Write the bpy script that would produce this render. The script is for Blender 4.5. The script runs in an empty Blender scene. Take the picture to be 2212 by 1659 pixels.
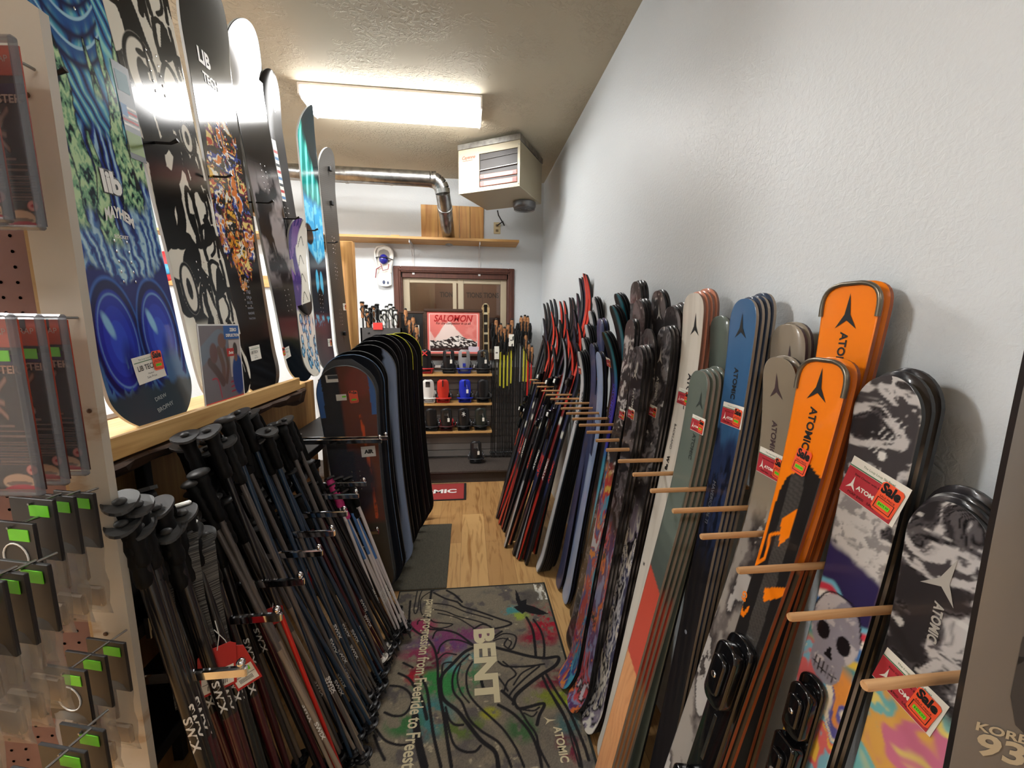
import bpy, math, random
import numpy as np
from mathutils import Matrix, Vector
random.seed(7)
RNG = np.random.default_rng(7)
SC = bpy.context.scene
COL = SC.collection

def s2l(c):
    return tuple((x/255/12.92 if x/255 <= .04045 else ((x/255+.055)/1.055)**2.4) for x in c)

# ---------------------------------------------------------------- camera
FPX, CAMZ = 857.43, 1.6
def _rot(pitch, yaw, roll):
    cp, sp, cy, sy = math.cos(pitch), math.sin(pitch), math.cos(yaw), math.sin(yaw)
    f = Vector((sy*cp, cy*cp, -sp)); r = Vector((cy, -sy, 0)); u = r.cross(f)
    return (r*math.cos(roll)+u*math.sin(roll), u*math.cos(roll)-r*math.sin(roll), f)
CR, CU, CF = _rot(.149219, .110425, .010621)
cam_data = bpy.data.cameras.new('camera')
cam_data.sensor_width = 36; cam_data.lens = FPX/2212*36; cam_data.clip_start = .02; cam_data.clip_end = 60
cam = bpy.data.objects.new('camera', cam_data); COL.objects.link(cam)
m = Matrix((CR, CU, -CF)).transposed().to_4x4(); m.translation = (0, 0, CAMZ)
cam.matrix_world = m
SC.camera = cam
def at(x, y, X=None, Y=None, Z=None):
    """point of the real place seen at photo pixel x,y on a known plane"""
    d = CF+CR*((x-1106)/FPX)+CU*((829.5-y)/FPX)
    t = X/d.x if X is not None else (Y/d.y if Y is not None else (Z-CAMZ)/d.z)
    return Vector((0, 0, CAMZ))+d*t

# ---------------------------------------------------------------- world, exposure
w = bpy.data.worlds.new('world'); SC.world = w; w.use_nodes = True
w.node_tree.nodes['Background'].inputs[0].default_value = (.80, .85, 1, 1)
w.node_tree.nodes['Background'].inputs[1].default_value = .25
SC.view_settings.view_transform = 'Standard'; SC.view_settings.look = 'None'
SC.view_settings.gamma = 1; SC.view_settings.exposure = 2.28
SC.view_settings.use_curve_mapping = False
LAMP_STRENGTH = 11.0          # emission of the fluorescent diffusers
# fixtures: (x0,x1,y0,y1) on the ceiling; the builder below gives each its own light
FIXTURES = [(-1.03, .10, 2.79, 3.10), (-3.2, -2.02, 2.79, 3.10), (-.9, .30, -1.9, -1.6), (-3.1, -1.95, .75, 1.06)]  # last entry: unseen fixture added to brighten the right wall

# ---------------------------------------------------------------- materials
MATS = {}
def mat(name, rgb, rough=.5, metal=0, coat=0, spec=.5, alpha=1, trans=0, emit=None, bump=None, noise=None, sheen=0):
    if name in MATS: return MATS[name]
    m = bpy.data.materials.new(name); m.use_nodes = True; nt = m.node_tree
    b = nt.nodes['Principled BSDF']
    b.inputs['Base Color'].default_value = (*s2l(rgb), 1)
    b.inputs['Roughness'].default_value = rough; b.inputs['Metallic'].default_value = metal
    b.inputs['Coat Weight'].default_value = coat; b.inputs['Coat Roughness'].default_value = .06
    b.inputs['Specular IOR Level'].default_value = spec
    b.inputs['Alpha'].default_value = alpha; b.inputs['Transmission Weight'].default_value = trans
    if emit:
        b.inputs['Emission Color'].default_value = (*s2l(emit[0]), 1); b.inputs['Emission Strength'].default_value = emit[1]
    if bump:
        n = nt.nodes.new('ShaderNodeTexNoise'); n.inputs['Scale'].default_value = bump[0]; n.inputs['Detail'].default_value = 4
        tc = nt.nodes.new('ShaderNodeTexCoord'); nt.links.new(tc.outputs['Object'], n.inputs['Vector'])
        bp = nt.nodes.new('ShaderNodeBump'); bp.inputs['Strength'].default_value = bump[1]; bp.inputs['Distance'].default_value = bump[2]
        nt.links.new(n.outputs['Fac'], bp.inputs['Height']); nt.links.new(bp.outputs['Normal'], b.inputs['Normal'])
    if noise:   # (rgb2, scale, stretch xyz, contrast lo, hi)
        n2 = nt.nodes.new('ShaderNodeTexNoise'); n2.inputs['Scale'].default_value = noise[1]; n2.inputs['Detail'].default_value = 6
        tc2 = nt.nodes.new('ShaderNodeTexCoord'); mp = nt.nodes.new('ShaderNodeMapping'); mp.inputs['Scale'].default_value = noise[2]
        nt.links.new(tc2.outputs['Object'], mp.inputs['Vector']); nt.links.new(mp.outputs[0], n2.inputs['Vector'])
        if len(noise) > 5: n2.inputs['Distortion'].default_value = noise[5]
        cr = nt.nodes.new('ShaderNodeValToRGB'); cr.color_ramp.elements[0].position = noise[3]; cr.color_ramp.elements[1].position = noise[4]
        cr.color_ramp.elements[0].color = (*s2l(rgb), 1); cr.color_ramp.elements[1].color = (*s2l(noise[0]), 1)
        nt.links.new(n2.outputs['Fac'], cr.inputs[0]); nt.links.new(cr.outputs[0], b.inputs['Base Color'])
    MATS[name] = m
    return m

def painted(name, rough=.25, coat=.4, bump=None, spec=.5):
    """colours come from the printed pattern stored on the mesh"""
    if name in MATS: return MATS[name]
    m = mat(name, (128, 128, 128), rough, coat=coat, bump=bump, spec=spec)
    a = m.node_tree.nodes.new('ShaderNodeVertexColor'); a.layer_name = 'print'
    m.node_tree.links.new(a.outputs['Color'], m.node_tree.nodes['Principled BSDF'].inputs['Base Color'])
    return m

def wood(name, c0, c1, axis='Z', scale=3.0, rough=.55):
    if name in MATS: return MATS[name]
    st = {'X': (.6, 9, 9), 'Y': (9, .6, 9), 'Z': (9, 9, .6)}[axis]
    m = mat(name, c0, rough, noise=(c1, scale, st, .3, .72, 1.2))
    return m

# ---------------------------------------------------------------- mesh builder
class MB:
    def __init__(s): s.v = []; s.f = []; s.m = []; s.sm = []
    def add(s, vs, fs, mi=0, smooth=False):
        o = len(s.v); s.v += [tuple(v) for v in vs]
        for f in fs: s.f.append(tuple(i+o for i in f)); s.m.append(mi); s.sm.append(smooth)
        return s
    def box(s, a, b, mi=0, M=None, bev=0):
        x0, y0, z0 = a; x1, y1, z1 = b
        if x0 > x1: x0, x1 = x1, x0
        if y0 > y1: y0, y1 = y1, y0
        if z0 > z1: z0, z1 = z1, z0
        if bev <= 0:
            vs = [(x, y, z) for z in (z0, z1) for y in (y0, y1) for x in (x0, x1)]
            fs = [(0, 2, 3, 1), (4, 5, 7, 6), (0, 1, 5, 4), (2, 6, 7, 3), (0, 4, 6, 2), (1, 3, 7, 5)]
        else:
            e = min(bev, (x1-x0)*.49, (y1-y0)*.49, (z1-z0)*.49)
            vs = []; idx = {}
            for k, (sx, sy, sz) in enumerate([(i, j, l) for l in (0, 1) for j in (0, 1) for i in (0, 1)]):
                X = (x0, x1)[sx]; Y = (y0, y1)[sy]; Z = (z0, z1)[sz]
                dx = e if sx == 0 else -e; dy = e if sy == 0 else -e; dz = e if sz == 0 else -e
                idx[(sx, sy, sz)] = len(vs)
                vs += [(X, Y+dy, Z+dz), (X+dx, Y, Z+dz), (X+dx, Y+dy, Z)]
            g = lambda a, k: idx[a]+k
            fs = []
            for ax in range(3):
                o = [i for i in range(3) if i != ax]
                for sd in (0, 1):
                    q = []
                    for p0, p1 in ((0, 0), (1, 0), (1, 1), (0, 1)):
                        t = [0, 0, 0]; t[ax] = sd; t[o[0]] = p0; t[o[1]] = p1; q.append(g(tuple(t), ax))
                    flip = (sd == 0) ^ (ax == 1)
                    fs.append(tuple(reversed(q)) if flip else tuple(q))
                for p0 in (0, 1):
                    for p1 in (0, 1):
                        a0 = [0, 0, 0]; a1 = [0, 0, 0]; a0[ax] = 0; a1[ax] = 1
                        a0[o[0]] = a1[o[0]] = p0; a0[o[1]] = a1[o[1]] = p1
                        fs.append((g(tuple(a0), o[0]), g(tuple(a0), o[1]), g(tuple(a1), o[1]), g(tuple(a1), o[0])))
            for k in idx: fs.append((idx[k], idx[k]+1, idx[k]+2))
        if M is not None: vs = [M @ Vector(v) for v in vs]
        return s.add(vs, fs, mi)
    def tube(s, pts, r, n=10, mi=0, cap=True, flat=None):
        """pts list, r number or list; flat=(rx,ry) elliptical multiplier"""
        pts = [Vector(p) for p in pts]; R = r if isinstance(r, (list, tuple)) else [r]*len(pts)
        vs = []; fs = []; prev = None
        for i, p in enumerate(pts):
            t = (pts[min(i+1, len(pts)-1)]-pts[max(i-1, 0)])
            if t.length < 1e-9: t = Vector((0, 0, 1))
            t.normalize()
            if prev is None:
                a = Vector((0, 1, 0)) if abs(t.y) < .9 else Vector((1, 0, 0))
                nx = (a-t*a.dot(t)).normalized()
            else:
                nx = prev-t*prev.dot(t)
                nx = nx.normalized() if nx.length > 1e-6 else prev
            prev = nx; ny = t.cross(nx)
            fx, fy = flat or (1, 1)
            for k in range(n):
                an = 2*math.pi*k/n
                vs.append(p+nx*(math.cos(an)*R[i]*fx)+ny*(math.sin(an)*R[i]*fy))
        for i in range(len(pts)-1):
            for k in range(n):
                k2 = (k+1) % n
                fs.append((i*n+k, i*n+k2, (i+1)*n+k2, (i+1)*n+k))
        s.add(vs, fs, mi, True)
        if cap: s.add(vs[:n], [tuple(reversed(range(n)))], mi); s.add(vs[-n:], [tuple(range(n))], mi)
        return s
    def lathe(s, prof, n=16, mi=0, M=None, sy=1):
        vs = [(r*math.cos(2*math.pi*k/n), r*math.sin(2*math.pi*k/n)*sy, z) for r, z in prof for k in range(n)]
        fs = [(i*n+k, i*n+(k+1) % n, (i+1)*n+(k+1) % n, (i+1)*n+k) for i in range(len(prof)-1) for k in range(n)]
        if M is not None: vs = [M @ Vector(v) for v in vs]
        s.add(vs, fs, mi, True)
        if prof[0][0] > 1e-5: s.add(vs[:n], [tuple(reversed(range(n)))], mi)
        if prof[-1][0] > 1e-5: s.add(vs[-n:], [tuple(range(n))], mi)
        return s
    def prism(s, poly, z0, z1, mi=0, M=None, fn=None):
        """extrude a 2D outline from z0 to z1"""
        n = len(poly)
        vs = [(x, y, z0) for x, y in poly]+[(x, y, z1) for x, y in poly]
        fs = [tuple(reversed(range(n))), tuple(range(n, 2*n))]+[(i, (i+1) % n, n+(i+1) % n, n+i) for i in range(n)]
        if fn: vs = [fn(*v) for v in vs]
        if M is not None: vs = [M @ Vector(v) for v in vs]
        return s.add(vs, fs, mi)
    def ell(s, c, r, n=12, m=8, mi=0, M=None):
        vs = []; 
        for i in range(m+1):
            a = math.pi*i/m-math.pi/2
            for k in range(n):
                b = 2*math.pi*k/n
                vs.append(Vector((c[0]+r[0]*math.cos(a)*math.cos(b), c[1]+r[1]*math.cos(a)*math.sin(b), c[2]+r[2]*math.sin(a))))
        fs = [(i*n+k, i*n+(k+1) % n, (i+1)*n+(k+1) % n, (i+1)*n+k) for i in range(m) for k in range(n)]
        if M is not None: vs = [M @ v for v in vs]
        return s.add(vs, fs, mi, True)
    def build(s, name, mats, parent=None, cols=None, link=True):
        me = bpy.data.meshes.new(name); me.from_pydata(s.v, [], s.f)
        for mm in (mats if isinstance(mats, (list, tuple)) else [mats]): me.materials.append(mm)
        me.polygons.foreach_set('material_index', s.m); me.polygons.foreach_set('use_smooth', s.sm)
        me.validate(clean_customdata=False); me.update()
        o = bpy.data.objects.new(name, me)
        if link: COL.objects.link(o)
        if parent is not None: o.parent = parent
        return o
def tag(o, label=None, cat=None, group=None, kind=None):
    if label: o['label'] = label
    if cat: o['category'] = cat
    if group: o['group'] = group
    if kind: o['kind'] = kind
    return o
def thing(name, label, cat, loc=(0, 0, 0), group=None, M=None):
    o = bpy.data.objects.new(name, None); COL.objects.link(o)
    o.empty_display_size = .05
    if M is not None: o.matrix_world = M
    else: o.location = loc
    return tag(o, label, cat, group)
def kids(o): return list(o.children)
def copy_tree(o, parent=None):
    c = o.copy(); COL.objects.link(c)
    if parent is not None: c.parent = parent
    for ch in kids(o): copy_tree(ch, c)
    return c
def sbox(name, a, b, m, bev=0):
    o = MB().box(a, b, bev=bev).build(name, m); return tag(o, kind='structure')

# ---------------------------------------------------------------- lettering
_TXT = {}
def text2d(body, bold=0.0, shear=0.0, spacing=1.0):
    k = (body, bold, shear, spacing)
    if k in _TXT: return _TXT[k]
    cu = bpy.data.curves.new('t', 'FONT'); cu.body = body; cu.size = 1; cu.offset = bold; cu.shear = shear
    cu.space_character = spacing; cu.resolution_u = 3; cu.fill_mode = 'FRONT'
    ob = bpy.data.objects.new('t', cu); COL.objects.link(ob)
    dg = bpy.context.evaluated_depsgraph_get(); me = bpy.data.meshes.new_from_object(ob.evaluated_get(dg))
    v = [(p.co.x, p.co.y) for p in me.vertices]; f = [tuple(p.vertices) for p in me.polygons]
    bpy.data.objects.remove(ob); bpy.data.curves.remove(cu); bpy.data.meshes.remove(me)
    xs = [p[0] for p in v]; ys = [p[1] for p in v]
    cx, cy = (min(xs)+max(xs))/2, (min(ys)+max(ys))/2; W = max(xs)-min(xs)
    v = [((x-cx)/W, (y-cy)/W) for x, y in v]      # centred, width 1
    _TXT[k] = (v, f); return _TXT[k]
def letter(mb, body, fn, width, center=(0, 0), ang=0, mi=0, bold=.0, shear=0, sy=1.0, spacing=1.0):
    """text of given width laid through fn(x,y)->3D; ang rotates in its plane"""
    v, f = text2d(body, bold, shear, spacing); ca, sa = math.cos(ang), math.sin(ang)
    vs = []
    for x, y in v:
        x *= width; y *= width*sy
        vs.append(fn(center[0]+x*ca-y*sa, center[1]+x*sa+y*ca))
    mb.add(vs, f, mi); return mb
def star_pts(r, cx=0, cy=0, ang=0):
    P = [(0, 1), (.17, -.12), (.62, -.86), (0, -.42), (-.62, -.86), (-.17, -.12)]
    ca, sa = math.cos(ang), math.sin(ang)
    return [(cx+r*(x*ca-y*sa), cy+r*(x*sa+y*ca)) for x, y in P]
def star(mb, fn, r, c=(0, 0), ang=0, mi=0):
    v = star_pts(r, c[0], c[1], ang)+[(c[0], c[1]-r*.1)]
    vs = [fn(*p) for p in v]
    mb.add(vs, [(6, i, (i+1) % 6) for i in range(6)][::1], mi); return mb
def rect(mb, fn, x0, x1, y0, y1, mi=0, nx=1, ny=4):
    vs = [fn(x0+(x1-x0)*i/nx, y0+(y1-y0)*j/ny) for j in range(ny+1) for i in range(nx+1)]
    fs = [(j*(nx+1)+i, j*(nx+1)+i+1, (j+1)*(nx+1)+i+1, (j+1)*(nx+1)+i) for j in range(ny) for i in range(nx)]
    mb.add(vs, fs, mi); return mb

# ---------------------------------------------------------------- printed patterns (numpy)
def C3(c): return np.array(s2l(c))
def _h(ix, iy, k): 
    n = (ix*374761393+iy*668265263+k*974634777) & 0xffffffff
    n = ((n ^ (n >> 13))*1274126177) & 0xffffffff
    return ((n ^ (n >> 16)) & 0xffff)/65535.
def vnoise(x, y, k=0):
    ix = np.floor(x).astype(np.int64); iy = np.floor(y).astype(np.int64); fx = x-ix; fy = y-iy
    fx = fx*fx*(3-2*fx); fy = fy*fy*(3-2*fy)
    return (_h(ix, iy, k)*(1-fx)+_h(ix+1, iy, k)*fx)*(1-fy)+(_h(ix, iy+1, k)*(1-fx)+_h(ix+1, iy+1, k)*fx)*fy
def fbm(x, y, k=0, o=4):
    a = 0; s = .5; t = 0
    for i in range(o): a = a+s*vnoise(x*2**i, y*2**i, k+i*17); t += s; s *= .55
    return a/t
def sst(a, b, x): t = np.clip((x-a)/(b-a), 0, 1); return t*t*(3-2*t)
def over(col, m, c):
    c = C3(c) if isinstance(c, tuple) else c
    return col*(1-m[:, None])+c*m[:, None]
def cr_pts(pts, n=6):
    P = [pts[0]]+list(pts)+[pts[-1]]; out = []
    for i in range(1, len(P)-2):
        p0, p1, p2, p3 = [np.array(q, float) for q in P[i-1:i+3]]
        for k in range(n):
            t = k/n
            out.append(.5*((2*p1)+(-p0+p2)*t+(2*p0-5*p1+4*p2-p3)*t*t+(-p0+3*p1-3*p2+p3)*t**3))
    out.append(np.array(pts[-1], float)); return np.array(out)
def dist(x, y, pts):
    d = np.full(x.shape, 1e9)
    for a, b in zip(pts[:-1], pts[1:]):
        bx, by = b[0]-a[0], b[1]-a[1]; L = bx*bx+by*by+1e-12
        t = np.clip(((x-a[0])*bx+(y-a[1])*by)/L, 0, 1)
        d = np.minimum(d, (x-a[0]-t*bx)**2+(y-a[1]-t*by)**2)
    return np.sqrt(d)
def stroke(x, y, pts, w, aa=.0012, smooth=True):
    p = cr_pts(pts) if smooth and len(pts) > 2 else np.array(pts, float)
    m0 = np.zeros(x.shape); lo = p.min(0)-w-aa; hi = p.max(0)+w+aa
    k = (x > lo[0]) & (x < hi[0]) & (y > lo[1]) & (y < hi[1])
    if k.any(): m0[k] = np.clip((w/2-dist(x[k], y[k], p))/aa+.5, 0, 1)
    return m0
def inpoly(x, y, poly):
    r = np.zeros(x.shape, bool); n = len(poly)
    for i in range(n):
        x0, y0 = poly[i]; x1, y1 = poly[(i+1) % n]
        if y0 == y1: continue
        c = ((y0 > y) != (y1 > y)) & (x < (x1-x0)*(y-y0)/(y1-y0)+x0)
        r ^= c
    return r.astype(float)
def ellm(x, y, cx, cy, rx, ry, aa=.06, ang=0):
    ca, sa = math.cos(ang), math.sin(ang); X = (x-cx)*ca+(y-cy)*sa; Y = -(x-cx)*sa+(y-cy)*ca
    return np.clip((1-np.sqrt((X/rx)**2+(Y/ry)**2))/aa+.5, 0, 1)
def set_print(me, cols):
    a = me.color_attributes.new('print', 'FLOAT_COLOR', 'POINT')
    full = np.ones((len(me.vertices), 4), np.float32); full[:, :3] = cols
    a.data.foreach_set('color', full.ravel())

# ---------------------------------------------------------------- skis and boards (one body shape family)
class Plank:
    """local frame: x across, z along from tail to tip, topsheet normal -y"""
    def __init__(s, L, wt, ww, wp, tipc=.05, tailc=.01, tipl=.25, taill=.12, p=2.4, rt=.10, rb=.06, pb=2.4, th=.007):
        s.__dict__.update(locals()); del s.__dict__['s']
    def w(s, z):
        L = s.L; mid = .45*L
        if z < mid: base = s.ww+(s.wt-s.ww)*(((mid-z)/(mid-s.rb*.6)) if z > s.rb*.6 else 1)**1.6
        else:
            q = (z-mid)/(L-s.rt-mid); q = min(q, 1); base = s.ww+(s.wp-s.ww)*q**1.8
        e = 1.0
        if z > L-s.rt: q = (z-(L-s.rt))/s.rt; e *= max(0, 1-q**s.p)**(1/s.p)
        if z < s.rb: q = (s.rb-z)/s.rb; e *= max(0, 1-q**s.pb)**(1/s.pb)
        return base*e
    def c(s, z):
        a = max(0, (z-(s.L-s.tipl))/s.tipl); b = max(0, (s.taill-z)/s.taill)
        return s.tipc*a**2.2+s.tailc*b*b
    bend = 0.0
    def bx(s, z):
        q = max(0, (z-.5*s.L)/(.5*s.L)); return -s.bend*q**1.7
    def pt(s, u, z, e=.0006): return (u+s.bx(z), -s.c(z)-e, z)   # u is measured from the bent centre line

    def body(s, name, mats, nu=2, nv=40, cf=None, parent=None):
        """closed slab; material 0 topsheet, 1 edge, 2 base. cf(u,z)->linear rgb paints the topsheet"""
        zs = list(np.linspace(s.rb, s.L-s.rt, nv))
        ends = [.5*(1-math.cos(math.pi*k/16)) for k in range(8)]
        zs = [s.rb*(t*2)**1.3*.999+s.rb*.001 if t < .5 else s.rb*t for t in [k/8 for k in range(0)]]+[s.rb*(1-math.cos(math.pi/2*(k+.35)/8)) for k in range(8)]+zs
        zs += [s.L-s.rt*(1-math.cos(math.pi/2*(k+.35)/8)) for k in range(7, -1, -1)]
        if cf is not None:   # denser rounding rows
            step = (s.L-s.rt-s.rb)/nv
            kl = max(8, int(s.rb/step*1.3)); kh = max(8, int(s.rt/step*1.3))
            zs = [s.rb*(1-math.cos(math.pi/2*(k+.3)/kl)) for k in range(kl)]+[z for z in np.linspace(s.rb, s.L-s.rt, nv)]+[s.L-s.rt*(1-math.cos(math.pi/2*(k+.3)/kh)) for k in range(kh)]
        zs = sorted(set(round(float(z), 6) for z in zs))
        V = []; F = []; M = []; n = nu+1
        uu = np.linspace(-.5, .5, n)
        for z in zs:
            W = s.w(z); c = -s.c(z)
            bx = s.bx(z)
            for u in uu: V.append((u*W+bx, c, z))
            V.append((.5*W+bx, c+s.th, z)); V.append((-.5*W+bx, c+s.th, z))
        k = n+2
        for j in range(len(zs)-1):
            a = j*k; b = a+k
            for i in range(nu): F.append((a+i, a+i+1, b+i+1, b+i)); M.append(0)
            F.append((a+nu, a+n, b+n, b+nu)); M.append(1)
            F.append((a+n, a+n+1, b+n+1, b+n)); M.append(2)
            F.append((a+n+1, a, b, b+n+1)); M.append(1)
        F.append(tuple(range(k))[::-1]); M.append(1); e = (len(zs)-1)*k; F.append(tuple(range(e, e+k))); M.append(1)
        me = bpy.data.meshes.new(name); me.from_pydata(V, [], F)
        for mm in mats: me.materials.append(mm)
        me.polygons.foreach_set('material_index', M)
        me.polygons.foreach_set('use_smooth', [q == 0 for q in M])
        me.update()
        if cf is not None:
            a = np.array(V); b_ = np.array([s.bx(q) for q in a[:, 2]]) if s.bend else 0
            set_print(me, np.clip(cf(a[:, 0]-b_, a[:, 2]), 0, 1))
        o = bpy.data.objects.new(name, me); COL.objects.link(o)
        if parent: o.parent = parent
        return o
def lean(pl, B, T, n0):
    """matrix that stands plank pl with its tail centre on B and its tip at T, topsheet towards n0. Sets pl.L"""
    B = Vector(B); T = Vector(T); n = Vector(n0).normalized(); n0 = n.copy()
    for _ in range(4):
        d = (T-n*pl.tipc)-B; pl.L = d.length; ez = d.normalized(); n = (n0-ez*n0.dot(ez)).normalized()
    ex = ez.cross(n)*-1    # local y = -n ; x = y cross z
    y = -n; ex = y.cross(ez)
    M = Matrix((ex, y, ez)).transposed().to_4x4(); M.translation = B
    return M
# ================================================================ THE ROOM
XW, YB, ZC, YR, XL = .79, 4.32, 3.05, -2.6, -3.6
def wall_mat():
    m = mat('painted_wall', (213, 218, 221), .42, spec=.35)
    nt = m.node_tree; b = nt.nodes['Principled BSDF']
    tc = nt.nodes.new('ShaderNodeTexCoord'); n = nt.nodes.new('ShaderNodeTexNoise'); n.inputs['Scale'].default_value = 85; n.inputs['Detail'].default_value = 3
    n.inputs['Roughness'].default_value = .6; n.inputs['Distortion'].default_value = .6
    bp = nt.nodes.new('ShaderNodeBump'); bp.inputs['Strength'].default_value = .5; bp.inputs['Distance'].default_value = .0035
    nt.links.new(tc.outputs['Object'], n.inputs['Vector']); nt.links.new(n.outputs[0], bp.inputs['Height']); nt.links.new(bp.outputs[0], b.inputs['Normal'])
    return m
def ceil_mat():
    m = mat('textured_ceiling', (196, 186, 164), .7, spec=.2)
    nt = m.node_tree; b = nt.nodes['Principled BSDF']
    tc = nt.nodes.new('ShaderNodeTexCoord'); n = nt.nodes.new('ShaderNodeTexNoise'); n.inputs['Scale'].default_value = 30; n.inputs['Detail'].default_value = 4
    n.inputs['Distortion'].default_value = 1.4
    g = nt.nodes.new('ShaderNodeTexNoise'); g.inputs['Scale'].default_value = 3.2; g.inputs['Detail'].default_value = 2
    r = nt.nodes.new('ShaderNodeValToRGB'); r.color_ramp.elements[0].position = .48; r.color_ramp.elements[1].position = .58
    r2 = nt.nodes.new('ShaderNodeValToRGB'); r2.color_ramp.elements[0].position = .4; r2.color_ramp.elements[1].position = .62
    mu = nt.nodes.new('ShaderNodeMath'); mu.operation = 'MULTIPLY'
    bp = nt.nodes.new('ShaderNodeBump'); bp.inputs['Strength'].default_value = .8; bp.inputs['Distance'].default_value = .006
    L = nt.links.new
    L(tc.outputs['Object'], n.inputs['Vector']); L(tc.outputs['Object'], g.inputs['Vector'])
    L(n.outputs[0], r.inputs[0]); L(g.outputs[0], r2.inputs[0]); L(r.outputs[0], mu.inputs[0]); L(r2.outputs[0], mu.inputs[1])
    L(mu.outputs[0], bp.inputs['Height']); L(bp.outputs[0], b.inputs['Normal'])
    return m
def floor_mat():
    m = mat('oak_plank_floor', (200, 158, 104), .38, spec=.4)
    nt = m.node_tree; b = nt.nodes['Principled BSDF']; L = nt.links.new; N = nt.nodes.new
    tc = N('ShaderNodeTexCoord'); mp = N('ShaderNodeMapping'); mp.inputs['Rotation'].default_value = (0, 0, math.pi/2); mp.inputs['Location'].default_value = (.35, .06, 0)
    br = N('ShaderNodeTexBrick'); br.inputs['Scale'].default_value = 1; br.inputs['Brick Width'].default_value = 1.2; br.inputs['Row Height'].default_value = .18
    br.inputs['Mortar Size'].default_value = .0009; br.inputs['Mortar Smooth'].default_value = .2; br.offset = .37
    br.inputs['Color1'].default_value = (*s2l((212, 170, 112)), 1); br.inputs['Color2'].default_value = (*s2l((184, 141, 90)), 1); br.inputs['Mortar'].default_value = (*s2l((120, 85, 48)), 1)
    mp2 = N('ShaderNodeMapping'); mp2.inputs['Scale'].default_value = (9, .9, 1)
    n = N('ShaderNodeTexNoise'); n.inputs['Scale'].default_value = 2.4; n.inputs['Detail'].default_value = 8; n.inputs['Distortion'].default_value = 1.8
    r = N('ShaderNodeValToRGB'); r.color_ramp.elements[0].position = .28; r.color_ramp.elements[1].position = .5
    r.color_ramp.elements[0].color = (*s2l((175, 142, 104)), 1); r.color_ramp.elements[1].color = (1, 1, 1, 1)
    mx = N('ShaderNodeMix'); mx.data_type = 'RGBA'; mx.blend_type = 'MULTIPLY'; mx.inputs[0].default_value = .75
    k = N('ShaderNodeTexVoronoi'); k.inputs['Scale'].default_value = 2.1; k.inputs['Randomness'].default_value = 1; mp3 = N('ShaderNodeMapping'); mp3.inputs['Scale'].default_value = (2.2, .9, 1)
    kr = N('ShaderNodeValToRGB'); kr.color_ramp.elements[0].position = .02; kr.color_ramp.elements[1].position = .16
    kr.color_ramp.elements[0].color = (*s2l((120, 82, 48)), 1); kr.color_ramp.elements[1].color = (1, 1, 1, 1)
    m2 = N('ShaderNodeMix'); m2.data_type = 'RGBA'; m2.blend_type = 'MULTIPLY'; m2.inputs[0].default_value = .55
    L(tc.outputs['Object'], mp.inputs[0]); L(mp.outputs[0], br.inputs['Vector']); L(tc.outputs['Object'], mp2.inputs[0]); L(mp2.outputs[0], n.inputs['Vector'])
    L(n.outputs[0], r.inputs[0]); L(br.outputs['Color'], mx.inputs[6]); L(r.outputs[0], mx.inputs[7])
    L(tc.outputs['Object'], mp3.inputs[0]); L(mp3.outputs[0], k.inputs['Vector']); L(k.outputs['Distance'], kr.inputs[0])
    L(mx.outputs[2], m2.inputs[6]); L(kr.outputs[0], m2.inputs[7]); L(m2.outputs[2], b.inputs['Base Color'])
    return m
M_wall = wall_mat()
T = .12
sbox('floor', (XL-T, YR-T, -T), (XW+T, YB+T, 0), floor_mat())
sbox('ceiling', (XL-T, YR-T, ZC), (XW+T, YB+T, ZC+T), ceil_mat())
sbox('wall_right', (XW, YR-T, 0), (XW+T, YB+T, ZC), M_wall)
sbox('wall_left', (XL-T, YR-T, 0), (XL, YB+T, ZC), M_wall)
sbox('wall_front', (XL, YR-T, 0), (XW, YR, ZC), mat('far_shop_wall', (150, 140, 130), .8))
WX0, WX1, WZ0, WZ1 = -.686, .425, 1.28, 2.12       # window opening in the back wall
bw = MB()
bw.box((XL, YB, 0), (WX0, YB+T, ZC)).box((WX1, YB, 0), (XW, YB+T, ZC)).box((WX0, YB, 0), (WX1, YB+T, WZ0)).box((WX0, YB, WZ1), (WX1, YB+T, ZC))
tag(bw.build('wall_back', M_wall), kind='structure')
# room behind the window glass
M_dim = mat('next_room_wall', (150, 128, 112), .8)
sbox('wall_far', (-1.6, 5.6, 0), (1.4, 5.7, ZC), M_dim); sbox('wall_far_left', (-1.7, YB+T, 0), (-1.6, 5.7, ZC), M_dim); sbox('wall_far_right', (1.4, YB+T, 0), (1.5, 5.7, ZC), M_dim)
sbox('floor_far', (-1.6, YB+T, .9), (1.4, 5.6, 1.0), M_dim); sbox('ceiling_far', (-1.6, YB+T, 2.9), (1.4, 5.6, 3.0), M_dim)
lt_ = thing('ceiling_light', 'added unseen lamp brightening the room behind the window', 'ceiling light', (-.1, 4.95, 2.9))
MB().box((-.3, -.08, -.03), (.3, .08, 0)).build('diffuser', mat('added_room_glow', (255, 240, 215), .5, emit=((255, 236, 206), 9)), lt_)  # emitter added out of view so the banner behind the glass shows
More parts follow.
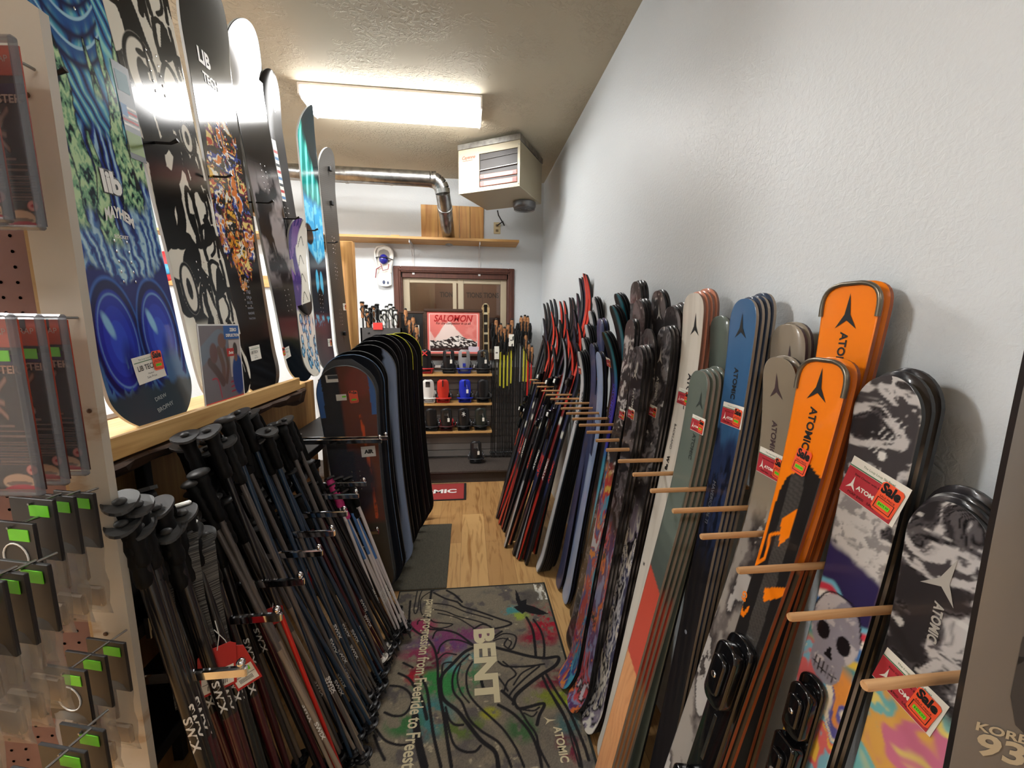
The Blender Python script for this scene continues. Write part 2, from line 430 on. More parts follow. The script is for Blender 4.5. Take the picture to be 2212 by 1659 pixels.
# window: brown casing, pale sash, glass
M_case = wood('brown_casing', (96, 52, 36), (70, 36, 26), 'Z', 6)
cs = MB()
for a, b in (((WX0-.075, WZ0-.07), (WX0, WZ1+.06)), ((WX1, WZ0-.07), (WX1+.065, WZ1+.06)), ((WX0, WZ1), (WX1, WZ1+.06)), ((WX0, WZ0-.07), (WX1, WZ0))):
    cs.box((a[0], YB-.022, a[1]), (b[0], YB, b[1]), bev=.006)
for a, b in (((WX0-.055, WZ0-.05), (WX0-.02, WZ1+.04)), ((WX1+.02, WZ0-.05), (WX1+.045, WZ1+.04)), ((WX0-.02, WZ1+.015), (WX1+.02, WZ1+.04))):
    cs.box((a[0], YB-.03, a[1]), (b[0], YB-.02, b[1]), bev=.004)
cs.box((WX0, YB, WZ0), (WX0+.012, YB+T, WZ1)).box((WX1-.012, YB, WZ0), (WX1, YB+T, WZ1)).box((WX0, YB, WZ1-.05), (WX1, YB+T, WZ1)).box((WX0, YB, WZ0), (WX1, YB+T, WZ0+.01))
win = tag(cs.build('window_1', M_case), kind='structure')
M_sash = mat('sash_putty', (186, 172, 146), .5)
sh = MB(); y0, y1 = YB+.03, YB+.07
for a in ((WX0+.012, WX0+.08), (-.105, -.045), (WX1-.075, WX1-.012)): sh.box((a[0], y0, WZ0), (a[1], y1, WZ1-.05), bev=.004)
for a in (WZ0, WZ1-.10): sh.box((WX0+.05, y0+.005, a), (WX1-.05, y1-.005, a+.05), bev=.004)
sh.box((-.16, y0-.01, WZ0), (-.12, y1, WZ1-.09), bev=.003)
tag(sh.build('sash', M_sash, win), kind='structure')
M_glass = mat('window_glass', (225, 225, 220), .02, trans=1, spec=.5)
g = MB(); g.box((WX0+.06, YB+.045, WZ0+.03), (-.1, YB+.05, WZ1-.09)).box((-.06, YB+.05, WZ0+.03), (WX1-.06, YB+.055, WZ1-.09))
tag(g.build('glass', M_glass, win), kind='structure')

# what stands in the room behind the glass
t = thing('printed_banner', 'brown banner printed with repeated dark TIONS lettering, hanging behind the window glass', 'banner', (0, 5.3, 0))
MB().box((-.42, -.01, 1.68), (.62, .01, 2.32)).build('cloth', mat('banner_cloth', (112, 82, 68), .8), t)
bt = MB()
for i, x in enumerate((-.26, .08, .3, .52)):
    letter(bt, 'TIONS', lambda a, b: (a, -.012, b), .20, (x, 1.97), bold=.03, sy=1.3)
    bt.box((x+.108, -.0125, 1.69), (x+.111, -.0115, 2.3))
bt.build('lettering', mat('banner_ink', (52, 36, 32), .8), t)
tag(MB().box((-.36, 5.0, 1.0), (1.0, 5.25, 1.68)).build('dark_display_case', mat('case_maroon', (58, 34, 36), .5)), 'dark maroon display case standing behind the window', 'display case')
t = thing('wooden_cupboard', 'pale wooden cupboard with small panes behind the left window pane', 'cupboard', (-.62, 5.1, 1.0))
MB().box((-.22, 0, 0), (.20, .3, .62)).build('body', wood('cupboard_pine', (196, 150, 88), (160, 116, 62), 'Z', 4), t)
pn = MB()
for i in range(2):
    for j in range(2): pn.box((-.15+i*.16, -.006, .1+j*.24), (-.03+i*.16, 0, .3+j*.24))
pn.build('panes', mat('dull_pane', (92, 88, 80), .3), t)

# ceiling light fixtures
def fixture(i, x0, x1, y0, y1, label):
    t = thing('ceiling_light', label, 'ceiling light', ((x0+x1)/2, (y0+y1)/2, ZC), 'fluorescent ceiling lights')
    W, D = (x1-x0)/2, (y1-y0)/2
    MB().box((-W, -D, -.018), (W, D, 0), bev=.003).build('housing', mat('fixture_white', (225, 215, 205), .5), t)
    # wrap-around diffuser: rounded lower edges
    pr = [(-D+.012, -.018), (-D+.012, -.05), (-D+.03, -.072), (-D+.06, -.08), (D-.06, -.08), (D-.03, -.072), (D-.012, -.05), (D-.012, -.018)]
    mb = MB(); vs = [(x, y, z) for x in (-W+.014, W-.014) for y, z in pr]; n = len(pr)
    mb.add(vs, [tuple(range(n)), tuple(reversed(range(n, 2*n)))]+[(k, (k+1) % n, n+(k+1) % n, n+k)[::-1] for k in range(n)])
    mb.build('diffuser', mat(f'lit_diffuser_{i}', (255, 250, 238), .4, emit=((253, 252, 250), LAMP_STRENGTH*(.72, .9, .45, 2.2)[i])), t)
    for sx in (-1, 1): MB().box((sx*W-.014 if sx > 0 else -W, -D, -.07), (sx*W if sx > 0 else -W+.014, D, -.015), bev=.003).build('end_cap', mat('fixture_white', (225, 215, 205), .5), t)
LB = ['long lit fluorescent fixture on the ceiling over the aisle', 'lit fluorescent fixture on the left, seen between the tall snowboards', 'lit fluorescent fixture behind the camera over the aisle', 'added unseen fluorescent fixture over the counter, brightening the right wall']
for i, f in enumerate(FIXTURES): fixture(i, *f, LB[i])

# ---------------------------------------------------------------- back wall furniture
M_pine = wood('pine_board', (214, 172, 110), (178, 128, 70), 'X', 3)
M_pineZ = wood('pine_upright', (208, 164, 102), (170, 120, 64), 'Z', 3)
M_pineY = wood('pine_rail', (222, 182, 118), (186, 138, 78), 'Y', 3)
M_steel = mat('galvanised_steel', (178, 178, 176), .28, metal=1, noise=((140, 140, 138), 20, (1, 1, 1), .35, .65))
M_chrome = mat('chrome', (225, 225, 228), .08, metal=1)
M_black = mat('matte_black', (20, 20, 21), .5)
M_blackg = mat('glossy_black', (14, 14, 16), .15, coat=.5)
M_white = mat('plain_white', (235, 235, 230), .5)
sh = thing('high_shelf', 'long pine shelf on brackets high on the back wall above the window', 'shelf', (0, YB, 2.40))
MB().box((-2.9, -.27, 0), (.505, 0, .024), bev=.002).build('shelf_board', M_pine, sh)
for x in (-2.3, -1.45, -.56, .12):
    b = MB(); b.box((x-.012, -.006, -.30), (x+.012, 0, -.001)).box((x-.004, -.25, -.03), (x+.004, -.005, -.001)).tube([(x, -.2, -.02), (x, -.05, -.12)], .004, 6)
    b.build('bracket', mat('bracket_white', (205, 205, 205), .4), sh)
tag(MB().box((-.73, YB-.26, 2.4242), (-.65, YB-.16, 2.434)).build('wood_offcut', M_pine), 'small wooden offcut lying on the high pine shelf', 'offcut')
pp = MB()
for i, (a, b) in enumerate(((-.468, -.30), (-.297, -.175), (-.172, -.085), (-.082, .025), (.028, .165))): pp.box((a, YB-.018, 2.425), (b, YB-.0005, 2.787), bev=.002)
tag(pp.build('pine_boarding', wood('knotty_pine', (216, 168, 98), (170, 112, 56), 'Z', 2.2)), 'square panel of vertical pine boards around the duct outlet above the shelf', 'wall panel')

# duct: horizontal round pipe with elbow into the pine panel
t = thing('heating_duct', 'shiny round metal duct with an elbow bending down into the pine panel', 'duct', (0, 0, 0))
ex = -.235; dz = 2.77; yy = 3.62; R = .062
pa = at(742, 372, Y=yy); pb = at(935, 393, Y=yy)
zd = (pa.z+pb.z)/2
x0 = pb.x
MB().tube([(-2.9, yy, zd+.01), (x0-.02, yy, zd)], R, 28).build('straight_pipe', M_steel, t)
for k in range(8):
    xx = -2.8+k*.36
    MB().tube([(xx, yy, zd), (xx+.02, yy, zd)], R*1.03, 28).build('pipe_collar', M_steel, t)
el = MB(); arc = []
for k in range(6):
    a = math.radians(90*k/5); arc.append(Vector((x0-.02+.10*math.sin(a), yy+.02*k/5, zd-.10*(1-math.cos(a)))))
for k in range(5):
    el.tube([arc[k], arc[k+1]+(arc[k+1]-arc[k])*.12], [R*1.04, R*1.02], 24, cap=False)
el.build('elbow', M_steel, t)
e1 = arc[-1]
dn = MB(); dn.tube([e1, e1+Vector((.012, .06, -.09)), e1+Vector((.02, .28, -.18)), e1+Vector((.02, YB-.02-e1.y, -.26))], R*.98, 24)
dn.build('outlet_pipe', M_steel, t)
MB().tube([e1+Vector((.012, .06, -.09)), e1+Vector((.0125, .09, -.102))], R*1.07, 24).build('clamp_band', M_steel, t)

# unit heater hung under the ceiling
hA, hB = at(988, 340, Y=3.5), at(1127, 313, Y=3.22)
t = thing('unit_heater', 'cream metal unit heater with louvred opening hung at the ceiling corner', 'heater', (-.07, 3.48, 2.65))
ang = math.atan2(hB.y-hA.y, hB.x-hA.x); t.rotation_euler = (0, 0, ang)
Wd = .54; Hh = .33; Dp = .50
M_cream = mat('cream_enamel', (168, 158, 134), .35, bump=(60, .1, .001)); M_dk = mat('heater_inside', (40, 34, 32), .5)
b = MB(); b.box((0, .012, 0), (Wd, Dp, Hh), bev=.004)
b.box((0, 0, 0), (.19, .012, Hh)).box((Wd-.02, 0, 0), (Wd, .012, Hh)).box((.19, 0, 0), (Wd-.02, .012, .03)).box((.19, 0, Hh-.05), (Wd-.02, .012, Hh))
b.build('cabinet', M_cream, t)
MB().box((-.006, -.006, Hh), (Wd+.006, Dp+.006, Hh+.045), bev=.003).build('top_flange', M_steel, t)
MB().box((.19, .0095, .03), (Wd-.02, .0115, Hh-.05)).build('opening', M_dk, t)
for k, (z, h) in enumerate(((.036, .040), (.092, .034))):
    b = MB().box((.194, .002, z), (Wd-.024, .009, z+h), bev=.004).build('element_bar', mat('element_pink', (176, 112, 98), .35, metal=.2), t)
    for x in (.196, Wd-.062): MB().box((x, .0005, z+.006), (x+.032, .0022, z+h-.006), bev=.002).build('red_end', mat('element_red', (176, 52, 50), .35), b)
MB().tube([(.194, .004, .158), (Wd-.024, .004, .168)], .006, 10).build('reflector_rod', M_steel, t)
MB().tube([(.194, .006, .235), (Wd-.024, .006, .245)], .003, 8).build('upper_rod', mat('dull_rod', (84, 82, 80), .4, metal=.6), t)
lt = MB(); letter(lt, 'Cayenne', lambda x, y: (x, -.001, y), .12, (.095, .265), shear=.3, bold=.02); lt.box((.04, -.0012, .243), (.13, -.0008, .246)); lt.build('lettering', mat('heater_red', (170, 52, 36), .5), t)
sc_ = MB()
for x, z in ((.01, .02), (.01, .3), (.18, .02), (.18, .3), (Wd-.01, .02), (Wd-.01, .3), (.3, .015), (.45, .015)): sc_.ell((x, 0, z), (.004, .003, .004), 6, 4)
sc_.build('screws', M_steel, t)
fn = MB(); fn.lathe([(.0, 0), (.09, 0), (.1, .02), (.1, .05)], 20, M=Matrix.Translation((.42, Dp-.1, -.055)))
for r in (.03, .05, .07, .09): fn.tube([(.42+r*math.cos(a), Dp-.1+r*math.sin(a), -.06) for a in [k*math.pi/8 for k in range(17)]], .002, 5)
fn.build('fan_guard', mat('grey_metal', (120, 120, 122), .35, metal=.8), t)
ca = MB(); cc = at(1075, 450, Y=YB-.1); o1 = at(1074, 492, Y=YB-.02)
ca.tube([(cc.x-.02, 3.95, 2.66), (cc.x, 4.1, 2.66), (cc.x+.07, 4.24, 2.60), (cc.x+.06, 4.28, o1.z+.06), (o1.x, YB-.03, o1.z+.02)], .006, 8)
tag(ca.build('power_cable', M_black), 'black power cord running from the unit heater to the wall outlet', 'cord')
t = thing('wall_outlet', 'cream electrical outlet with cover plate beside the pine panel', 'outlet', (o1.x, YB, o1.z))
MB().box((-.035, -.006, -.058), (.035, 0, .058), bev=.003).build('cover_plate', mat('outlet_cream', (206, 190, 150), .4), t)
s_ = MB()
for z in (-.025, .025): s_.box((-.014, -.009, z-.012), (.014, -.006, z+.012), bev=.003)
s_.build('sockets', mat('outlet_dark', (120, 100, 70), .4), t)

# slat wall, platform
sl = MB(); z = .14
sl.box((-1.25, YB-.012, .14), (XW-.002, YB-.001, 1.135))
while z < 1.12: sl.box((-1.25, YB-.026, z), (XW-.002, YB-.012, z+.066), bev=.004); z += .0755
tag(sl.build('slat_wall', mat('slatwall_grey', (142, 136, 132), .5)), 'grey slatted display panel below the window behind the bindings', 'slat panel')
pm = mat('dark_carpet', (84, 76, 70), .95, spec=.1, bump=(500, .6, .003), noise=((64, 57, 54), 260, (1, 1, 1), .4, .6))
pf = MB(); pf.box((-1.6, 3.885, 0), (XW-.001, YB-.03, .10)); pf.box((-1.6, 3.86, .10), (XW-.001, YB-.03, .14), bev=.012)
tag(pf.build('carpeted_platform', pm), 'low dark carpeted platform along the foot of the back wall', 'platform')
tag(MB().box((-.98, YB-.05, 1.135), (.45, YB-.001, 1.16)).build('trim_1', mat('white_ledge', (214, 208, 204), .5)), kind='structure')
for z, n in ((1.088, 'top'), (.78, 'middle'), (.48, 'bottom')):
    t = thing('binding_shelf', f'{n} wooden shelf holding snowboard bindings on the slat panel', 'shelf', (0, YB-.026, z))
    MB().box((-.56, -.20, -.024), (.245, 0, 0), bev=.002).build('shelf_board', M_pine, t)
    for x in (-.5, .2): MB().box((x-.004, -.17, -.045), (x+.004, 0, -.025)).build('bracket', M_steel, t)

# framed poster
P0 = at(922, 675, Y=4.24); P1 = at(1036, 762, Y=4.24); pw, ph = P1.x-P0.x, P0.z-P1.z
t = thing('framed_poster', 'red poster with white mountain peaks in a brown frame below the window', 'poster', ((P0.x+P1.x)/2, 4.25, P1.z-.01))
ph += .02; M_fr = wood('walnut_frame', (74, 50, 34), (52, 34, 22), 'X', 5)
fr = MB()
for a, b in (((-pw/2-.03, -.0), (-pw/2, ph)), ((pw/2, 0), (pw/2+.03, ph)), ((-pw/2-.03, ph), (pw/2+.03, ph+.03)), ((-pw/2-.03, -.03), (pw/2+.03, 0))):
    fr.box((a[0], -.025, a[1]), (b[0], .0, b[1]), bev=.006)
fr.build('frame', M_fr, t)
def pf_(u, v):
    x = (u+pw/2)/pw; z = v/ph; c = np.tile(C3((226, 120, 112)), (len(x), 1))
    n = fbm(x*6, z*6, 3)
    c = over(c, sst(.45, .7, n)*.5, (240, 160, 150))
    pk = np.clip((.78-z-abs(x-.42)*1.6+fbm(x*9, z*3, 5)*.1)/.03, 0, 1)*(z > .2); c = over(c, pk, (236, 214, 206))
    pk2 = np.clip((.55-z-abs(x-.06)*2.2)/.03, 0, 1)*(z > .2); c = over(c, pk2, (238, 190, 182))
    rg = .26+.1*fbm(x*11, x*0, 9)+.12*np.exp(-((x-.55)/.2)**2); m = np.clip((rg-z)/.01, 0, 1)
    sn = sst(.5, .56, fbm(x*26+z*20, z*30, 13))*sst(.12, .2, z); c = over(c, m, (30, 10, 10)); c = over(c, m*sn, (244, 236, 230))
    bl = np.clip((.13-z)/.01, 0, 1); c = over(c, bl, (60, 10, 12))
    bd = ((x < .035) | (x > .965) | (z < .045) | (z > .955)).astype(float); c = over(c, bd, (236, 120, 110))
    bd2 = (((abs(x-.045) < .008) | (abs(x-.955) < .008)) & (z > .05) & (z < .95) | ((abs(z-.05) < .008) | (abs(z-.945) < .008)) & (x > .04) & (x < .96)).astype(float); c = over(c, bd2, (250, 226, 220))
    lb = ((x > .78) & (x < .98) & (z > .04) & (z < .17)).astype(float); c = over(c, lb, (214, 200, 214))
    return c
def flat_print(name, w, h, nx, ny, fn, m, parent=None, th=.002, M=None):
    """thin printed sheet in the local xz plane, front at -y"""
    xs = np.linspace(-w/2, w/2, nx); zs = np.linspace(0, h, ny)
    V = [(x, -th/2, z) for z in zs for x in xs]; F = [(j*nx+i, j*nx+i+1, (j+1)*nx+i+1, (j+1)*nx+i) for j in range(ny-1) for i in range(nx-1)]
    o = len(V); V += [(-w/2, th/2, 0), (w/2, th/2, 0), (w/2, th/2, h), (-w/2, th/2, h)]
    a, b, c, d = 0, nx-1, ny*nx-1, (ny-1)*nx
    F += [(o+3, o+2, o+1, o)]+[(a, o, o+1, b)[::-1], (b, o+1, o+2, c)[::-1], (c, o+2, o+3, d)[::-1], (d, o+3, o, a)[::-1]]
    me = bpy.data.meshes.new(name); me.from_pydata(V, [], F); me.materials.append(m); me.update()
    A = np.array(V); set_print(me, np.clip(fn(A[:, 0], A[:, 2]), 0, 1))
    ob = bpy.data.objects.new(name, me); COL.objects.link(ob)
    if parent: ob.parent = parent
    if M is not None: ob.matrix_world = M
    return ob
o = flat_print('print', pw, ph, 150, 110, pf_, painted('poster_print', .45, .2), t); o.location = (0, -.006, 0)
lt = MB(); letter(lt, 'SALOMON', lambda x, y: (x, -.0085, y), .40*pw/.54, (0, ph*.845), shear=.25, bold=.022, sy=1.15)
lt.build('title_lettering', mat('poster_red', (176, 18, 22), .5), t)
lt = MB(); letter(lt, 'For the competitor in us all.', lambda x, y: (x, -.0085, y), .36*pw/.54, (0, ph*.72), shear=.3, bold=.01, sy=1.1)
lt.build('slogan_lettering', mat('poster_dark_red', (92, 40, 34), .5), t)
# dark framed board left of the poster
q0 = at(868, 678, Y=4.27); q1 = at(914, 762, Y=4.27)
t = thing('framed_board', 'dark framed board leaning on the window left of the red poster', 'framed board', ((q0.x+q1.x)/2, 4.27, q1.z-.015))
MB().box((-.11, -.012, 0), (.11, .012, q0.z-q1.z+.02)).build('panel', M_black, t)
fr = MB(); hh = q0.z-q1.z+.02
for a, b in (((-.135, 0), (-.11, hh)), ((.11, 0), (.135, hh)), ((-.135, hh), (.135, hh+.025)), ((-.135, -.02), (.135, 0))): fr.box((a[0], -.02, a[1]), (b[0], .01, b[1]), bev=.005)
fr.build('frame', M_fr, t)

# toy snow skate hanging on the wall
pT = at(832, 530, Y=YB-.06); pB = at(827, 618, Y=YB-.06)
t = thing('plastic_snowshoe', 'white plastic snowshoe with blue binding hanging on the back wall', 'snowshoe', ((pT.x+pB.x)/2, YB-.02, pB.z))
Hs = pT.z-pB.z
prof = []
for k in range(40):
    a = 2*math.pi*k/40; z = .5*(1-math.cos(a)) if False else None
sh_w = lambda q: (.066+.024*sst(.35, .8, np.array(q)))*(1-max(0, (q-.8)/.2)**2.2)**.5*(1-max(0, (.05-q)/.05)**2*.6)
qs = [k/24 for k in range(25)]
out = [(float(sh_w(q)), q*Hs) for q in qs]+[(-float(sh_w(q)), q*Hs) for q in reversed(qs[:-1])]
R90 = Matrix.Rotation(math.pi/2, 4, 'X')
mp_ = lambda x, y, z: (x, -z, y)
b = MB(); b.prism(out, 0, .025, fn=mp_); 
for dx in (0, .012): b.tube([(x*(1-dx*6), -.028-dx*.3, z) for x, z in out[8:41]], .007, 6)
b.build('deck', mat('toy_white', (232, 230, 222), .3, coat=.3), t)
MB().prism([(x*.62, Hs*.72+(z-Hs*.72)*.7) for x, z in out if z > Hs*.5], .0, .027, fn=mp_).build('toe_recess', mat('toy_grey', (150, 146, 138), .5), t)
MB().ell((0, -.045, Hs*.66), (.045, .035, .05), 14, 10).build('toe_cup', mat('toy_blue', (34, 38, 140), .2, coat=.6), t)
MB().tube([(-.075, -.03, Hs*.70), (-.04, -.075, Hs*.70), (.04, -.078, Hs*.69), (.085, -.03, Hs*.66)], .012, 8, flat=(1, .35)).build('strap', M_black, t)
MB().tube([(-.03, -.05, Hs*.55), (-.01, -.05, Hs*.38), (.04, -.05, Hs*.42), (.05, -.05, Hs*.55)], .004, 6).tube([(-.03, -.05, Hs*.48), (-.075, -.04, Hs*.42), (-.088, -.04, Hs*.2)], .004, 6).build('red_cord', mat('toy_cord', (150, 50, 56), .6), t)
MB().ell((-.01, -.026, Hs*.1), (.014, .002, .02), 8, 6).ell((.03, -.026, Hs*.09), (.01, .002, .015), 8, 6).build('print_marks', mat('toy_mark', (66, 78, 110), .5), t)

# ---------------------------------------------------------------- rugs
def rug_print():
    K = 3.95; px = lambda x, y: at(760+x/K, 1240+y/K, Z=0)
    C = lambda L: [(px(*p).x, px(*p).y) for p in L]
    black = [([(560,150),(545,230),(530,320),(545,350),(565,300),(580,200),(600,150)],.007),([(700,150),(640,180),(590,230),(590,330),(620,380)],.007),([(500,240),(490,380),(500,450),(560,510),(640,560),(700,640),(730,760),(735,900)],.012),
     ([(680,150),(660,300)],.014),([(700,170),(800,220),(900,250),(950,290),(1080,330),(1250,390),(1360,430),(1300,460),(1200,480)],.013),([(810,150),(880,190),(940,250)],.014),([(700,260),(840,280),(960,330),(1100,370),(1200,400)],.009),([(680,310),(800,330),(900,370),(1060,410),(1150,440)],.009),([(735,345),(850,370),(930,400),(1040,470)],.008),([(640,440),(700,470),(790,470),(860,440),(780,430),(700,420),(650,380)],.009),([(640,450),(660,480),(790,490),(900,520),(1000,590),(1040,620)],.012),
     ([(560,440),(570,410),(620,400)],.008),([(690,560),(720,500),(800,490)],.009),([(735,690),(760,620),(830,575),(930,580),(1030,620)],.010),([(740,740),(800,690),(890,700)],.009),([(770,860),(780,780),(850,765)],.009),
     ([(1040,640),(960,680),(860,780),(770,880),(760,1000),(790,1090),(900,1180),(980,1280),(1100,1430),(1220,1530),(1250,1660)],.017),([(1000,700),(900,800),(860,900),(870,1020),(940,1110),(1000,1250),(1100,1350),(1250,1450),(1320,1560),(1360,1660)],.011),
     ([(1030,760),(980,860),(990,1010),(1060,1120),(1200,1250),(1300,1350),(1400,1500),(1470,1660)],.010),([(930,780),(900,900),(930,1020),(1000,1110)],.008),([(735,900),(750,1050),(780,1200),(810,1400),(850,1660)],.014),([(800,1150),(830,1250),(880,1300),(950,1300)],.010),([(800,1200),(840,1380),(880,1480),(960,1530),(1050,1530),(1100,1480)],.010),
     ([(540,1230),(570,1450),(620,1660)],.030),([(590,890),(640,1000),(670,1200),(700,1400),(760,1660)],.013),([(520,950),(590,1060),(640,1250)],.015),([(330,965),(430,980),(500,1040),(510,1120),(450,1210),(360,1225),(280,1195)],.011),([(400,860),(480,900),(530,960)],.012),([(210,1340),(280,1430),(380,1470),(480,1470),(540,1450)],.010),([(190,1390),(230,1500),(280,1600)],.011),([(440,770),(520,810)],.011),
     ([(1230,640),(1350,670),(1500,710),(1640,730),(1760,720),(1740,790),(1620,870),(1500,960),(1400,1050),(1380,1120)],.017),([(1250,760),(1320,800),(1500,800),(1640,780)],.011),([(1290,760),(1400,860),(1330,930),(1300,1010)],.009),([(1600,800),(1480,900),(1380,1000),(1340,1060)],.009),([(1560,800),(1450,860),(1380,960)],.008),([(1220,560),(1300,520),(1400,545),(1370,650),(1300,620),(1330,560)],.009),([(1210,580),(1290,560),(1360,590),(1340,640)],.008),([(1040,480),(1120,440),(1200,480),(1180,560),(1280,500)],.012),
     ([(1490,380),(1540,480),(1560,600),(1570,720)],.014),([(1550,400),(1610,490),(1640,600),(1640,720)],.012),([(1620,870),(1680,1000),(1780,1160),(1860,1330),(1920,1480),(1960,1660)],.013),([(1660,870),(1740,1010),(1850,1180),(1920,1330),(1990,1500),(2020,1600)],.013),([(1640,900),(1720,1080),(1820,1260),(1880,1450),(1940,1660)],.007),([(1250,1130),(1370,1200),(1480,1310),(1550,1420),(1600,1560),(1620,1660)],.013),([(1420,1150),(1500,1280),(1570,1380),(1600,1500),(1680,1660)],.010),([(1280,1010),(1380,1100),(1420,1160),(1500,1150),(1640,1120),(1600,1220),(1580,1300)],.014),([(1450,1170),(1550,1180),(1600,1150)],.008),([(1470,1200),(1540,1230),(1580,1190)],.007),([(1240,880),(1300,960),(1330,1010)],.009),([(1100,900),(1120,980),(1150,1020)],.014)]
    patches = [((1640,420),(110,140),(170,20,44)),((1600,560),(140,50),(140,24,50)),((1370,320),(70,30),(70,140,140)),((1430,370),(60,20),(150,170,60)),((900,900),(170,150),(52,120,70)),((700,950),(140,130),(52,130,64)),((680,1230),(150,150),(64,120,118)),((900,760),(150,60),(84,140,140)),((540,880),(60,50),(160,20,40)),((560,460),(140,50),(150,50,84)),((760,620),(240,60),(92,60,110)),((900,540),(260,60),(120,60,100)),((650,690),(200,40),(140,50,80)),((1750,1060),(200,60),(120,130,40)),((1820,1080),(50,40),(170,190,30)),((1800,900),(110,60),(110,30,44)),((440,1300),(120,70),(60,110,60)),((960,1330),(160,60),(92,110,50)),((1450,1330),(100,90),(64,100,60)),((1850,1500),(70,110),(110,30,50)),((1850,1290),(80,80),(70,100,100)),((640,780),(150,40),(96,30,50)),((1700,940),(130,40),(120,34,50)),((1180,1200),(60,30),(150,150,40))]
    return C, black, patches, px
def rug():
    x0, x1, y0, y1 = -.42, .465, .55, 2.232
    C, black, patches, px = rug_print()
    nx, ny = 300, 560; xs = np.linspace(x0, x1, nx); ys = np.linspace(y0, y1, ny)
    X, Y = [a.ravel() for a in np.meshgrid(xs, ys)]
    n = fbm(X*9, Y*9, 41, 5); c = np.tile(C3((112, 104, 92)), (len(X), 1))
    c = over(c, sst(.35, .5, n), (128, 118, 100)); c = over(c, sst(.58, .72, fbm(X*14, Y*14, 8)), (92, 86, 82)); c = over(c, sst(.72, .8, fbm(X*30, Y*40, 99)), (168, 156, 130))
    for (cx, cy), (rx, ry), col in patches:
        p = px(cx, cy); q = px(cx+rx, cy); r = px(cx, cy+ry); m = ellm(X, Y, p.x, p.y, abs(q.x-p.x)+.01, abs(r.y-p.y)+.01, .8)
        m = m*sst(.34, .56, fbm(X*26+cx, Y*26, 77)); c = over(c, np.clip(m*1.1, 0, 1), col)
    co = px(1600, 180); c = over(c, sst(.5, .56, fbm(X*60, Y*24, 5))*(X > co.x-.02)*(Y > co.y-.05)*1.0, (226, 222, 208)); c = over(c, ellm(X, Y, co.x-.06, co.y-.02, .07, .06, .6)*.6, (60, 58, 60))
    bird = C([(1395,140),(1420,180),(1440,240),(1490,225),(1490,270),(1560,290),(1640,330),(1680,350),(1600,360),(1520,345),(1480,330),(1460,350),(1410,320),(1380,290),(1420,280),(1400,230)]); c = over(c, inpoly(X, Y, bird), (14, 12, 16))
    for L, wd in black: c = over(c, stroke(X, Y, C(L), wd, .002), (20, 17, 20))
    bd = ((X-x0 < .008) | (x1-X < .010) | (y1-Y < .010)).astype(float); c = over(c, bd, (34, 38, 34))
    c = c*(.80+.4*RNG.random(len(X)))[:, None]
    mb_v = np.stack([X, Y, np.full(len(X), .008)], 1)
    V = [tuple(v) for v in mb_v]; F = [(j*nx+i, j*nx+i+1, (j+1)*nx+i+1, (j+1)*nx+i) for j in range(ny-1) for i in range(nx-1)]
    o = len(V); V += [(x0, y0, .001), (x1, y0, .001), (x1, y1, .001), (x0, y1, .001)]; a, b, d, e = 0, nx-1, nx*ny-1, nx*(ny-1)
    F += [(o, o+1, b, a), (o+1, o+2, d, b), (o+2, o+3, e, d), (o+3, o, a, e)]
    me = bpy.data.meshes.new('rug'); me.from_pydata(V, [], F); me.materials.append(painted('rug_pile', .95, 0, bump=(700, .7, .003))); me.update()
    cc = np.zeros((len(V), 3)); cc[:len(c)] = np.clip(c, 0, 1); set_print(me, cc)
    r = bpy.data.objects.new('printed_rug', me); COL.objects.link(r)
    tag(r, 'multicoloured grey rug with black contour lines and cream BENT lettering on the floor', 'rug')
    M_cr = mat('cream_pile', (206, 194, 158), .95, bump=(600, .6, .002))
    f = lambda x, y: (x, y, .0092)
    a = px(1035, 560); b = px(1250, 1120); t0 = px(1120, 480); t1 = px(1150, 1120)
    mb = MB(); hgt = px(1215, 800).x-px(1035, 800).x
    letter(mb, 'BENT', lambda x, y: f((t0.x+t1.x)/2+.004+y, (t0.y+t1.y)/2-x), t0.y-t1.y, bold=.05, sy=hgt/(t0.y-t1.y)/.245*.85)
    mb.build('title_lettering', M_cr, r)
    mb = MB(); s0 = px(655, 235); s1 = px(440, 1655); mid = (s0+s1)/2
    letter(mb, 'pawing progression from Freeride to Freestyle', lambda x, y: f(mid.x+.01+y*1.5, mid.y-x-.03), (s0.y-s1.y)*1.08, bold=.02); mb.build('side_lettering', M_cr, r)
    p = px(1740, 1310); q = px(1770, 1640)
    mb = MB(); letter(mb, 'ATOMIC', lambda x, y: f(p.x+.005+y*1.3, (p.y+q.y)/2-x), (p.y-q.y)*.95, bold=.03)
    sp = px(1690, 1265); star(mb, f, .026, (sp.x, sp.y), ang=-math.pi/2); mb.build('brand_lettering', M_cr, r)
rug()
tag(MB().box((-.95, 2.242, .0005), (-.14, 3.03, .008), bev=.003).build('entrance_mat', mat('ribbed_mat', (92, 88, 74), .95, noise=((70, 68, 60), 60, (14, 1, 1), .4, .6), bump=(300, .6, .003))), 'grey-green ribbed mat on the floor under the bagged snowboards', 'mat')
r = tag(MB().box((-.95, 3.47, .0005), (-.027, 3.858, .006), bev=.002).build('logo_mat', mat('mat_black_rim', (26, 24, 24), .9)), 'red mat with black rim and white lettering in front of the platform', 'mat')
MB().box((-.93, 3.488, .006), (-.05, 3.842, .0075)).build('red_field', mat('mat_red', (158, 52, 50), .95, bump=(400, .5, .002)), r)
mb = MB(); letter(mb, 'ATOMIC', lambda x, y: (x, y, .0082), .50, (-.37, 3.665), bold=.04, sy=.9); mb.build('lettering', M_white, r)
